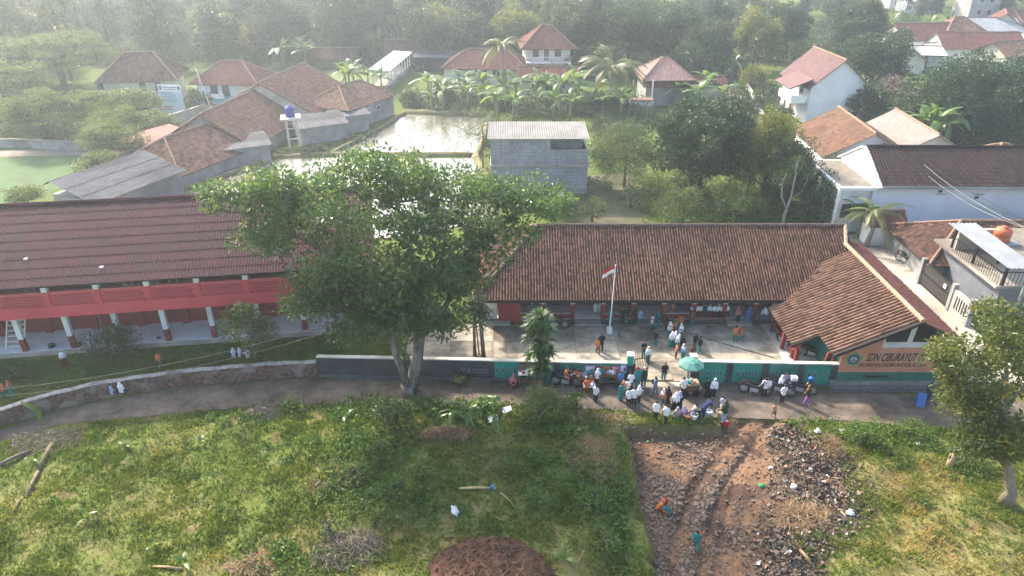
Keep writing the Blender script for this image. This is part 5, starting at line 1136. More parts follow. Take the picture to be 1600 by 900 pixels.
LM_BIG = leafmat('big_tree_leaf', (.032, .075, .026), (.09, .155, .046), (.23, .27, .075), .44, .38, .45)
LM_MID = leafmat('garden_leaf', (.04, .075, .02), (.105, .15, .04), (.18, .22, .05))
LM_DARK = leafmat('dark_leaf', (.018, .040, .016), (.045, .085, .026), (.09, .13, .035), .25)
LM_YEL = leafmat('yellow_green_leaf', (.06, .09, .02), (.17, .19, .04), (.27, .26, .05), .4)
LM_FEATH = leafmat('feathery_leaf', (.05, .09, .022), (.12, .165, .04), (.20, .24, .06), .4)
LM_WOOD = leafmat('woodland_leaf', (.03, .055, .02), (.075, .105, .035), (.13, .15, .05), .3)
LM_W2 = leafmat('pale_woodland_leaf', (.05, .08, .03), (.12, .15, .055), (.2, .21, .08), .35)
LM_W3 = leafmat('blue_green_leaf', (.025, .05, .03), (.06, .095, .05), (.1, .13, .06), .3)
LM_BRN = leafmat('bare_pinkish_twig', (.16, .11, .09), (.25, .18, .15), None, .2)
LM_RTREE = leafmat('olive_leaf', (.035, .065, .018), (.11, .135, .03), (.32, .26, .05), .4, .4)

def make_tree(name, loc, label, trunks, clumps, mat, leafsize, dens, seed, bark=M_BARK, rtip=.02, expo=.45, flatz=.75, up=.55, group=None, fl=1.6, wid=.42, step=.7, hang=0., cat='tree', shell=.35):
    "clumps: (x, y, z, radius) in the tree's own frame"
    rng = np.random.default_rng(seed); root = empty(name, tuple(loc), 0, label, cat, group)
    C = np.array([c[:3] for c in clumps]); RR = np.array([c[3] for c in clumps])
    pos, par, rad = grow(trunks, C - np.array([0, 0, 1]) * RR[:, None] * .3, rng, rtip, expo, step=step); rad = trunk_flare(rad, pos, pos[0][2], fl)
    branch_mesh(pos, par, rad).build('trunk', bark, root, smooth=True)
    V, F, rv = leaf_cards(C, np.maximum(6, dens * RR**2).astype(int), RR, leafsize, rng, flatz, up, wid=wid, hang=hang, shell=shell)
    mesh_obj('crown', np_mesh('crown', V, F, [mat], rnd=rv), root); return root

# ---------------------------------------------------------------- the big tree in front
bt = P(640, 616)
def bl(px, py, Y): q = PY(px, py, Y); return (q.x - bt.x, q.y - bt.y, q.z)
BY = bt.y
trunks = [[(0, 0, -.2), (-.1, 0, .6), bl(622, 565, BY), bl(608, 520, BY + .2), bl(605, 480, BY + .4), bl(600, 440, BY + .8), bl(590, 390, BY + 1.5)],
          [(.15, .1, .5), bl(652, 560, BY + .2), bl(655, 525, BY + .4), bl(664, 490, BY + .6), bl(672, 450, BY + 1), bl(690, 400, BY + 2), bl(700, 350, BY + 3)],
          [bl(655, 525, BY + .4), bl(685, 500, BY + .2), bl(702, 465, BY), bl(730, 445, BY - .2), bl(768, 430, BY - .2)],
          [bl(605, 480, BY + .4), bl(570, 440, BY + .6), bl(520, 400, BY + .8), bl(455, 365, BY + 1)],
          [bl(605, 490, BY + .4), bl(560, 500, BY - .4), bl(500, 515, BY - .8), bl(455, 520, BY - 1)],
          [bl(600, 440, BY + .8), bl(570, 380, BY + 2.2), bl(560, 320, BY + 4), bl(570, 270, BY + 5)],
          [bl(672, 450, BY + 1), bl(740, 390, BY + 1), bl(800, 340, BY + 1.5), bl(850, 315, BY + 2)]]
rng = np.random.default_rng(12); clumps = []
# crown outline by regions of the photo: (px, py, spread px, spread py, depth range, count)
for (px, py, sx, sy, y0, y1, n) in ((590, 270, 75, 28, 0, 6, 34), (470, 290, 70, 28, -1, 4, 26), (380, 300, 50, 28, 0, 3, 16), (700, 285, 75, 28, 0, 6, 30), (805, 305, 60, 25, 0, 4, 22), (870, 318, 28, 22, 0, 3, 9), (560, 345, 110, 32, -2, 5, 40), (700, 355, 85, 34, -2, 5, 30), (790, 355, 50, 24, 0, 3, 12), (440, 360, 60, 28, -1, 3, 18), (385, 370, 30, 14, 0, 2, 6), (560, 420, 80, 30, -3, 2, 34), (680, 415, 70, 26, -3, 2, 26), (500, 455, 40, 22, -2, 1, 14), (470, 480, 26, 10, -1, 0, 5), (600, 470, 60, 28, -2.5, 0, 30), (640, 440, 60, 24, -3, 0, 22), (560, 515, 35, 18, -2, 0, 10), (700, 505, 26, 20, -1, 1, 8), (690, 450, 40, 18, -1, 1, 9), (345, 310, 18, 14, 0, 2, 4)):
    for k in range(n):
        a = rng.uniform(0, 6.28); r = math.sqrt(rng.random()); Yq = BY + rng.uniform(y0, y1)
        q = bl(px + sx * r * math.cos(a), py + sy * r * math.sin(a), Yq); clumps.append((*q, rng.uniform(.55, 1.15)))
for (px, py, sx, sy, y0, y1, n) in ((520, 470, 45, 24, -2, 0, 16), (640, 480, 45, 24, -3, -1, 16), (590, 500, 60, 18, -2.5, -.5, 26), (670, 500, 40, 18, -2.5, -.5, 18), (520, 440, 50, 24, -2, .5, 16), (720, 440, 40, 26, -2, 0, 20), (500, 430, 55, 30, -2, 1, 22), (760, 390, 40, 30, -1, 1, 14), (600, 445, 90, 30, -3, 0, 30), (640, 315, 90, 45, 0, 4, 40), (600, 290, 60, 30, 0, 4, 16), (330, 300, 18, 16, 0, 2, 6), (420, 330, 50, 20, -1, 2, 10)):
    for k in range(n):
        a = rng.uniform(0, 6.28); r = math.sqrt(rng.random()); q = bl(px + sx * r * math.cos(a), py + sy * r * math.sin(a), BY + rng.uniform(y0, y1)); clumps.append((*q, rng.uniform(.45, .9)))
make_tree('big_shade_tree', bt, 'huge spreading shade tree with forked grey trunk at the roadside', trunks, clumps, LM_BIG, .29, 86, 13, rtip=.0175, expo=.47, fl=1.3, flatz=.7, shell=.15, wid=.45)
# epiphytes and dark ivy round the fork
rng = np.random.default_rng(15); ep = []
for k in range(26): q = bl(rng.uniform(628, 655), rng.uniform(470, 600), BY + .35); ep.append((*q, rng.uniform(.2, .42)))
V, F, rv = leaf_cards([e[:3] for e in ep], [70] * len(ep), [e[3] for e in ep], .16, rng, 1.3)
o = mesh_obj('climbing_ivy', np_mesh('climbing_ivy', V, F, [LM_DARK], rnd=rv), label='dark ivy growing in the fork of the big tree', cat='ivy'); o.location = bt

# ---------------------------------------------------------------- right-hand tree
rt = GP(1572, 784)
def rl_(px, py, Y): q = PY(px, py, Y); return (q.x - rt.x, q.y - rt.y, q.z - rt.z)
rng = np.random.default_rng(31); cl = []
RY = rt.y
for (px, py, sx, sy, y0, y1, n) in ((1560, 500, 50, 25, .5, 3.5, 16), (1520, 545, 60, 30, 0, 3.5, 26), (1570, 570, 45, 40, -.5, 3, 22), (1540, 620, 50, 28, -.5, 2.5, 20), (1570, 660, 45, 30, -.5, 2, 18), (1530, 690, 32, 14, -.5, 1, 9), (1640, 580, 50, 70, -1, 3, 26), (1640, 700, 40, 30, -1, 2, 10), (1480, 560, 22, 30, .5, 2, 12), (1545, 690, 50, 26, -1.5, .5, 18), (1590, 690, 40, 30, -2, 0, 16), (1500, 620, 30, 40, 0, 1.5, 14)):
    for k in range(n):
        a = rng.uniform(0, 6.28); r = math.sqrt(rng.random()); q = rl_(px + sx * r * math.cos(a), py + sy * r * math.sin(a), RY + rng.uniform(y0, y1)); cl.append((*q, rng.uniform(.45, .85)))
make_tree('roadside_tree', rt, 'olive green tree with pale trunk at the lower right edge', [[(0, 0, -.2), (.05, 0, .6), rl_(1572, 720, RY), rl_(1570, 650, RY + .4), rl_(1572, 580, RY + .8), rl_(1565, 520, RY + 1.3)], [rl_(1570, 650, RY + .4), rl_(1540, 600, RY + .8), rl_(1515, 560, RY + 1.2)], [rl_(1570, 640, RY + .4), rl_(1610, 590, RY + .5), rl_(1640, 560, RY + .6)]], cl, LM_RTREE, .24, 150, 32, bark=pmat('pale_bark', (.16, .13, .10), (.27, .23, .18), 5, .95, bump=.4, stretch=(1, 1, .4)), rtip=.016, expo=.49, fl=1.6, shell=.15)

# ---------------------------------------------------------------- generic crowns
def blob(n, rx, ry, rz, zc, rc, rng, hollow=.55, low=-1.0):
    out = []
    while len(out) < n:
        d = rng.normal(size=3); d /= np.linalg.norm(d)
        if d[2] < low: continue
        r = hollow + (1 - hollow) * rng.random(); k = rng.uniform(.75, 1.1)
        out.append((d[0]*rx*r*k, d[1]*ry*r*k, zc + d[2]*rz*r*k, rng.uniform(.7, 1.3) * rc))
    return out
def simple_tree(name, loc, label, h, r, mat, seed, crown_z=.6, rzf=.8, n=26, leaf=.2, dens=150, bark=M_BARK_DK, rc=None, group=None, lean=0, rtip=.02, flatz=.75, hollow=.5, trunk_h=.5, cat='tree', low=-.7, up=.55, wid=.45):
    rng = np.random.default_rng(seed)
    cl = blob(n, r, r, h * (1 - crown_z) if rzf is None else r * rzf, h * crown_z, rc or r * .42, rng, hollow, low)
    tr = [[(0, 0, -.1), (lean * .3, rng.normal(0, .05), h * .2), (lean, 0, h * trunk_h), (lean * 1.1, .1, h * crown_z)]]
    return make_tree(name, loc, label, tr, cl, mat, leaf, dens, seed, bark, rtip, group=group, flatz=flatz, step=.9, up=up, wid=wid, cat=cat)
simple_tree('young_tree', P(403, 572), 'young tree with yellowish crown on the lawn before the two-storey school', 4.0, 1.65, LM_MID, 51, .68, .85, 26, .2, 190, M_BARK)
simple_tree('shrubby_tree', P(178, 568), 'bushy shaded tree growing before the left veranda columns', 2.9, 1.55, LM_DARK, 52, .55, .75, 24, .17, 190)
simple_tree('yard_tree', P(742, 556), 'small dark tree inside the fence next to the leaning pole', 4.4, 1.15, LM_DARK, 53, .66, 1.5, 26, .2, 220, M_BARK)
simple_tree('shrub', P(310, 590), 'small green shrub on the lawn behind the curved wall', 1.3, .7, LM_MID, 54, .55, .9, 12, .16, 220, cat='shrub')
simple_tree('shrub', P(20, 595), 'weedy shrub at the left edge of the school lawn', 1.0, 1.1, LM_DARK, 55, .5, .6, 12, .16, 160, cat='shrub')
simple_tree('shrub', P(348, 585), 'low grey-green bush right of the small lawn shrub', 1.0, .8, LM_DARK, 56, .5, .7, 10, .15, 170, cat='shrub')
# garden behind the school
simple_tree('round_tree', P(1092, 300), 'large dark round dense tree behind the school roof', 9.6, 5.2, LM_DARK, 61, .5, .86, 170, .36, 130, hollow=.62, rc=1.0)
simple_tree('bushy_tree', P(975, 292), 'airy light green tree beside the grey block house', 6.2, 2.9, LM_MID, 62, .58, .8, 34, .24, 110, M_BARK, rc=1.0)
simple_tree('conifer', P(1190, 320), 'tall yellow-topped dense column tree behind the school roof', 8.8, 2.7, LM_YEL, 63, .5, 1.6, 90, .24, 190, rc=.95)
simple_tree('conifer', P(1225, 338), 'dark ivy-covered column tree beside the yellow-topped one', 7.6, 2.3, LM_DARK, 64, .48, 1.55, 80, .22, 200, rc=.9)
simple_tree('round_bush', P(1066, 352), 'round clipped yellow-green bush at the school roof ridge', 3.3, 2.1, LM_MID, 65, .45, .85, 40, .2, 190, rc=.75, cat='bush')
simple_tree('bush', P(1150, 350), 'broad leafy bush between the round bush and column trees', 3.6, 2.0, LM_MID, 66, .45, .8, 26, .26, 120, cat='bush')
simple_tree('bush', P(1275, 350), 'dark green bush at the right end of the school roof ridge', 4.8, 2.1, LM_DARK, 67, .5, 1.0, 36, .22, 150, cat='bush')
simple_tree('frangipani_tree', P(755, 268), 'bare-limbed tree standing by the paddy bund left of the block house', 7.0, 2.9, LM_MID, 68, .68, .7, 18, .22, 45, M_BARK, rc=.85, trunk_h=.35)
simple_tree('bush', P(925, 345), 'bushy shrub behind the left part of the school ridge', 2.4, 1.2, LM_MID, 69, .5, .8, 16, .2, 150, cat='bush')
simple_tree('shrub', P(985, 325), 'dark shrub with red leaves on the garden lawn', 2.2, 1.3, LM_DARK, 70, .5, .8, 16, .2, 150, cat='shrub')
simple_tree('shrub', P(940, 260), 'shrub along the right wall of the block house', 3.0, 1.5, LM_MID, 71, .5, .9, 14, .22, 120, cat='shrub')
simple_tree('shrub', P(880, 335), 'leafy shrub under the right edge of the big crown', 3.0, 1.6, LM_MID, 72, .5, .8, 20, .22, 140, cat='shrub')
simple_tree('garden_tree', P(1345, 340), 'palm-leaved garden bush beside the white canopy', 2.2, 1.2, LM_MID, 73, .5, .8, 14, .3, 90, cat='bush')
simple_tree('garden_tree', P(1385, 372), 'small yellow-green ornamental tree by the lane gate', 2.4, .7, LM_YEL, 74, .7, .9, 12, .16, 200)
simple_tree('garden_tree', P(1300, 292), 'rosy green garden tree between the tiled houses', 3.4, 1.7, LM_MID, 75, .6, .7, 18, .22, 100)
# pruned tree with bare forked limbs
p = P(1222, 352); cl = [(-.7, 0, 4.3, .9), (-.9, .2, 3.8, .7), (.3, .1, 5.6, .8), (.2, 0, 5.1, .7), (1.4, 0, 4.9, .7), (1.3, 0, 4.4, .6), (-.5, 0, 4.8, .5), (.35, 0, 6.0, .5)]
make_tree('pruned_tree', p, 'pruned tree with pale forked limbs and leaf tufts above the school roof', [[(0, 0, 0), (.1, 0, 1.5), (.3, 0, 2.6), (.3, 0, 4.8)], [(.1, 0, 1.5), (-.5, 0, 2.6), (-.7, 0, 3.8)], [(.3, 0, 2.4), (1.1, 0, 3.0), (1.35, 0, 4.2)]], cl, LM_MID, .2, 200, 76, pmat('pale_limb', (.28, .26, .23), (.38, .36, .32), 4, .9), rtip=.05)
# middle distance trees
MID = [ # px, base py, h, r, mat, label
 (668, 100, 11, 4.2, LM_WOOD, 'rounded sunlit tree above the dark open shed'),
 (740, 100, 10, 4.5, LM_WOOD, 'broad grey-green tree left of the coconut palm'),
 (545, 95, 14, 4.5, LM_WOOD, 'tall tree behind the meadow at its right'),
 (440, 92, 13, 5.0, LM_WOOD, 'tall dark tree behind the meadow at its left'),
 (590, 80, 15, 4.0, LM_WOOD, 'slender tall tree left of the rounded sunlit tree'),
 (905, 110, 14, 5.5, LM_WOOD, 'big domed tree behind the two-storey cream house'),
 (980, 115, 13, 5.0, LM_WOOD, 'dark domed tree behind the feathery palm'),
 (1050, 105, 12, 5.0, LM_WOOD, 'wide dark tree behind the pale red hipped house'),
 (900, 122, 5.5, 2.5, LM_DARK, 'dark bush at the right corner of the two-storey cream house'),
 (1075, 128, 6, 3.2, LM_WOOD, 'rounded bush right above the pale red hipped house'),
 (1105, 118, 10, 4.0, LM_WOOD, 'tree left of the white path wall'),
 (1175, 110, 11, 4.2, LM_YEL, 'yellowish tree right of the white path wall'),
 (1215, 95, 12, 4.5, LM_WOOD, 'tree behind the purple-brown roof at left'),
 (1345, 155, 9.5, 5.2, LM_DARK, 'large dark tree right behind the blank gable house'),
 (1375, 185, 6.5, 2.6, LM_BRN, 'leafless pinkish tree right of the blank gable house'),
 (1455, 215, 8.6, 4.6, LM_DARK, 'big dark tree above the banana clump at right'),
 (1500, 200, 8.6, 5.0, LM_DARK, 'wide dark tree right of the banana clump'),
 (1570, 215, 7.8, 5.0, LM_DARK, 'dark tree at the right edge above the red roof'),
 (1610, 190, 9, 5.0, LM_DARK, 'dark tree cut by the right edge of the picture'),
 (1530, 165, 6, 3.5, LM_WOOD, 'hazy tree between the dark trees and the village'),
 (1350, 195, 5.5, 2.8, LM_DARK, 'bush at the foot of the blank gable wall'),
 (1172, 150, 5.5, 2.2, LM_YEL, 'yellow-green shrub beside the far lane'),
 (1168, 185, 3.5, 2.0, LM_WOOD, 'grey-green bush behind the white garden wall'),
 (1215, 205, 3.0, 2.0, LM_WOOD, 'pale flowering bush near the blank gable house'),
 (640, 165, 2.2, 1.4, LM_MID, 'bush at the end of the grey streaked wall'),
 (934, 180, 3.6, 1.5, LM_DARK, 'clipped green column shrub below the feathery palm'),
 (965, 178, 2.6, 1.3, LM_DARK, 'small dark bush right of the clipped column shrub'),
 (695, 165, 3.8, 1.8, LM_WOOD, 'grey-green bush at the back bund of the far paddy'),
 (315, 178, 3.8, 1.7, LM_DARK, 'dark bush right of the tall printed banner'),
 (418, 225, 1.8, 1.0, LM_YEL, 'rounded yellow bush left of the water tower'),
 (1400, 88, 6, 2.6, LM_WOOD, 'tree at the left end of the village'),
 (1330, 95, 12, 5.0, LM_WOOD, 'hazy tree behind the large dark tree'),
]
for i, (px, py, h, r, mt, lb) in enumerate(MID):
    D = P(px, py).y; simple_tree('tree' if h > 4 else 'bush', P(px, py), lb, h, r, mt, 200 + i, .5, .95 if h < 3 * r else 1.3, int(24 + r * 16), max(.3, D * .0044), 62 * (100 / D)**.6 * (1 if mt is not LM_BRN else .6), rc=max(.5, r * .26), cat='tree' if h > 4 else 'bush', hollow=.6)
# flat feathery trees at the left
def feathery(px, py, h, r, label, seed, tiers=3):
    p = P(px, py); rng = np.random.default_rng(seed); cl = []
    for t in range(tiers):
        z = h * (.55 + .45 * (t + 1) / tiers); rr = r * (1 - .3 * t / max(1, tiers - 1)); n = int(13 * rr)
        for k in range(n):
            a = rng.uniform(0, 6.28); q = rr * math.sqrt(rng.random()); cl.append((q * math.cos(a), q * math.sin(a), z + rng.normal(0, .25) - q * .08, rng.uniform(.6, 1.2)))
    make_tree('feathery_tree', p, label, [[(0, 0, -.1), (.1, 0, h * .3), (-.1, 0, h * .55)]], cl, LM_FEATH, max(.2, p.y * .0032), 75, seed, M_BARK_DK, .035, flatz=.28, up=1.6, step=1.2, wid=.5)
for i, a in enumerate([(105, 150, 8.5, 8.5, 'wide flat-topped feathery tree in the upper left haze'), (30, 190, 7, 5.5, 'tiered feathery tree at the left edge above the field'), (75, 225, 5.5, 4.5, 'tiered feathery tree behind the field path'), (155, 215, 5, 4.2, 'feathery tree left of the curved grey wall'), (212, 200, 4.2, 3.8, 'feathery tree standing before the printed banner'), (190, 262, 4.4, 3.2, 'feathery tree between sports field and grey sheet shed'), (200, 236, 4.4, 3.6, 'yellow-green feathery tree above the pink tiled strip'), (165, 288, 3.0, 2.2, 'feathery tree left of the grey sheet shed'), (42, 328, 1.8, 1.5, 'low feathery tree right above the maroon roof ridge'), (240, 228, 3.6, 3.0, 'small feathery tree at the corner of the brown tiled house'), (10, 150, 8, 6, 'hazy feathery tree at the left edge of the wood')]): feathery(*a, 300 + i)

# ---------------------------------------------------------------- the wood behind: single trees, then one mass
protos = []
for k in range(7):
    rng = np.random.default_rng(400 + k); h = [14, 18, 11, 20, 13, 15, 17][k]; r = [4.5, 2.8, 5.0, 2.6, 4.2, 5.2, 3.2][k]
    cl = blob(44, r, r, h * .42, h * .53, r * .36, rng, .5, -.95)
    pos, par, rad = grow([[(0, 0, -.2), (.2, .1, h * .3), (0, 0, h * .65)]], np.array([c[:3] for c in cl]), rng, .045, .45, step=1.6)
    tm = branch_mesh(pos, par, rad, nbig=6).mesh('trunk', M_BARK_DK); C = np.array([c[:3] for c in cl]); RR = np.array([c[3] for c in cl])
    V, F, rv = leaf_cards(C, (46 * RR**2).astype(int) + 8, RR, .6, rng, .8, .5, wid=.55); protos.append((tm, np_mesh('crown', V, F, [[LM_WOOD, LM_W2, LM_YEL, LM_W3, LM_DARK, LM_W2, LM_WOOD][k]], rnd=rv), V, F, rv, h))
rng = np.random.default_rng(77)
blocked = [(20, 118, 22), (5, 121, 9), (78, 140, 30), (100, 145, 22), (-25, 122, 18), (-38, 118, 12), (21, 103, 9), (41, 96, 9)]
cnt = 0; spots = []
for k in range(4000):
    Yq = rng.uniform(112, 196); Xq = rng.uniform(-.80, .80) * Yq
    if Xq > 50 and Yq < 176: continue
    if Xq > 30 and Yq < 128: continue
    if Xq < 30 and Xq > -45 and Yq < 133: continue
    if any(math.hypot(Xq - a, Yq - b) < c for a, b, c in blocked): continue
    if any(math.hypot(Xq - a, Yq - b) < 6.2 for a, b in spots): continue
    spots.append((Xq, Yq))
    if len(spots) >= 150: break
for (Xq, Yq) in spots:
    q = int(rng.integers(7)); s = rng.uniform(.7, 1.08) * (.75 if Xq > 25 else 1.0); tm, cm = protos[q][:2]
    side = 'at left' if Xq < -35 else ('at right' if Xq > 35 else 'in the middle'); dep = 'front rows' if Yq < 155 else 'back rows'
    t = empty('woodland_tree', (Xq, Yq, 0), rng.uniform(0, 6.28), f'tall hazy tree in the {dep} of the wood {side}', 'tree', f'wood {dep} {side}'); t.scale = (s, s, s * rng.uniform(.9, 1.15))
    mesh_obj('trunk', tm, t); mesh_obj('crown', cm, t)
VV = []; FF = []; rr = []; nb = 0
for k in range(170):
    Yq = rng.uniform(196, 275); Xq = rng.uniform(-.8, .8) * Yq; q = protos[int(rng.integers(7))]; s = rng.uniform(.7, 1.1); a = rng.uniform(0, 6.28)
    keep = rng.random(len(q[3])) < .4; vv = q[2].reshape(-1, 4, 3)[keep].reshape(-1, 3)
    x = vv[:, 0] * math.cos(a) - vv[:, 1] * math.sin(a); y = vv[:, 0] * math.sin(a) + vv[:, 1] * math.cos(a)
    VV.append(np.stack([x * s * 1.1 + Xq, y * s * 1.1 + Yq, vv[:, 2] * s], 1)); FF.append(np.arange(len(vv)).reshape(-1, 4) + nb); nb += len(vv); rr.append(q[4][keep])
mesh_obj('far_woodland', np_mesh('far_woodland', np.concatenate(VV), np.concatenate(FF), [LM_WOOD], rnd=np.concatenate(rr)), label='far wood closing the hazy top of the view', cat='wood', kind='stuff')

# ---------------------------------------------------------------- bananas and palms
LM_BAN = leafmat('banana_leaf', (.06, .12, .025), (.14, .22, .05), (.25, .32, .08), .45, .35, .5)
LM_PALM = leafmat('palm_leaf', (.07, .09, .03), (.15, .16, .055), (.26, .23, .10), .35, .4)
M_STEM = pmat('banana_stem', (.14, .15, .06), (.24, .22, .11), 3, .7, stretch=(1, 1, .3))
def banana_leaf(seed, L=2.2, w=.34):
    rng = np.random.default_rng(seed); n = 9; V = []; F = []; lift = rng.uniform(1.0, 1.9); droop = rng.uniform(1.2, 2.6)
    for i in range(n + 1):
        t = i / n; x = L * t * (1 - .15 * t); z = lift * t - droop * t * t; ww = w * math.sin(math.pi * min(1, (t * .93 + .05)))**.6 * (.9 if t > .12 else .2) + .01
        tear = rng.uniform(.75, 1.05); V += [(x, -ww * tear, z - ww * .25), (x, 0, z), (x, ww * rng.uniform(.75, 1.05), z - ww * .25)]
    for i in range(n):
        for j in range(2): F.append((3*i+j, 3*i+3+j, 3*i+4+j, 3*i+1+j))
    me = np_mesh('leaf', V, F, [LM_BAN], rnd=np.clip(rng.random(len(F)) * .3 + rng.random() * .6, 0, 1), smooth=False); return me
BL = [banana_leaf(s) for s in range(10)]
bstem = MB().tube([(0, 0, -.1), (.03, 0, .9), (0, .02, 1.9)], [.17, .13, .08], 7).mesh('stem', M_STEM, True)
def banana(loc, s, label, rng, group='banana plants', n=8, stem=True):
    r = empty('banana_plant', tuple(loc), rng.uniform(0, 6.28), label, 'banana plant', group); r.scale = (s, s, s)
    if stem: mesh_obj('stem', bstem, r)
    for k in range(n):
        o = mesh_obj('leaf', BL[int(rng.integers(10))], r, loc=(0, 0, 1.8 if stem else .05)); o.rotation_euler = (rng.normal(0, .15), rng.uniform(-.75, -.1) if k > 2 else rng.uniform(-1.1, -.7), k * 2.4 + rng.normal(0, .25)); q = rng.uniform(.75, 1.1); o.scale = (q, q, q)
    return r
ORD = 'first second third fourth fifth sixth seventh eighth ninth tenth eleventh twelfth thirteenth fourteenth fifteenth sixteenth seventeenth eighteenth nineteenth'.split()
rng = np.random.default_rng(88)
for (x0, x1, y0, y1, n, s, lb) in ((650, 770, 150, 185, 9, 1.25, 'banana plant in the row at the back of the far paddy'), (770, 905, 160, 195, 19, 1.4, 'banana plant in the thick clump behind the grey block house'), (905, 985, 160, 190, 5, 1.15, 'banana plant below the feathery palm'), (1035, 1140, 150, 180, 8, 1.3, 'banana plant between the round tree and the pale red hipped house'), (1095, 1150, 110, 135, 8, 1.3, 'hazy banana plant left of the far lane'), (1395, 1480, 205, 238, 12, 1.5, 'banana plant in the clump behind the dark brown roof'), (1330, 1480, 52, 72, 10, 1.5, 'hazy banana plant above the village roofs'), (420, 490, 95, 108, 8, 1.4, 'hazy banana plant at the back of the meadow'), (540, 600, 128, 148, 5, 1.3, 'banana plant right of the broad tiled roof'), (1318, 1360, 330, 355, 4, 1.0, 'banana plant beside the white canopy corner'), (1500, 1570, 170, 190, 3, 1.3, 'banana plant among the dark trees at right')):
    sp_ = sorted((rng.uniform(x0, x1), rng.uniform(y0, y1)) for k in range(n))
    for k, (qx, qy) in enumerate(sp_):
        banana(P(qx, qy), s * rng.uniform(.8, 1.2), lb + ', ' + ('leftmost' if k == 0 else 'rightmost' if k == n - 1 else ORD[k] + ' from the left'), rng, 'bananas: ' + lb[lb.index('plant') + 6:][:40])
def frond(seed, L=3.6, lo=1.6, dr=3.4, lw=.5, mat=LM_PALM):
    rng = np.random.default_rng(seed); V = []; F = []; n = 24
    def c(t): return np.array([L * t * (1 - .18 * t), 0, lo * t - dr * t * t])
    for i in range(n):
        t = .12 + .88 * i / n; p = c(t); d = c(min(1, t + .02)) - c(t - .02); d /= np.linalg.norm(d)
        for s in (-1, 1):
            l = lw * math.sin(math.pi * (.15 + .8 * t)) * rng.uniform(.8, 1.15) * L / 3.6; q = p + d * l * .55 + np.array([0, s * l * .8, -l * .5]); b = len(V); w = d * .075
            V += [tuple(p - w), tuple(p + w), tuple(q + w * .3), tuple(q - w * .3)]; F.append((b, b+1, b+2, b+3))
    for i in range(6):
        a, e = c(i / 6), c((i + 1) / 6); b = len(V); V += [tuple(a + [0, -.03, 0]), tuple(a + [0, .03, 0]), tuple(e + [0, .02, 0]), tuple(e + [0, -.02, 0])]; F.append((b, b+1, b+2, b+3))
    return np_mesh('frond', V, F, [mat], rnd=np.clip(rng.random(len(F)) * .4 + rng.random() * .5, 0, 1))
FR = [frond(s, 3.8, *q) for s, q in enumerate(((1.9, 3.2), (1.2, 3.4), (2.6, 2.6), (.5, 3.4), (1.6, 2.4)))]
def palm(loc, hgt, s, label, rng, n=18):
    r = empty('palm_tree', tuple(loc), 0, label, 'palm'); MB().tube([(0, 0, -.1), (.25, 0, hgt * .5), (.1, 0, hgt)], [.24, .17, .14], 8).build('trunk', pmat('palm_trunk', (.18, .16, .13), (.28, .25, .21), 4, .9, stretch=(1, 1, 3)), r, smooth=True)
    for k in range(n):
        o = mesh_obj('frond', FR[int(rng.integers(5))], r, loc=(.1, 0, hgt)); q = s * rng.uniform(.85, 1.1); o.scale = (q, q, q); o.rotation_euler = (rng.normal(0, .2), rng.uniform(-.7, .35), k * 2.4 + rng.normal(0, .2))
    return r
palm(P(783, 172), 8.4, 1.05, 'tall coconut palm with slim trunk at the back of the far paddy', rng)
palm(P(950, 172), 5.6, 1.55, 'broad feathery palm in front of the central far trees', rng, 22)
palm(P(1352, 385), 2.9, .8, 'small palm at the right end of the school roof', rng, 14)
for (px_, py_), lb in zip(((1338, 372), (1350, 362), (1330, 360)), ('banana plant between the small palm and the school roof end', 'banana plant behind the small palm', 'banana plant nearest the school roof end')): banana(P(px_, py_), rng.uniform(.9, 1.2), lb, rng, 'bananas: beside the white canopy corner')

# ---------------------------------------------------------------- the spiky tree by the fence
dp = P(842, 603); dr_ = empty('dracaena', tuple(dp), 0, 'tall narrow spiky-leaved tree growing in front of the teal fence', 'tree')
MB().tube([(0, 0, -.1), (.05, 0, 1.6), (-.05, .1, 3.2)], [.12, .1, .06], 6).build('trunk', M_BARK, dr_)
LM_DRA = leafmat('dracaena_leaf', (.035, .085, .024), (.10, .19, .05), (.30, .36, .15), .4, .35, .5)
rng = np.random.default_rng(91); V = []; F = []; rv = []
heads = [(0, 0, 4.6, 1), (-.35, .1, 4.2, 1), (.3, 0, 4.3, .9), (.1, -.2, 3.8, .9), (-.4, -.1, 3.5, .9), (.45, .1, 3.1, .9), (0, -.3, 3.0, .8), (-.2, 0, 2.5, .8), (.55, 0, 2.3, .8), (-.5, .1, 2.0, .8), (.2, -.3, 1.8, .7), (-.1, -.3, 1.3, .7), (.4, -.1, 1.2, .6), (-.4, 0, 1.0, .6), (.5, .1, 3.7, .7), (0, .3, 2.2, .8), (.1, -.35, 2.4, .8)]
for (hx, hy, hz_, hs_) in heads:
    for k in range(85):
        a = rng.uniform(0, 6.28); el = rng.uniform(-.25, 1.25); L = hs_ * rng.uniform(.6, .9); d = np.array([math.cos(a) * math.cos(el), math.sin(a) * math.cos(el), math.sin(el)]); s_ = np.array([-math.sin(a), math.cos(a), 0]) * .045
        o = np.array([hx, hy, hz_]); m = o + d * L * .55; e = o + d * L + np.array([0, 0, -.26 * L]); b = len(V); V += [tuple(o - s_ * .6), tuple(o + s_ * .6), tuple(m + s_), tuple(m - s_), tuple(e + s_ * .15), tuple(e - s_ * .15)]
        F += [(b, b+1, b+2, b+3), (b+3, b+2, b+4, b+5)]; v = np.clip(rng.random() * .6 + (hz_ > 4) * .3, 0, 1); rv += [v, v]
mesh_obj('crown', np_mesh('crown', V, F, [LM_DRA], rnd=rv), dr_)

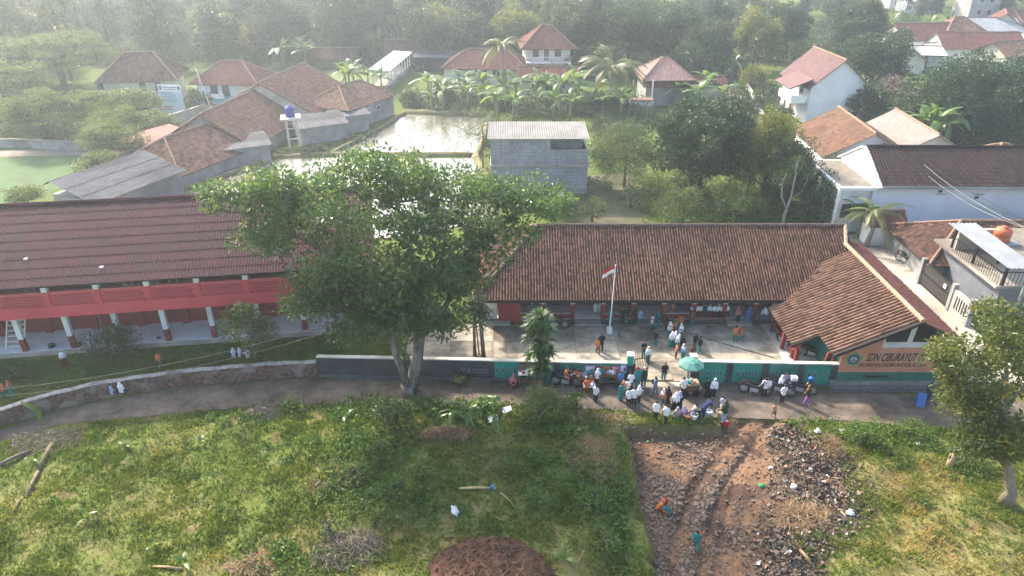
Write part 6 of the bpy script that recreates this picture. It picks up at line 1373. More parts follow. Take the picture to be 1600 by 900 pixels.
# ---------------------------------------------------------------- undergrowth in the gardens: stuff
def undergrowth(areas, seed, name, label, mat):
    rg = np.random.default_rng(seed); C = []; Rr = []
    for poly, n, r in areas:
        xs_ = [p[0] for p in poly]; ys_ = [p[1] for p in poly]; k = 0
        while k < n:
            a, b = rg.uniform(min(xs_), max(xs_)), rg.uniform(min(ys_), max(ys_))
            if not bool(in_poly0(a, b, poly)): continue
            p = P(a, b); rr = r * rg.uniform(.5, 1.4); C.append((p.x, p.y, rr * .4)); Rr.append(rr); k += 1
    Rr = np.array(Rr); D = np.array(C)[:, 1].mean(); V, F, rv = leaf_cards(C, (60 * Rr**1.6).astype(int) + 12, Rr, max(.17, D * .0036), rg, .75, .7, wid=.55)
    mesh_obj(name, np_mesh(name, V, F, [mat], rnd=rv), label=label, cat='undergrowth', kind='stuff')
def in_poly0(x, y, poly):
    c = False; j = len(poly) - 1
    for i in range(len(poly)):
        xi, yi = poly[i]; xj, yj = poly[j]
        if (yi > y) != (yj > y) and x < (xj - xi) * (y - yi) / (yj - yi + 1e-9) + xi: c = not c
        j = i
    return c
undergrowth([([(1000, 352), (1000, 275), (1160, 270), (1320, 300), (1330, 352)], 200, 1.0), ([(925, 300), (925, 240), (1010, 240), (1010, 290)], 45, .8), ([(700, 330), (770, 250), (775, 345)], 30, .8), ([(860, 352), (870, 310), (920, 310), (905, 352)], 14, .8)], 171, 'garden_undergrowth', 'rank green undergrowth filling the garden behind the school roof', LM_MID)
undergrowth([([(640, 178), (780, 182), (1010, 190), (1010, 165), (900, 150), (640, 150)], 170, 1.2), ([(1000, 190), (1150, 215), (1180, 240), (1200, 300), (1230, 300), (1200, 200), (1150, 130), (1040, 175)], 90, 1.2), ([(925, 250), (935, 190), (1010, 190), (1010, 250)], 70, 1.1), ([(740, 245), (765, 185), (780, 190), (775, 250)], 16, .8), ([(400, 240), (500, 232), (590, 205), (580, 215), (500, 243), (400, 252)], 40, .6)], 172, 'orchard_undergrowth', 'bushy undergrowth between the bananas and the houses', LM_WOOD)
undergrowth([([(1360, 235), (1600, 225), (1600, 140), (1350, 170)], 130, 1.4), ([(1180, 100), (1330, 90), (1380, 60), (1380, 40), (1180, 50)], 110, 2.2), ([(1380, 60), (1440, 58), (1600, 45), (1600, 30), (1380, 35)], 60, 1.8), ([(860, 130), (1150, 120), (1150, 80), (640, 80), (640, 110)], 200, 2.0), ([(0, 100), (640, 100), (640, 75), (0, 75)], 200, 2.4), ([(0, 225), (170, 225), (190, 150), (0, 130)], 70, 1.6), ([(330, 120), (520, 98), (640, 98), (640, 108), (400, 116)], 60, 1.3), ([(1130, 130), (1210, 190), (1230, 160), (1160, 110)], 30, 1.4)], 173, 'woodland_undergrowth', 'scrub growing under the trees of the far gardens and wood', LM_WOOD)

# ---------------------------------------------------------------- haze: one closed box of pale air round everything
hz_m = bpy.data.materials.new('haze_air'); hz_m.use_nodes = True; N_ = hz_m.node_tree.nodes; N_.remove(N_['Principled BSDF'])
pv = N_.new('ShaderNodeVolumePrincipled'); pv.inputs['Color'].default_value = (.80, .90, 1.0, 1); pv.inputs['Density'].default_value = HAZE_DENSITY; pv.inputs['Anisotropy'].default_value = .66
hz_m.node_tree.links.new(pv.outputs['Volume'], N_['Material Output'].inputs['Volume'])
MB().bx(-730, 730, -730, 730, -2.0, 27.0).build('haze', hz_m, kind='stuff', label='thin morning haze lying over the whole village', cat='haze')
# ================================================================ foreground cover
def blades(pts, hgt, rng, nb=3, w=.022, lean=.55):
    n = len(pts); P0 = np.repeat(pts, nb, 0) + np.c_[rng.normal(0, .035, (n * nb, 2)), np.zeros(n * nb)]; H = np.repeat(hgt, nb) * rng.uniform(.6, 1.25, n * nb)
    a = rng.uniform(0, 2 * math.pi, n * nb); d = np.c_[np.cos(a), np.sin(a), np.zeros(n * nb)]; s = np.c_[-np.sin(a), np.cos(a), np.zeros(n * nb)] * w
    tip = P0 + d * (H * lean * rng.uniform(.3, 1.3, n * nb))[:, None]; tip[:, 2] += H
    V = np.stack([P0 - s, P0 + s, tip], 1).reshape(-1, 3); return V, np.arange(len(V)).reshape(-1, 3)
LM_GRASS = leafmat('grass_blade', (.055, .11, .016), (.16, .20, .038), (.36, .29, .10), .35, .6, .2)
rng = np.random.default_rng(101)
def scatter(n, x0, x1, y0, y1): return rng.uniform(x0, x1, n), rng.uniform(y0, y1, n)
x, y = scatter(190000, -30, 27, 17.5, 32)
ok = (np.abs(x) < .76 * (y * .883 + 11.3) + .5) & (y < road_near_y(x) - .08) & (lot_mask(x, y) < .25)
dn = fbm(x, y, 1.4, 61); bareq = fbm(x, y, .9, 22)
ok &= rng.random(len(x)) < np.clip((dn - .22) * 2.2, .12, 1) * np.where(bareq > .68, .25, 1)
x, y = x[ok], y[ok]; z = height(x, y) - .03
edge = np.clip(1 - (road_near_y(x) - y) / 1.2, 0, 1)
hg = .05 + .13 * np.clip((fbm(x, y, 1.0, 62) - .35) * 2.5, 0, 1) + .10 * edge * rng.random(len(x)) + .22 * (rng.random(len(x)) < .04)
V, F = blades(np.c_[x, y, z], hg, rng, 3, .026)
dryq = np.clip(sstep(.45, .62, fbm(x, y, 2.4, 31)) * .5 + .35 * sstep(14, 17, x) * sstep(28.5, 26.5, y) + .15 * sstep(26, 21, y), 0, 1)
rv = np.clip(np.repeat(dryq * .75 + .7 * (fbm(x, y, .7, 63) - .3), 3) + rng.random(len(F)) * .35 - .05, 0, 1)
mesh_obj('grass', np_mesh('grass', V, F, [LM_GRASS], rnd=rv), label='short rough grass covering the sloping plot in front', cat='grass', kind='stuff')
# lawn between the curved wall and the school, and tall grass on the verge
x, y = scatter(26000, -34, -7, 29.5, 38.6); wy = inter(x, [p.x for p in wp], [p.y for p in wp]) + .35; fy = bp0.y + (x - bp0.x) * math.tan(ang) - .15
ok = (y > wy) & (y < fy) & (fbm(x, y, 1.6, 64) > .36); x, y = x[ok], y[ok]
V, F = blades(np.c_[x, y, np.full(len(x), -.04)], .06 + .16 * np.clip(fbm(x, y, 1.2, 65) - .4, 0, 1) * 2, rng)
mesh_obj('lawn_grass', np_mesh('lawn_grass', V, F, [LM_GRASS], rnd=np.clip(rng.random(len(F)) * .7 - .1, 0, 1)), label='weedy grass on the lawn below the two-storey school', cat='grass', kind='stuff')
# broad-leaved weeds: (px, py, spread px x, y, clumps, radius)
LM_WEED = leafmat('weed_leaf', (.045, .095, .02), (.12, .20, .04), (.24, .30, .06), .4, .45, .35)
LM_WEED2 = leafmat('tall_weed_leaf', (.035, .085, .018), (.10, .18, .036), (.22, .29, .06), .4, .45, .35)
def weed_field(areas, seed, leaf, per, mat, name, label):
    rg = np.random.default_rng(seed); C = []; Rr = []
    for (px, py, sx, sy, n, r) in areas:
        for k in range(n):
            a = rg.uniform(0, 6.28); q = math.sqrt(rg.random()); p = P(px + sx * q * math.cos(a), py + sy * q * math.sin(a)); 
            if float(lot_mask(np.array([p.x]), np.array([p.y]))[0]) > .4: continue
            rr = r * rg.uniform(.5, 1.3); C.append((p.x, p.y, hz(p.x, p.y) + rr * .3)); Rr.append(rr)
    Rr = np.array(Rr); V, F, rv = leaf_cards(C, np.maximum(8, per * Rr**1.5 * 6).astype(int), Rr, leaf, rg, .6, .8, wid=.55)
    mesh_obj(name, np_mesh(name, V, F, [mat], rnd=rv), label=label, cat='weeds', kind='stuff')
weed_field([(590, 640, 90, 22, 34, .4), (700, 650, 60, 22, 22, .35), (560, 720, 60, 30, 26, .38), (600, 770, 70, 40, 40, .38), (480, 640, 90, 18, 26, .3), (860, 680, 60, 30, 26, .35), (850, 770, 40, 25, 18, .42), (930, 770, 45, 60, 34, .36), (930, 850, 40, 40, 20, .34), (830, 820, 60, 30, 20, .34), (520, 800, 40, 30, 18, .35), (700, 810, 60, 25, 20, .3), (300, 690, 120, 40, 26, .25), (200, 780, 200, 80, 40, .22), (470, 880, 60, 25, 20, .36), (560, 880, 40, 20, 10, .3), (400, 790, 100, 70, 30, .24)], 111, .13, 26, LM_WEED, 'left_weeds', 'broad-leaved weeds tangled in the grass left of the dug plot')
weed_field([(620, 640, 110, 16, 50, .5), (520, 650, 60, 14, 20, .4), (700, 640, 80, 14, 34, .5), (790, 650, 50, 14, 20, .45), (880, 665, 60, 20, 24, .5), (590, 700, 70, 30, 34, .5), (560, 760, 60, 30, 26, .5), (620, 800, 60, 40, 26, .45), (880, 740, 60, 40, 26, .45), (950, 800, 30, 90, 40, .4), (420, 870, 60, 30, 20, .45), (800, 690, 120, 25, 34, .3), (780, 730, 100, 30, 30, .26), (330, 660, 90, 12, 24, .35), (480, 720, 80, 30, 26, .3), (968, 720, 10, 50, 16, .3), (972, 800, 12, 60, 20, .35), (974, 870, 12, 40, 16, .35)], 114, .2, 15, LM_WEED2, 'tall_weeds', 'tall leafy weeds and creepers massed around the big tree and verge')
weed_field([(1360, 680, 90, 18, 46, .42), (1440, 690, 90, 30, 46, .36), (1390, 715, 90, 20, 26, .3), (1270, 662, 40, 8, 18, .3), (1500, 720, 60, 40, 30, .36), (1440, 780, 120, 60, 34, .2), (1400, 850, 120, 40, 34, .24), (1540, 830, 70, 50, 20, .22), (1440, 785, 14, 8, 6, .3), (1250, 850, 30, 20, 8, .2)], 112, .13, 26, LM_WEED, 'right_weeds', 'broad-leaved weeds along the road right of the dug plot')
weed_field([(1065, 655, 28, 6, 10, .3), (1095, 655, 20, 6, 8, .3), (1140, 650, 10, 4, 3, .2)], 113, .13, 26, LM_WEED, 'verge_weeds', 'bright weeds on the verge where the vendors sit')
# named shrubs on the verge
simple_tree('verge_bush', GP(848, 652), 'dense green bush on the verge in front of the spiky tree', 1.5, 1.35, LM_MID, 121, .5, .75, 34, .17, 170, cat='bush')
simple_tree('verge_bush', GP(900, 642), 'leafy bush on the verge right of the dense bush', 1.2, .7, LM_WEED, 122, .5, .8, 14, .2, 150, cat='bush')
simple_tree('verge_bush', GP(620, 660), 'dark shaded bush at the foot of the big tree', 1.3, 1.1, LM_DARK, 123, .5, .7, 20, .18, 150, cat='bush')
simple_tree('verge_bush', GP(515, 830), 'dark little bush left of the brushwood pile', .8, .6, LM_DARK, 124, .5, .7, 12, .13, 220, cat='bush')
simple_tree('verge_bush', GP(850, 785), 'low bright bush above the red soil heap', .8, .8, LM_WEED, 125, .5, .6, 14, .15, 200, cat='bush')
for k_, (px, py, h_, r_, m_, lb) in enumerate(((590, 712, 1.0, .8, LM_WEED2, 'leafy bush in the rough centre-left growth, upper one'), (548, 752, .9, .8, LM_MID, 'bush beside the dark bare hollow'), (612, 778, 1.0, .9, LM_WEED2, 'leafy bush in the rough centre-left growth, lower one'), (660, 745, .7, .7, LM_WEED, 'low bright bush right of the rough growth'), (720, 600, 1.0, .6, LM_MID, 'bush behind the broad bright leaves at the road edge'), (460, 640, .8, .7, LM_WEED2, 'low bush on the verge right of the dried palm leaf heap'), (925, 790, .9, .8, LM_WEED2, 'bush on the grass rim left of the stones'), (940, 860, .9, .8, LM_WEED, 'bush on the grass rim near the bottom edge'), (1345, 690, .9, .9, LM_WEED2, 'bush on the right verge beside the straw bundle'), (1420, 682, .8, .9, LM_WEED, 'bush on the right verge below the stone wall'), (1520, 735, .9, 1.0, LM_WEED2, 'shaded bush left of the pale trunk at right'))):
    simple_tree('weed_bush', GP(px, py), lb, h_, r_, m_, 700 + k_, .5, .65, 16, .16, 170, cat='bush')
# tall leafy ginger-like clump right of the big tree
rg = np.random.default_rng(130); gp = GP(735, 650); gr = empty('ginger_clump', tuple(gp), 0, 'clump of upright broad bright leaves right of the big trunk', 'plant')
lfm = [banana_leaf(500 + k, .75, .11) for k in range(4)]
for k in range(60):
    a = rg.uniform(0, 6.28); q = math.sqrt(rg.random()); o = mesh_obj('leaf', lfm[k % 4], gr, loc=(q * 1.9 * math.cos(a), q * .9 * math.sin(a), rg.uniform(0, .5))); o.rotation_euler = (rg.normal(0, .2), rg.uniform(-1.0, -.1), rg.uniform(0, 6.28)); s = rg.uniform(.7, 1.2); o.scale = (s, s, s)
# banana shoots in the grass
rg = np.random.default_rng(140)
for (px, py, s, n, lb) in ((62, 662, .75, 1, 'single bright young banana leaf by the curved wall'), (315, 695, .34, 4, 'small banana shoot in the left grass below the road'), (541, 655, .36, 2, 'yellow-green banana shoot left of the big tree'), (882, 878, .42, 4, 'banana shoot on the right of the red soil heap'), (135, 812, .32, 3, 'cut banana shoot in the lower left grass'), (242, 858, .36, 3, 'banana shoot near the lower left sticks'), (52, 720, .3, 2, 'tiny yellow banana shoot beside the fallen trunk'), (198, 700, .26, 3, 'tiny banana shoot in the middle of the left grass'), (290, 885, .4, 3, 'banana shoot at the bottom edge left of the brushwood')):
    bb_ = banana(GP(px, py), s, lb, rg, None, n, False)
    if n == 1: bb_.children[0].rotation_euler = (1.2, -1.45, 1.9); bb_.rotation_euler = (0, 0, 0)
# stones on the dug plot
ico = bmesh.new(); bmesh.ops.create_icosphere(ico, subdivisions=1, radius=.5); IV = np.array([v.co[:] for v in ico.verts]); IF = np.array([[v.index for v in f.verts] for f in ico.faces]); ico.free()
def lumps(pts, size, rng, flat=.65, jag=.16):
    n = len(pts); k = len(IV); a = rng.uniform(0, 6.28, n); S = size[:, None] * rng.uniform(.6, 1.25, (n, 3)); S[:, 2] *= flat
    Q = IV[None] * (1 + rng.normal(0, jag, (n, k, 1))) * S[:, None]
    X = Q[..., 0] * np.cos(a)[:, None] - Q[..., 1] * np.sin(a)[:, None]; Y_ = Q[..., 0] * np.sin(a)[:, None] + Q[..., 1] * np.cos(a)[:, None]
    V = np.stack([X, Y_, Q[..., 2]], -1) + pts[:, None]; F = (IF[None] + (np.arange(n) * k)[:, None, None]).reshape(-1, 3); return V.reshape(-1, 3), F
def in_poly(px, py, poly):
    c = np.zeros(len(px), bool); j = len(poly) - 1
    for i in range(len(poly)):
        xi, yi = poly[i]; xj, yj = poly[j]
        c ^= ((yi > py) != (yj > py)) & (px < (xj - xi) * (py - yi) / (yj - yi + 1e-9) + xi); j = i
    return c
def to_px(x, y, z):
    dz = z - CAM_H; zc = y * math.cos(CAM_T) - dz * math.sin(CAM_T); yc = y * math.sin(CAM_T) + dz * math.cos(CAM_T); return 800 + CAM_F * x / zc, 450 - CAM_F * yc / zc
rng = np.random.default_rng(150)
x, y = scatter(90000, 5, 17, 19, 30.5); L = lot_mask(x, y); zz = height(x, y); px, py = to_px(x, y, zz)
jx = 26 * (fbm(x, y, .7, 72) - .5) * 2; jy = 20 * (fbm(x, y, .7, 73) - .5) * 2
dens = np.full(len(x), .06)
for poly, d in (([(998, 735), (1030, 738), (1082, 758), (1060, 815), (1044, 910), (985, 910), (998, 820)], .75), ([(1090, 770), (1160, 700), (1180, 690), (1130, 770), (1105, 830), (1090, 905), (1056, 905), (1066, 830)], .7), ([(1045, 700), (1075, 688), (1125, 690), (1110, 735), (1060, 735)], .4), ([(1150, 775), (1170, 765), (1155, 800), (1135, 812)], .75), ([(1135, 830), (1165, 815), (1170, 850), (1145, 860)], .75), ([(1105, 850), (1130, 800), (1130, 905), (1100, 905)], .4), ([(1060, 660), (1230, 655), (1230, 680), (1100, 690)], .06)):
    dens = np.where(in_poly(px + jx, py + jy, poly), d * .85, dens)
dens *= np.clip(.35 + 1.3 * fbm(x, y, .8, 71), 0, 1.4)
for q in RUTS: dens *= np.clip(poly_dist(x, y, q) / .3, .08, 1)
ok = (rng.random(len(x)) < dens) & (L > .6) & (rubbish_mask(x, y) < .55); x, y, zz = x[ok], y[ok], zz[ok]; sz = np.clip(rng.gamma(1.7, .034, len(x)), .022, .24)
V, F = lumps(np.c_[x, y, zz - .03 + sz * .2], sz, rng)
M_STONE = pmat('quarry_stone', (.08, .054, .037), (.15, .107, .075), 5, .95, rnd=(.25, .19, .14))
mesh_obj('gravel_stones', np_mesh('gravel_stones', V, F, [M_STONE], rnd=np.repeat(rng.beta(1.5, 2, len(x)), len(IF))), label='broken quarry stones spread over the dug red plot', cat='gravel', kind='stuff')
# clods of earth along the banks
x, y = scatter(9000, 4.8, 17, 19, 30.8); L = lot_mask(x, y); e = (L > .08) & ((L < .95) | (rng.random(len(x)) < .25)); x, y = x[e], y[e]; sz = np.clip(rng.gamma(2.4, .035, len(x)), .03, .28); V, F = lumps(np.c_[x, y, height(x, y) - .03], sz, rng, .7, .2)
mesh_obj('soil_clods', np_mesh('soil_clods', V, F, [pmat('clod_soil', (.075, .042, .03), (.17, .095, .06), 4, .95)]), label='crumbly red soil clods along the cut banks', cat='soil', kind='stuff')
# rubbish
def ramp_mat(name, cols, rough=.6):
    m = bpy.data.materials.new(name); m.use_nodes = True; N = m.node_tree.nodes; Lk = m.node_tree.links; at = N.new('ShaderNodeAttribute'); at.attribute_name = 'rnd'; r = N.new('ShaderNodeValToRGB'); r.color_ramp.interpolation = 'CONSTANT'; el = r.color_ramp.elements
    for i, (p_, c) in enumerate(cols):
        q = el[i] if i < 2 else el.new(p_); q.position = p_; q.color = (*c, 1)
    Lk.new(at.outputs['Fac'], r.inputs['Fac']); Lk.new(r.outputs['Color'], N['Principled BSDF'].inputs['Base Color']); N['Principled BSDF'].inputs['Roughness'].default_value = rough; return m
M_RUB = ramp_mat('mixed_rubbish', [(0, (.035, .028, .025)), (.15, (.085, .055, .038)), (.5, (.17, .115, .072)), (.88, (.24, .21, .18)), (.93, (.45, .45, .45)), (.945, (.16, .18, .24)), (.955, (.3, .22, .14)), (.97, (.35, .08, .06)), (.985, (.06, .2, .1))])
x, y = scatter(80000, 9, 18, 18.5, 30.4); rm = rubbish_mask(x, y); zz = height(x, y); px, py = to_px(x, y, zz); ok = rng.random(len(x)) < np.clip(rm * 1.4 * (.3 + fbm(x, y, .9, 81)), 0, .9) * .6; x, y, zz = x[ok], y[ok], zz[ok]; n = len(x)
c = np.c_[x, y, zz + rng.uniform(-.02, .10, n)]; u = rng.normal(size=(n, 3)); u[:, 2] *= .5; u /= np.linalg.norm(u, axis=1, keepdims=True); v = rng.normal(size=(n, 3)); v[:, 2] *= .6; v -= u * (u * v).sum(1, keepdims=True); v /= np.linalg.norm(v, axis=1, keepdims=True); w = np.cross(u, v)
s = np.clip(rng.gamma(2.0, .018, n), .015, .14)[:, None]; t = s * rng.uniform(.35, 1, (n, 1))
V = np.stack([c - u*s - v*t + w*s*.2, c + u*s - v*t - w*s*.15, c + u*s + v*t + w*s*.3, c - u*s + v*t - w*s*.2], 1).reshape(-1, 3)
mesh_obj('rubbish', np_mesh('rubbish', V, np.arange(4 * n).reshape(-1, 4), [M_RUB], rnd=rng.random(n)), label='dark heap of household rubbish along the right side of the dug plot', cat='rubbish', kind='stuff')
# litter on the verge and beside the heap
x, y = scatter(2600, 4, 25, 27.5, 31); ok = (y < road_near_y(x) + .3) & (rng.random(len(x)) < .5); x, y = x[ok], y[ok]; ok = ((x < 11.5) & (y > 28.8)) | ((x > 14) & (x < 17)); x, y = x[ok], y[ok]; n = len(x); a = rng.uniform(0, 6.28, n); s = rng.uniform(.02, .08, n)
c = np.c_[x, y, height(x, y) + .01]; u = np.c_[np.cos(a), np.sin(a), rng.normal(0, .3, n)] * s[:, None]; v = np.c_[-np.sin(a), np.cos(a), rng.normal(0, .3, n)] * (s * .7)[:, None]
V = np.stack([c - u - v, c + u - v, c + u + v, c - u + v], 1).reshape(-1, 3); mesh_obj('litter', np_mesh('litter', V, np.arange(4 * n).reshape(-1, 4), [M_RUB], rnd=rng.uniform(.5, 1, n)), label='scattered pale litter along the road verge', cat='litter', kind='stuff')
# straw and twig piles
def twigs(name, loc, rx, ry, h, n, L, label, mat, seed, r=.012, up=.35):
    rg = random.Random(seed); mb = MB()
    for k in range(n):
        a = rg.uniform(0, 6.28); q = math.sqrt(rg.random()); zc = h * (1 - q) * rg.uniform(.3, 1); p = Vector((q * rx * math.cos(a), q * ry * math.sin(a), zc)); b = rg.uniform(0, 6.28); d = Vector((math.cos(b), math.sin(b), rg.gauss(0, up))).normalized() * L * rg.uniform(.4, 1.1) / 2; m = p + Vector((rg.gauss(0, .06), rg.gauss(0, .06), rg.uniform(0, .1)))
        mb.tube([p - d, m, p + d], [r * rg.uniform(.6, 1.3), r, r * .4], 3, cap=False)
    o = mb.build(name, mat, label=label, cat='pile', kind='stuff'); o.location = loc; return o
M_STRAW = pmat('dry_straw', (.22, .14, .07), (.36, .25, .14), 3, .9); M_TWIG = pmat('grey_twig', (.12, .095, .075), (.22, .18, .14), 3, .9)
twigs('brushwood_pile', GP(545, 858), 1.5, 1.0, .5, 420, 1.1, 'tangled grey brushwood pile in the lower centre-left', M_TWIG, 1)
twigs('straw_pile', GP(1265, 815), 1.6, 1.3, .6, 700, .8, 'golden-brown straw heap on the rubbish', M_STRAW, 2, .010)
twigs('straw_pile', GP(1298, 700), .5, .9, .7, 200, 1.0, 'upright bundle of dry straw at the top of the rubbish', M_STRAW, 3, .010, 1.2)
twigs('dry_leaf_pile', GP(408, 648), .95, .5, .5, 260, .7, 'grey heap of dried palm leaves by the road', M_TWIG, 4, .02)
twigs('dry_leaf_pile', GP(700, 678), 1.4, .5, .35, 260, .6, 'brown dried leaves heaped below the broad bright leaves', pmat('brown_dry_leaf', (.14, .075, .045), (.24, .14, .09), 3, .9), 5, .018)
twigs('dry_grass_pile', GP(925, 720), 1.3, 1.8, .3, 500, 1.0, 'heap of pulled dry grass on the edge of the dug plot', M_STRAW, 6, .009)
twigs('dry_grass_pile', GP(70, 690), 1.9, .9, .35, 300, 1.0, 'dry stalks lying around the fallen banana trunk', M_TWIG, 7)
twigs('dry_grass_pile', GP(390, 885), 1.0, .6, .2, 200, .7, 'orange-brown dry leaves at the bottom edge', M_STRAW, 8)
twigs('dry_grass_pile', GP(930, 655), 1.8, .5, .2, 260, .8, 'yellow dry stalks on the verge above the dug plot', M_STRAW, 9, .009)
# red soil heap at the bottom
sp = GP(772, 905); n = 56; V = []; F = []
U, Vv = np.meshgrid(np.linspace(-1, 1, n + 1), np.linspace(-1, 1, n + 1), indexing='ij'); hh_ = np.clip(1 - np.hypot(U, Vv)**2, 0, 1)**.8; XX = U * 3.1 + 40; YY = Vv * 2.3 + 9
V = np.stack([U * 3.1, Vv * 2.3, hh_ * .62 * (1 + .9 * (fbm(XX, YY, .9, 91) - .5)) + .16 * (fbm(XX, YY, .25, 92) - .5) * (hh_ > 0) - .12], -1).reshape(-1, 3)
for i in range(n):
    for j in range(n): F.append((i*(n+1)+j, (i+1)*(n+1)+j, (i+1)*(n+1)+j+1, i*(n+1)+j+1))
o = mesh_obj('soil_heap', np_mesh('soil_heap', V, F, [pmat('red_soil', (.06, .028, .018), (.115, .052, .03), 3, .95, bump=.8, c3=(.045, .024, .017))], smooth=True), label='rounded heap of dark red soil at the bottom of the picture', cat='soil heap'); o.location = sp
rg2 = np.random.default_rng(93); a_ = rg2.uniform(0, 6.28, 1500); q_ = np.sqrt(rg2.random(1500)) * 1.02; cx = q_ * np.cos(a_); cy_ = q_ * np.sin(a_); hh2 = np.clip(1 - q_**2, 0, 1)**.8
Vc, Fc = lumps(np.c_[cx * 3.1, cy_ * 2.3, hh2 * .62 * (1 + .9 * (fbm(cx * 3.1 + 40, cy_ * 2.3 + 9, .9, 91) - .5)) - .12], np.clip(rg2.gamma(2, .04, 1500), .03, .26), rg2, .7, .2)
mesh_obj('soil_crumbs', np_mesh('soil_crumbs', Vc, Fc, [MATS['red_soil']]), o, kind='stuff')
twigs('root_fibres', sp + Vector((0, 0, .45)), 2.0, 1.4, .45, 160, .5, 'fine roots sticking out of the red soil heap', M_STRAW, 11, .006)
# fallen trunks, sticks, sack, papers
def log(a, b, r, label, mat, name='log', n=8, r2=None):
    a = GP(*a) + Vector((0, 0, r * .6)); b = GP(*b) + Vector((0, 0, r * .6)); m = (a + b) / 2 + Vector((0, 0, .05)); o = empty(name, tuple(a), 0, label, 'log')
    MB().tube([Vector(), m - a, b - a], [r, (r + (r2 or r)) / 2 * 1.05, r2 or r], n).build('stem', mat, o, smooth=True)
    MB().tube([(b - a) * -.01, (b - a) * -.02], [r * .8, r * .75], n).build('cut_face', M_STRAW, o); return o
M_BTR = pmat('dead_banana_trunk', (.10, .08, .045), (.18, .145, .085), 3, .9, stretch=(1, 1, .3))
log((85, 690), (62, 735), .12, 'upper thick piece of a fallen banana trunk', M_BTR); log((60, 738), (42, 778), .09, 'lower broken piece of the fallen banana trunk', M_BTR, r2=.07); log((30, 782), (24, 800), .06, 'short broken end lying below the fallen banana trunk', M_BTR); log((0, 727), (50, 705), .09, 'dry trunk lying at the left edge by the road', M_TWIG)
log((240, 886), (285, 890), .05, 'bent pale stick at the lower left', M_STRAW); log((1250, 860), (1268, 884), .07, 'pale plank end below the straw heap', M_STRAW); log((1290, 800), (1292, 812), .05, 'short pale stick standing in the rubbish', M_STRAW); log((1314, 800), (1324, 813), .04, 'thin pale stick on the right of the rubbish', M_STRAW)
st = log((718, 764), (776, 764), .06, 'bamboo stick tied with a blue rag', pmat('bamboo', (.36, .26, .11), (.46, .35, .17), 3, .7)); MB().box((1.55, 0, .08), (.14, .2, .2)).build('blue_rag', flat('rag_blue', (.03, .16, .4)), st)
log((782, 770), (808, 796), .035, 'thin stick leaning away from the bamboo stick', M_STRAW)
stp = empty('stump_post', tuple(GP(1482, 730)), 0, 'short pale log post with dark top standing in the right grass', 'post'); MB().tube([(0, 0, -.1), (.06, .05, .4), (.12, .12, .9)], [.17, .16, .15], 10).build('shaft', pmat('pale_log', (.30, .22, .14), (.42, .32, .21), 3, .9, stretch=(1, 1, .3)), stp, smooth=True); MB().tube([(.12, .12, .9), (.14, .13, 1.02)], [.17, .1], 10).build('top', M_DARK, stp)
bm_ = bmesh.new(); bmesh.ops.create_icosphere(bm_, subdivisions=3, radius=.5); r_ = random.Random(8)
for v in bm_.verts:
    q = v.co.copy(); k = 1 + .22 * math.sin(9 * q.x + 3 * q.z) * math.sin(7 * q.y + 2) + r_.uniform(-.05, .05); v.co = Vector((q.x * .34 * k * (1 - .5 * max(0, q.y)), q.y * .62 * k, max(q.z, -.3) * .3 * k))
me_ = bpy.data.meshes.new('sack'); bm_.to_mesh(me_); bm_.free(); me_.materials.append(pmat('white_sack', (.4, .4, .45), (.58, .58, .62), 4, .6)); sk = mesh_obj('sack', me_, label='crumpled white plastic sack lying in the grass', cat='sack'); sk.location = GP(711, 800) + Vector((0, 0, .1)); sk.rotation_euler = (0, 0, R(25))
for px, py, lb in ((770, 657, 'square white paper sheet in the grass below the broad bright leaves'), (792, 643, 'crumpled white paper on the verge edge')):
    o = MB().slab([(-.28, -.18, 0), (.25, -.2, .03), (.28, .16, .06), (-.22, .2, .02)], .01).build('paper', flat('paper_white', (.7, .7, .72)), label=lb, cat='paper'); o.location = GP(px, py) + Vector((0, 0, .12)); o.rotation_euler = (R(14), R(-5), R(20))
for px, py, r, c, lb in ((1328, 805, .2, (.6, .62, .68), 'pale plastic bag at the right rim of the rubbish'), (1241, 763, .17, (.62, .6, .58), 'white plastic bag in the middle of the rubbish'), (1189, 761, .15, (.02, .35, .12), 'bright green plastic bag on the dug plot'), (1278, 677, .2, (.6, .6, .62), 'white bag near the top of the rubbish'), (1314, 675, .16, (.6, .6, .6), 'white bag beside the upright straw bundle'), (1433, 695, .12, (.65, .65, .66), 'small white bag in the right weeds')):
    o = MB().lathe([(.02, 0), (r, r * .2), (r * .9, r * .7), (r * .4, r), (r * .5, r * 1.25), (.02, r * 1.3)], 8).build('plastic_bag', flat('bag_%d' % px, c, .4), label=lb, cat='bag'); o.location = GP(px, py) + Vector((0, 0, .02)); o.rotation_euler = (.4, .3, px)
# ================================================================ people
CL = dict(white=(.72, .72, .75), black=(.018, .018, .02), teal=(.015, .19, .19), dteal=(.01, .10, .10), orange=(.55, .16, .06), red=(.45, .03, .03), pink=(.55, .16, .2), blue=(.06, .16, .42), lblue=(.25, .36, .55), navy=(.03, .04, .09), maroon=(.14, .02, .025), green=(.02, .06, .035), grey=(.3, .28, .27), purple=(.33, .12, .33), brown=(.16, .07, .04), denim=(.12, .18, .28), jeans=(.28, .36, .46), lav=(.4, .35, .5), khaki=(.36, .3, .18), peach=(.5, .24, .14))
def cm(c): return flat('cloth_' + c, CL[c], .85, spec=.1)
SKIN = [pmat('skin_%d' % i, c, tuple(q * .9 for q in c), 8, .6) for i, c in enumerate([(.30, .16, .10), (.24, .125, .075), (.36, .20, .125)])]
HAIR = flat('black_hair', (.012, .011, .011), .45)
def setm(o, m): o.material_slots[0].link = 'OBJECT'; o.material_slots[0].material = m
_pi = [0]
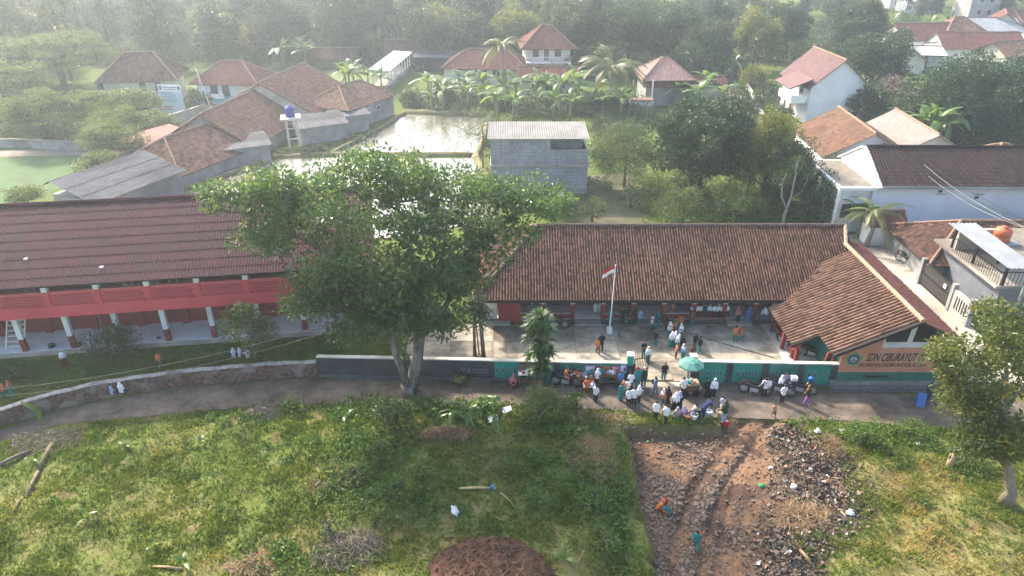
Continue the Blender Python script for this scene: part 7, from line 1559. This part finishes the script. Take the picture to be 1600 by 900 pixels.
def person(px, py, pose, face, h, top, bottom, head, label, z=0.0, loc=None, group=None):
    """top: colour, '+' for long sleeves; bottom: colour, 's' skirt, 'x' shorts; head: 'h' hair, 'v:colour' scarf, 'c:colour' cap; '~' adds a backpack"""
    p = Vector(loc) if loc is not None else (GP(px, py) if z == 0 else P(px, py, z)); _pi[0] += 1; i = _pi[0]
    r = empty('person', tuple(p), R(face), label, 'person', group); h *= .88; q_ = .92 + .16 * ((i * 37) % 11) / 10; r.scale = (h * q_, h * q_, h); r.rotation_euler = (R(((i * 29) % 9 - 4) * .7), R(((i * 17) % 9 - 4) * .7), R(face + ((i * 53) % 25) - 12)); M = PM[pose]; j = POSES[pose]
    setm(mesh_obj('body', M['body'], r), SKIN[i % 3])
    long = top.endswith('+'); setm(mesh_obj('shirt', M['long' if long else 'top'], r), cm(top.rstrip('+')))
    bk, bc = ('skirt', bottom[2:]) if bottom.startswith('s:') else (('shorts', bottom[2:]) if bottom.startswith('x:') else ('trousers', bottom)); setm(mesh_obj(bk, M[bk], r), cm(bc))
    pack = head.endswith('~'); head = head.rstrip('~')
    if head == 'h': setm(mesh_obj('hair', HM['hair'], r, loc=j['head']), HAIR)
    elif head[0] == 'v': setm(mesh_obj('headscarf', HM['veil'], r, loc=j['head']), cm(head[2:]))
    else: setm(mesh_obj('cap', HM['cap'], r, loc=j['head']), cm(head[2:]))
    if pack: o = mesh_obj('backpack', HM['pack'], r, loc=vadd(j['chest'], (0, .11, -.02))); setm(o, cm('black'))
    return r
PEOPLE = [
 # lawn on the left
 (102, 572, 'walk', 30, 1.3, 'white+', 's:maroon', 'v:white', 'child in white headscarf and maroon skirt walking on the left lawn'),
 (252, 575, 'walk', 160, 1.3, 'orange+', 'teal', 'h', 'child in orange sleeves and teal trousers walking on the lawn by the left school'),
 (8, 622, 'stand', 200, 1.3, 'orange+', 'dteal', 'h', 'child in orange at the left edge of the lawn'),
 (20, 622, 'stand', 150, 1.32, 'teal', 'teal', 'v:orange', 'child in teal with orange scarf at the left edge of the lawn'),
 (366, 556, 'ground', 180, 1.25, 'white+', 's:navy', 'v:white', 'leftmost of three white-clad children sitting under the young lawn tree'),
 (376, 556, 'ground', 150, 1.25, 'white+', 's:navy', 'v:white', 'middle of three white-clad children sitting under the young lawn tree'),
 (387, 557, 'ground', 200, 1.25, 'white+', 'navy', 'v:white', 'rightmost of three white-clad children sitting under the young lawn tree'),
 # yard
 (938, 549, 'walk', 170, 1.5, 'black', 'black', 'h', 'tall youth in black walking across the schoolyard'),
 (934, 553, 'walk', 20, 1.25, 'orange', 'brown', 'h', 'child in orange beside the tall youth in black'),
 (953, 507, 'stand', 10, 1.45, 'teal', 'teal', 'h', 'student in teal standing right of the flagpole base'),
 (971, 507, 'stand', -10, 1.5, 'black', 'black', 'h', 'student in black standing left of the teal group on the veranda edge'),
 (978, 505, 'stand', 30, 1.4, 'black', 'teal', 'h', 'student in black top and teal trousers on the veranda edge'),
 (992, 505, 'stand', -20, 1.45, 'black+', 'black', 'h', 'student in long black clothes right of the teal trousers student'),
 (999, 508, 'stand', 0, 1.4, 'lblue', 'teal', 'h', 'student in pale blue shirt and teal trousers by the veranda'),
 (1018, 515, 'walk', 60, 1.35, 'white', 'teal', 'h', 'student in white T-shirt and teal trousers stepping onto the yard'),
 (1027, 510, 'stand', 170, 1.3, 'dteal', 's:teal', 'v:teal', 'girl in teal headscarf near the veranda steps'),
 (1061, 515, 'stand', 150, 1.35, 'orange', 'teal', 'h', 'student in orange and teal standing by the yellow bag'),
 (1079, 510, 'hold', 200, 1.45, 'brown', 'teal', 'h', 'student in brown shirt standing before the seated white row'),
 (1100, 503, 'stand', 180, 1.35, 'dteal', 'teal', 'h', 'student in teal standing between the seated white students'),
 (1040, 516, 'stand', 90, 1.3, 'black', 'black', 'h', 'child in black at the back of the yard group'),
 (1046, 527, 'stand', 200, 1.3, 'white+', 's:teal', 'v:white', 'girl in white headscarf at the upper left of the yard group'),
 (1053, 524, 'hold', 170, 1.25, 'orange', 'brown', 'h', 'child in orange in the middle of the yard group'),
 (1063, 530, 'stand', 20, 1.3, 'white+', 's:dteal', 'v:white', 'girl in white headscarf at the upper right of the yard group'),
 (1048, 542, 'stand', 180, 1.3, 'white+', 's:teal', 'v:white', 'left girl of the white-scarfed trio in the yard group'),
 (1053, 541, 'stand', 160, 1.28, 'lav+', 's:teal', 'v:white', 'middle girl in lilac of the white-scarfed trio in the yard'),
 (1058, 548, 'stand', 190, 1.35, 'white+', 's:teal', 'v:white', 'right girl of the white-scarfed trio in the yard group'),
 (1064, 549, 'stand', 150, 1.4, 'black', 'dteal', 'h', 'student in black right behind the white-scarfed trio'),
 (1085, 545, 'stand', 200, 1.35, 'black', 'teal', 'h', 'student in black and teal left of a close pair in the yard'),
 (1092, 551, 'walk', 120, 1.35, 'black', 'teal', 'h', 'student in black and teal right of a close pair in the yard'),
 (1148, 534, 'point', 170, 1.35, 'orange', 'teal', 'h', 'student in orange and teal with one arm raised in the yard'),
 (1156, 534, 'walk', 60, 1.3, 'orange', 'teal', 'h', 'student in orange running beside the one with raised arm'),
 (1024, 541, 'stand', 100, 1.35, 'black', 'teal', 'h', 'student in black and teal standing alone mid-yard'),
 (1005, 559, 'hold', 0, 1.4, 'black', 'dteal', 'h', 'student in black T-shirt looking down near the gate'),
 (1012, 567, 'stand', 20, 1.35, 'white+', 's:teal', 'v:white', 'girl in long white headscarf next to the student looking down'),
 (1055, 560, 'stand', 90, 1.3, 'orange', 'brown', 'h', 'child in orange behind the right gate post'),
 (1067, 563, 'stand', 0, 1.3, 'lblue+', 's:teal', 'v:white', 'girl in white headscarf behind the fence right of the gate'),
 (1081, 563, 'stand', 180, 1.3, 'brown', 'brown', 'h', 'child in brown behind the fence right of the gate'),
 (1036, 594, 'stand', 0, 1.4, 'black', 'teal', 'h', 'student in black T-shirt standing in the gate opening'),
 # road by the gate
 (1005, 604, 'stand', 170, 1.5, 'green+', 'dteal', 'c:white', 'man in dark green jacket and white cap at the gate'),
 (996, 606, 'stand', 190, 1.55, 'teal', 'teal', 'c:red', 'person in teal with a red cap beside the black gate'),
 (985, 594, 'stand', 0, 1.5, 'black', 'black', 'h', 'person in black standing at the black bar gate'),
 (984, 609, 'hold', 190, 1.4, 'white', 'black', 'h', 'student in white shirt reaching out near the gate'),
 (1022, 618, 'walk', 60, 1.5, 'denim+', 'denim', 'h~', 'person in blue denim with backpack walking past the gate'),
 (968, 607, 'stand', 180, 1.35, 'blue', 'black', 'h', 'child in blue shirt beside the left gate post'),
 (969, 625, 'stand', 160, 1.35, 'teal', 's:teal', 'h', 'girl in teal at the left of the white-shirt group'),
 (974, 620, 'stand', 190, 1.3, 'peach', 'brown', 'v:peach', 'person in peach scarf at the back of the white-shirt group'),
 (980, 619, 'stand', 180, 1.35, 'white', 'black', 'h', 'student in white shirt at the back of the white-shirt group'),
 (982, 635, 'stand', 180, 1.4, 'white', 'black', 'h', 'front left student of the white-shirt group in the road'),
 (990, 634, 'stand', 170, 1.4, 'white', 'black', 'h', 'front right student of the white-shirt group in the road'),
 (998, 629, 'hold', 120, 1.35, 'white', 'black', 'v:white', 'student in white with white scarf right of the white-shirt group'),
 (930, 628, 'hold', 150, 1.35, 'white', 'black', 'h', 'student in white shirt standing alone before the food stalls'),
 (916, 616, 'stand', 190, 1.3, 'orange', 'brown', 'h', 'child in orange standing behind the lone white-shirt student'),
 (932, 603, 'stand', 200, 1.35, 'white', 'black', 'v:white', 'student in white at the stall table'),
 (936, 600, 'stand', 180, 1.5, 'teal', 'teal', 'h', 'tall person in teal facing the stall posters'),
 (955, 600, 'stand', 170, 1.35, 'white', 'black', 'h', 'student in white leaning at the stall below the blue poster'),
 (906, 592, 'stand', 10, 1.45, 'red', 'black', 'h', 'vendor in red shirt at the stall table'),
 (898, 601, 'stand', 180, 1.25, 'orange', 'brown', 'h', 'left of two small children in orange at the stall'),
 (904, 602, 'stand', 160, 1.2, 'orange', 'orange', 'h', 'right of two small children in orange at the stall'),
 (802, 602, 'ground', 10, 1.55, 'pink+', 's:maroon', 'v:pink', 'woman in pink headscarf sitting on the road by the fence'),
 (857, 600, 'stand', 200, 1.35, 'teal', 'teal', 'h', 'child in teal beside the motorbike rider'),
 (1035, 634, 'walk', -60, 1.3, 'orange+', 'dteal', 'v:white', 'girl in white scarf with orange and teal clothes walking in the road'),
 (1043, 633, 'walk', -60, 1.45, 'black+', 's:black', 'v:black', 'woman in long black dress walking in the road'),
 (1053, 640, 'stand', 150, 1.4, 'white+', 's:black', 'v:white', 'girl in white headscarf and black skirt near the vendors'),
 (1061, 640, 'stand', 170, 1.45, 'black+', 's:black', 'v:lav', 'woman in black with pale scarf near the vendors'),
 (1067, 619, 'hold', 180, 1.5, 'white', 'black', 'h', 'man in white shirt buying at the parasol cart'),
 (1024, 656, 'walk', 150, 1.4, 'white', 'black', 'h', 'left student in white shirt walking up from the dug plot'),
 (1039, 662, 'walk', 150, 1.4, 'white', 'black', 'h', 'right student in white shirt walking up from the dug plot'),
 (1057, 652, 'ground', 200, 1.5, 'grey+', 's:grey', 'v:grey', 'seated vendor in grey on the verge'),
 (1068, 650, 'ground', 160, 1.5, 'purple+', 's:lav', 'v:lav', 'seated vendor in purple on the verge'),
 (1083, 648, 'squat', 100, 1.4, 'grey', 'navy', 'h', 'person squatting at the vendor tubs'),
 (1098, 652, 'bend', 110, 1.6, 'navy', 'navy', 'h', 'man in navy bending over the vendor tubs'),
 (1104, 622, 'stand', 10, 1.5, 'black+', 's:black', 'v:black', 'woman in black dress and black scarf by the fence'),
 (1112, 622, 'stand', -10, 1.5, 'white+', 's:black', 'v:white', 'woman in white headscarf and long black skirt by the fence'),
 (1130, 660, 'hold', 200, 1.65, 'green', 'jeans', 'h', 'man in dark shirt and light jeans at the road edge'),
 (1127, 648, 'hold', 150, 1.4, 'lav', 'khaki', 'h', 'person in pale lilac just behind the man in light jeans'),
 (1193, 619, 'stand', 180, 1.4, 'white', 'black', 'h', 'left of two white-shirt students beside the first motorbike'),
 (1197, 618, 'stand', 170, 1.4, 'white', 'black', 'h', 'right of two white-shirt students beside the first motorbike'),
 (1221, 629, 'hold', 190, 1.4, 'white', 'black', 'h', 'student in white shirt standing between the parked motorbikes'),
 (1208, 652, 'walk', 10, 1.05, 'peach', 'x:green', 'h', 'small child in shorts alone in the road'),
 (1260, 634, 'walk', -120, 1.55, 'black+', 'purple', 'v:brown', 'woman in black top and purple trousers walking in the road'),
 (1447, 626, 'stand', 90, 1.5, 'navy+', 'navy', 'h', 'person in dark clothes beside the blue board'),
 # gravel plot
 (1032, 798, 'squat', 60, 1.25, 'orange+', 'red', 'v:orange', 'left of the orange-clad children crouching on the stones'),
 (1038, 792, 'squat', -40, 1.25, 'red+', 'orange', 'v:red', 'rear child in red crouching on the stones'),
 (1041, 803, 'squat', -100, 1.25, 'teal', 'orange', 'h', 'right child in teal and orange crouching on the stones'),
 (1087, 858, 'walk', 170, 1.2, 'teal', 'teal', 'h', 'child in teal walking on the stone track'),
 (1092, 852, 'walk', 190, 1.15, 'orange', 'orange', 'h', 'child in orange beside the one in teal on the stone track'),
 (1080, 925, 'stand', 180, 1.3, 'black', 'teal', 'h', 'child whose head shows at the bottom edge of the stone track'),
]
for row in PEOPLE: person(*row)
# on the veranda
vy = 40.32
for i, (px, c, b, hd) in enumerate(((1082, 'white', 'maroon', 'v:white'), (1090, 'white', 'black', 'h'), (1096, 'white', 'maroon', 'h'), (1108, 'white+', 's:maroon', 'v:white'), (1116, 'white', 'black', 'h'), (1123, 'white+', 's:black', 'v:white'), (1129, 'white', 'maroon', 'h'), (1136, 'white', 'black', 'v:white'))):
    person(0, 0, 'sit', (i % 3 - 1) * 14, 1.3, c, b, hd, 'white-shirted student sitting on the veranda wall, %s from the left in the row' % ['first', 'second', 'third', 'fourth', 'fifth', 'sixth', 'seventh', 'eighth'][i], loc=(PY(px, 487, vy).x, vy + .02, .44))
for i, (px, c, b, hd, lb) in enumerate(((930, 'white', 'navy', 'v:white', 'left of two white-clad children sitting low behind the flagpole'), (937, 'white', 'navy', 'v:white', 'right of two white-clad children sitting low behind the flagpole'))):
    person(0, 0, 'sit', 170, 1.3, c, b, hd, lb, loc=(PY(px, 487, 41.0).x, 41.0, FL))
for (px, pose, f, h, t, b, hd, lb) in ((1048, 'stand', 60, 1.4, 'orange', 'brown', 'h', 'student in orange standing deep in the veranda'), (1148, 'stand', 0, 1.45, 'pink+', 's:black', 'v:pink', 'woman in pink headscarf and black skirt on the veranda'), (1163, 'stand', 10, 1.5, 'blue+', 's:blue', 'v:blue', 'woman in long blue dress on the veranda')):
    person(0, 0, pose, f, h, t, b, hd, lb, loc=(PY(px, 497, 40.75).x, 40.55 if px < 1100 else 40.1, FL if px < 1100 else 0.03))
# sitting on the curved wall, on the balcony
q = P(190, 612, .95); person(0, 0, 'sit', 170, 1.3, 'white+', 'navy', 'v:white', 'child in white sitting on the curved wall, the upright one', loc=(q.x, q.y + .1, .65)); person(0, 0, 'sit', 150, 1.25, 'lblue', 'navy', 'h', 'child in pale blue sitting on the curved wall, the stooping one', loc=(q.x - .45, q.y - .05, .65))
for i, u in enumerate((-.5, .0, 8.15, 8.55, 9.0, 9.4, 9.85)):
    v = blk.matrix_basis @ Vector((u, .35, 3.3)); person(0, 0, 'stand', [10, -15, 0, 20, -10, 15, 0][i], 1.42, 'white', 'maroon', 'h' if i % 3 else 'v:white', 'white-clad student behind the balcony rail, %s' % ['first from the left edge', 'second from the left edge', 'leftmost of the group of five', 'second of the group of five', 'middle of the group of five', 'fourth of the group of five', 'rightmost of the group of five'][i], loc=v)

# ================================================================ motorbikes
def wheel(parent, y, mat_t, r=.28):
    w = empty('x', (0, 0, 0)); bpy.data.objects.remove(w)
    t = MB(); n = 18; V = []; F = []
    for k in range(n):
        a = 2 * math.pi * k / n
        for m_ in range(6): b = 2 * math.pi * m_ / 6; rr = r + .045 * math.cos(b); V.append((.045 * math.sin(b), y + rr * math.cos(a), r + .045 + rr * math.sin(a)))
    for k in range(n):
        for m_ in range(6): F.append((k*6+m_, k*6+(m_+1) % 6, ((k+1) % n)*6+(m_+1) % 6, ((k+1) % n)*6+m_))
    o = t.add(V, F).build('wheel', M_IRON, parent, smooth=True); rm = MB()
    for k in range(6): a = math.pi * k / 6; rm.bar((0, y - math.cos(a) * r, r + .045 - math.sin(a) * r), (0, y + math.cos(a) * r, r + .045 + math.sin(a) * r), .025)
    rm.build('rim', M_METAL, o); return o
def motorbike(color, label, loc, rz):
    root = empty('motorbike', tuple(loc), rz, label, 'motorbike'); paint = flat('bike_' + color, CL[color] if color != 'black' else (.02, .02, .022), .3, spec=.5)
    wheel(root, -.62, M_IRON); wheel(root, .6, M_IRON)
    b = MB(); b.tube([(0, .75, .68), (0, .45, .66), (0, .1, .55), (0, -.15, .5), (0, -.35, .62), (0, -.42, .85)], [.06, .13, .12, .11, .12, .09], 10, sq=1.4); b.build('body', paint, root, smooth=True)
    MB().tube([(0, -.42, .8), (0, -.5, .55), (0, -.62, .33)], .035, 6).build('fork', M_METAL, root); MB().tube([(0, -.78, .56), (0, -.64, .68), (0, -.46, .62)], [.05, .07, .05], 6).build('mudguard', paint, root)
    MB().tube([(0, .78, .78), (0, .5, .80), (0, .1, .76), (0, -.08, .7)], [.08, .13, .12, .06], 8, sq=.5).build('seat', M_IRON, root, smooth=True)
    MB().tube([(-.34, -.3, .98), (-.12, -.4, .95), (.12, -.4, .95), (.34, -.3, .98)], .018, 6).build('handlebar', M_IRON, root)
    MB().lathe([(.03, -.05), (.09, -.02), (.1, .05), (.03, .09)], 10, (0, -.5, .86)).build('headlight', M_GLASS, root); MB().bx(-.05, .05, .76, .84, .62, .72).build('tail_light', flat('tail_red', (.4, .02, .02)), root)
    for s in (-1, 1): MB().tube([(s * .22, -.36, .97), (s * .28, -.36, 1.12), (s * .3, -.38, 1.18)], [.01, .01, .05], 6).build('mirror', M_IRON, root)
    MB().box((0, .05, .36), (.2, .42, .28)).build('engine', M_METAL, root); MB().tube([(.13, -.05, .28), (.16, .3, .26), (.17, .75, .36)], [.025, .04, .045], 7).build('exhaust', M_METAL, root); MB().tube([(0, .15, .3), (-.14, .22, .02)], .015, 5).build('stand', M_METAL, root); return root
BK = [('black', 'black motorbike under the orange-shirted rider by the left fence', P(884, 603), R(80)), ('black', 'dark motorbike with pale side panel nearest the parasol side of the right fence', P(1178, 616), R(75)), ('navy', 'dark motorbike behind the white-shirt student at the right fence', P(1216, 615), R(60)), ('black', 'black motorbike carrying a white crate at the end of the teal fence', P(1249, 615), R(75)), ('black', 'black motorbike parked behind the spiky tree in the yard', P(868, 513), R(85)), ('black', 'motorbike parked under the wing porch edge', P(1228, 543), R(20)), ('black', 'motorbike parked on the veranda next to the orange wing roof', Vector((18.2, 40.9, FL)), R(80)), ('black', 'motorbike parked in the concrete lane', P(1412, 412), R(20)), ('black', 'motorbike parked inside the porch of the wing', P(1268, 560), R(60))]
for c, lb, l, rz in BK: motorbike(c, lb, l, rz)
person(0, 0, 'ride', 80, 1.45, 'orange', 'peach', 'h', 'boy in orange sitting on the motorbike at the left fence', loc=P(884, 603) + Vector((.0, .0, .1)))
person(0, 0, 'ride', 60, 1.4, 'white', 'black', 'v:white', 'student in white sitting on the motorbike behind another student', loc=P(1216, 615) + Vector((0, 0, .1)))
person(0, 0, 'stand', 0, 1.4, 'lav', 'black', 'h', 'student in lilac shirt between motorbike and teal fence', loc=P(1224, 609))
cr = MB(); cr.bx(-.17, .17, -.15, .15, 0, .22); o = cr.build('crate', M_WHITE, label='white crate strapped on the last motorbike', cat='crate'); o.location = P(1249, 615) + Vector((-.45, .12, .87))
o = MB().lathe([(.02, 0), (.14, .02), (.15, .12), (.1, .2), (.02, .22)], 10).build('helmet', flat('helmet_blue', (.03, .12, .5), .3), smooth=True, label='blue helmet on the handlebar of the last motorbike', cat='helmet'); o.location = P(1249, 615) + Vector((.42, -.08, .98))

# ================================================================ stalls and small things
def goods(parent, x0, x1, y0, y1, z, n, seed):
    rg = random.Random(seed); cols = ['white', 'orange', 'red', 'lblue', 'pink', 'khaki', 'teal', 'lav']
    for k in range(n):
        x = rg.uniform(x0, x1); y = rg.uniform(y0, y1); s = rg.uniform(.06, .13); c = rg.choice(cols)
        if rg.random() < .5: MB().box((x, y, z + s * .6), (s * 1.6, s * 1.3, s * 1.2), rz=rg.uniform(0, 1)).build('packet', cm(c), parent)
        else: MB().lathe([(s * .5, 0), (s * .6, s), (s * .45, s * 1.6), (s * .2, s * 1.8)], 8, (x, y, z)).build('jar', cm(c), parent)
def stall(px, py, rz, L, D, h, label, seed, top='khaki', n=16, shelf=True):
    t = empty('food_stall', tuple(P(px, py)), rz, label, 'stall'); MB().bx(-L/2, L/2, -D/2, D/2, h, h + .05).build('table_top', cm(top), t)
    for x in (-L/2 + .05, L/2 - .05):
        for y in (-D/2 + .05, D/2 - .05): MB().bx(x - .03, x + .03, y - .03, y + .03, 0, h).build('leg', M_WOOD, t)
    if shelf: MB().bx(-L/2 + .03, L/2 - .03, -D/2 + .03, D/2 - .03, .25, .28).build('shelf', M_WOOD, t)
    goods(t, -L/2 + .1, L/2 - .1, -D/2 + .1, D/2 - .1, h + .05, n, seed); return t
stall(912, 602, fang, 1.2, .6, .6, 'low stall crowded with snack packets beneath the posters', 1, 'brown', n=18); stall(950, 600, fang, 1.2, .5, .65, 'dark stall table with jars below the blue poster', 2, 'brown', 12); stall(920, 611, .1, .7, .45, .4, 'low table of white bowls in front of the stalls', 3, 'white', 12)
ct = stall(823, 600, 0, 1.0, .6, .8, 'small white-topped snack cart left of the spiky tree', 4, 'white', 8)
MB().bx(-.5, .5, .2, .24, .85, 1.2).build('back_board', M_WOOD, ct)
# posters on the fence
for i, (x0, x1, zt, c, lb) in enumerate(((4.2, 4.75, 1.15, 'lav', 'lilac poster leftmost on the teal fence'), (4.8, 5.2, 1.1, 'red', 'reddish poster second on the teal fence'), (5.22, 5.62, 1.12, 'peach', 'peach poster in the middle of the poster row'), (5.66, 6.15, 1.15, 'pink', 'pale pink poster beside the blue one'), (6.2, 6.55, 1.25, 'lblue', 'light blue poster next to the left gate post'))):
    o = empty('poster', (x0, fence_y(x0) - .075, 0), fang, lb, 'poster'); MB().bx(0, x1 - x0, 0, .012, zt - .55, zt).build('sheet', cm(c), o); pr = MB(); rg = random.Random(i)
    for k in range(5): w_ = rg.uniform(.15, x1 - x0 - .1); pr.bx(.05, .05 + w_, -.004, -.001, zt - .12 - k * .09, zt - .08 - k * .09)
    pr.build('print', cm(['white', 'white', 'maroon', 'white', 'white'][i]), o); MB().box(((x1 - x0) * .7, -.003, zt - .32), (.12, .004, .2)).build('picture', cm(['teal', 'khaki', 'white', 'red', 'navy'][i]), o)
# parasol cart
pc = stall(1076, 614, .1, 1.0, .6, .7, 'vendor cart with snacks under the green parasol', 5, 'khaki', 12); MB().bx(-.49, .49, -.29, .29, .3, .69).build('cabinet', cm('brown'), pc)
for s in (-.3, .3): MB().lathe([(.2, -.02), (.2, .02)], 14).build('wheel', M_IRON, pc).matrix_basis = Matrix.Translation((s, -.34, .2)) @ Matrix.Rotation(R(90), 4, 'X')
pl = P(1076, 613); pa = empty('parasol', tuple(pl + Vector((0, .25, 0))), 0, 'large faded green parasol over the vendor cart', 'parasol'); MB().tube([(0, 0, 0), (0, 0, 2.05)], .025, 8).build('pole', M_METAL, pa)
n = 8; M_PAR = [pmat('parasol_green', (.05, .17, .135), (.07, .20, .16), 3, .7), pmat('parasol_pale_green', (.08, .21, .175), (.10, .25, .21), 3, .7)]
for k in range(n):
    a0 = 2*math.pi*k/n + .2; a1 = 2*math.pi*(k+1)/n + .2; pt = lambda a, r, z: (r*math.cos(a), r*math.sin(a), z); am = (a0 + a1) / 2
    MB().add([(0, 0, 2.08), pt(a0, .36, 1.99), pt(a1, .36, 1.99), pt(a0, .72, 1.78), pt(am, .67, 1.78), pt(a1, .72, 1.78), pt(a0, .73, 1.70), pt(am, .68, 1.69), pt(a1, .73, 1.70)], [(0, 1, 2), (1, 3, 4), (1, 4, 2), (2, 4, 5), (3, 6, 7, 4), (4, 7, 8, 5)]).build('canopy_panel', M_PAR[k % 2], pa); MB().bar((0, 0, 1.7), pt(a0, .4, 1.95), .012).build('rib', M_METAL, pa)
# tubs, bucket, board, sacks
def tub(px, py, r, h, c, label, lid=None, name='tub'):
    o = empty(name, tuple(GP(px, py)), 0, label, name); MB().lathe([(r * .8, 0), (r, h), (r * 1.06, h), (r * 1.06, h + .03), (r * .9, h + .03), (r * .72, .05)], 14).build('shell', cm(c), o, smooth=False); MB().lathe([(r * .88, h * .8), (r * .3, h * .92), (.01, h * .95)], 12).build('contents' if not lid else 'lid', cm(lid or 'khaki'), o); return o
tub(1133, 664, .2, .32, 'red', 'red bucket at the feet of the man in light jeans', 'white', 'bucket'); tub(1074, 654, .22, .25, 'orange', 'orange tub of the vendor in purple'); tub(1084, 655, .2, .3, 'white', 'white tub left of the bending man', 'grey'); tub(1090, 653, .18, .35, 'green', 'dark pail under the bending man', 'black', 'pail'); tub(1107, 650, .18, .3, 'lblue', 'pale pail right of the bending man', 'white', 'pail'); tub(1124, 652, .2, .4, 'khaki', 'ochre canister beside the person in lilac', 'khaki', 'canister'); tub(1090, 612, .18, .3, 'lblue', 'pale tub beside the parasol cart', 'white')
bd = empty('folding_board', tuple(P(1437, 632)), R(-25), 'blue A-shaped folding board on the road by the stone wall', 'board'); bd.scale = (.7, .7, .8)
MB().slab([(-.3, -.35, 0), (.3, -.35, 0), (.3, 0, .95), (-.3, 0, .95)], .03).build('front_panel', cm('blue'), bd); MB().slab([(.3, .4, 0), (-.3, .4, 0), (-.3, .04, .95), (.3, .04, .95)], .03).build('back_panel', cm('blue'), bd)
for s in (-.34, .31): MB().bar((s + .02, .42, 0), (s + .02, .05, 1.0), .03).build('leg', M_WOOD, bd)
# potted plants in the yard
rg_ = np.random.default_rng(160)
for k, (px, py, lb) in enumerate(((1217, 528, 'potted green plant in a red pot beside the wing eave, the far one'), (1238, 560, 'potted green plant in a red pot beside the wing eave, the near one'))):
    o = empty('potted_plant', tuple(P(px, py)), 0, lb, 'plant'); MB().lathe([(.2, 0), (.22, .5), (.3, .75), (.26, .76), (.2, .68)], 12).build('pot', M_LOWRED, o); cl = blob(8, .34, .34, .3, 1.1, .2, rg_); V, F, rv = leaf_cards([c[:3] for c in cl], [60] * 8, [c[3] for c in cl], .14, rg_); mesh_obj('foliage', np_mesh('foliage', V, F, [LM_MID], rnd=rv), o)
o = MB().add([(0, 0, .75), (-.07, 0, .55), (.07, 0, .55), (-.2, -.05, 0), (.2, -.05, 0), (0, .1, .05), (.28, 0, .25), (-.24, 0, .22)], [(0, 1, 2), (1, 3, 5, 2), (2, 5, 4), (1, 7, 3), (2, 4, 6), (0, 2, 1)]).build('paper_ornament', M_WHITE, label='white cut-out ornament hanging at the veranda edge', cat='ornament'); o.location = (PY(1193, 497, 39.95).x, 39.95, .75)
o = MB().lathe([(.02, 0), (.2, .04), (.2, .25), (.08, .35)], 10).build('yellow_bag', cm('khaki'), label='yellow bag on the veranda edge', cat='bag'); o.location = (PY(1056, 497, 40.25).x, 40.1, .03)
for k, (px, py, lb) in enumerate(((80, 544, 'dark bag leftmost on the left veranda edge'), (122, 543, 'dark bag on the veranda edge beside the shaded tree'), (247, 530, 'dark sack leaning at the left veranda edge'))):
    o = MB().lathe([(.02, 0), (.2, .03), (.22, .2), (.1, .4 if k == 2 else .26), (.02, .42 if k == 2 else .28)], 9).build('dark_bag', flat('bag_black', (.02, .02, .022), .6), label=lb, cat='bag'); q = P(px, py, .3); o.location = (q.x, q.y + .1, .31 if k < 2 else .0)
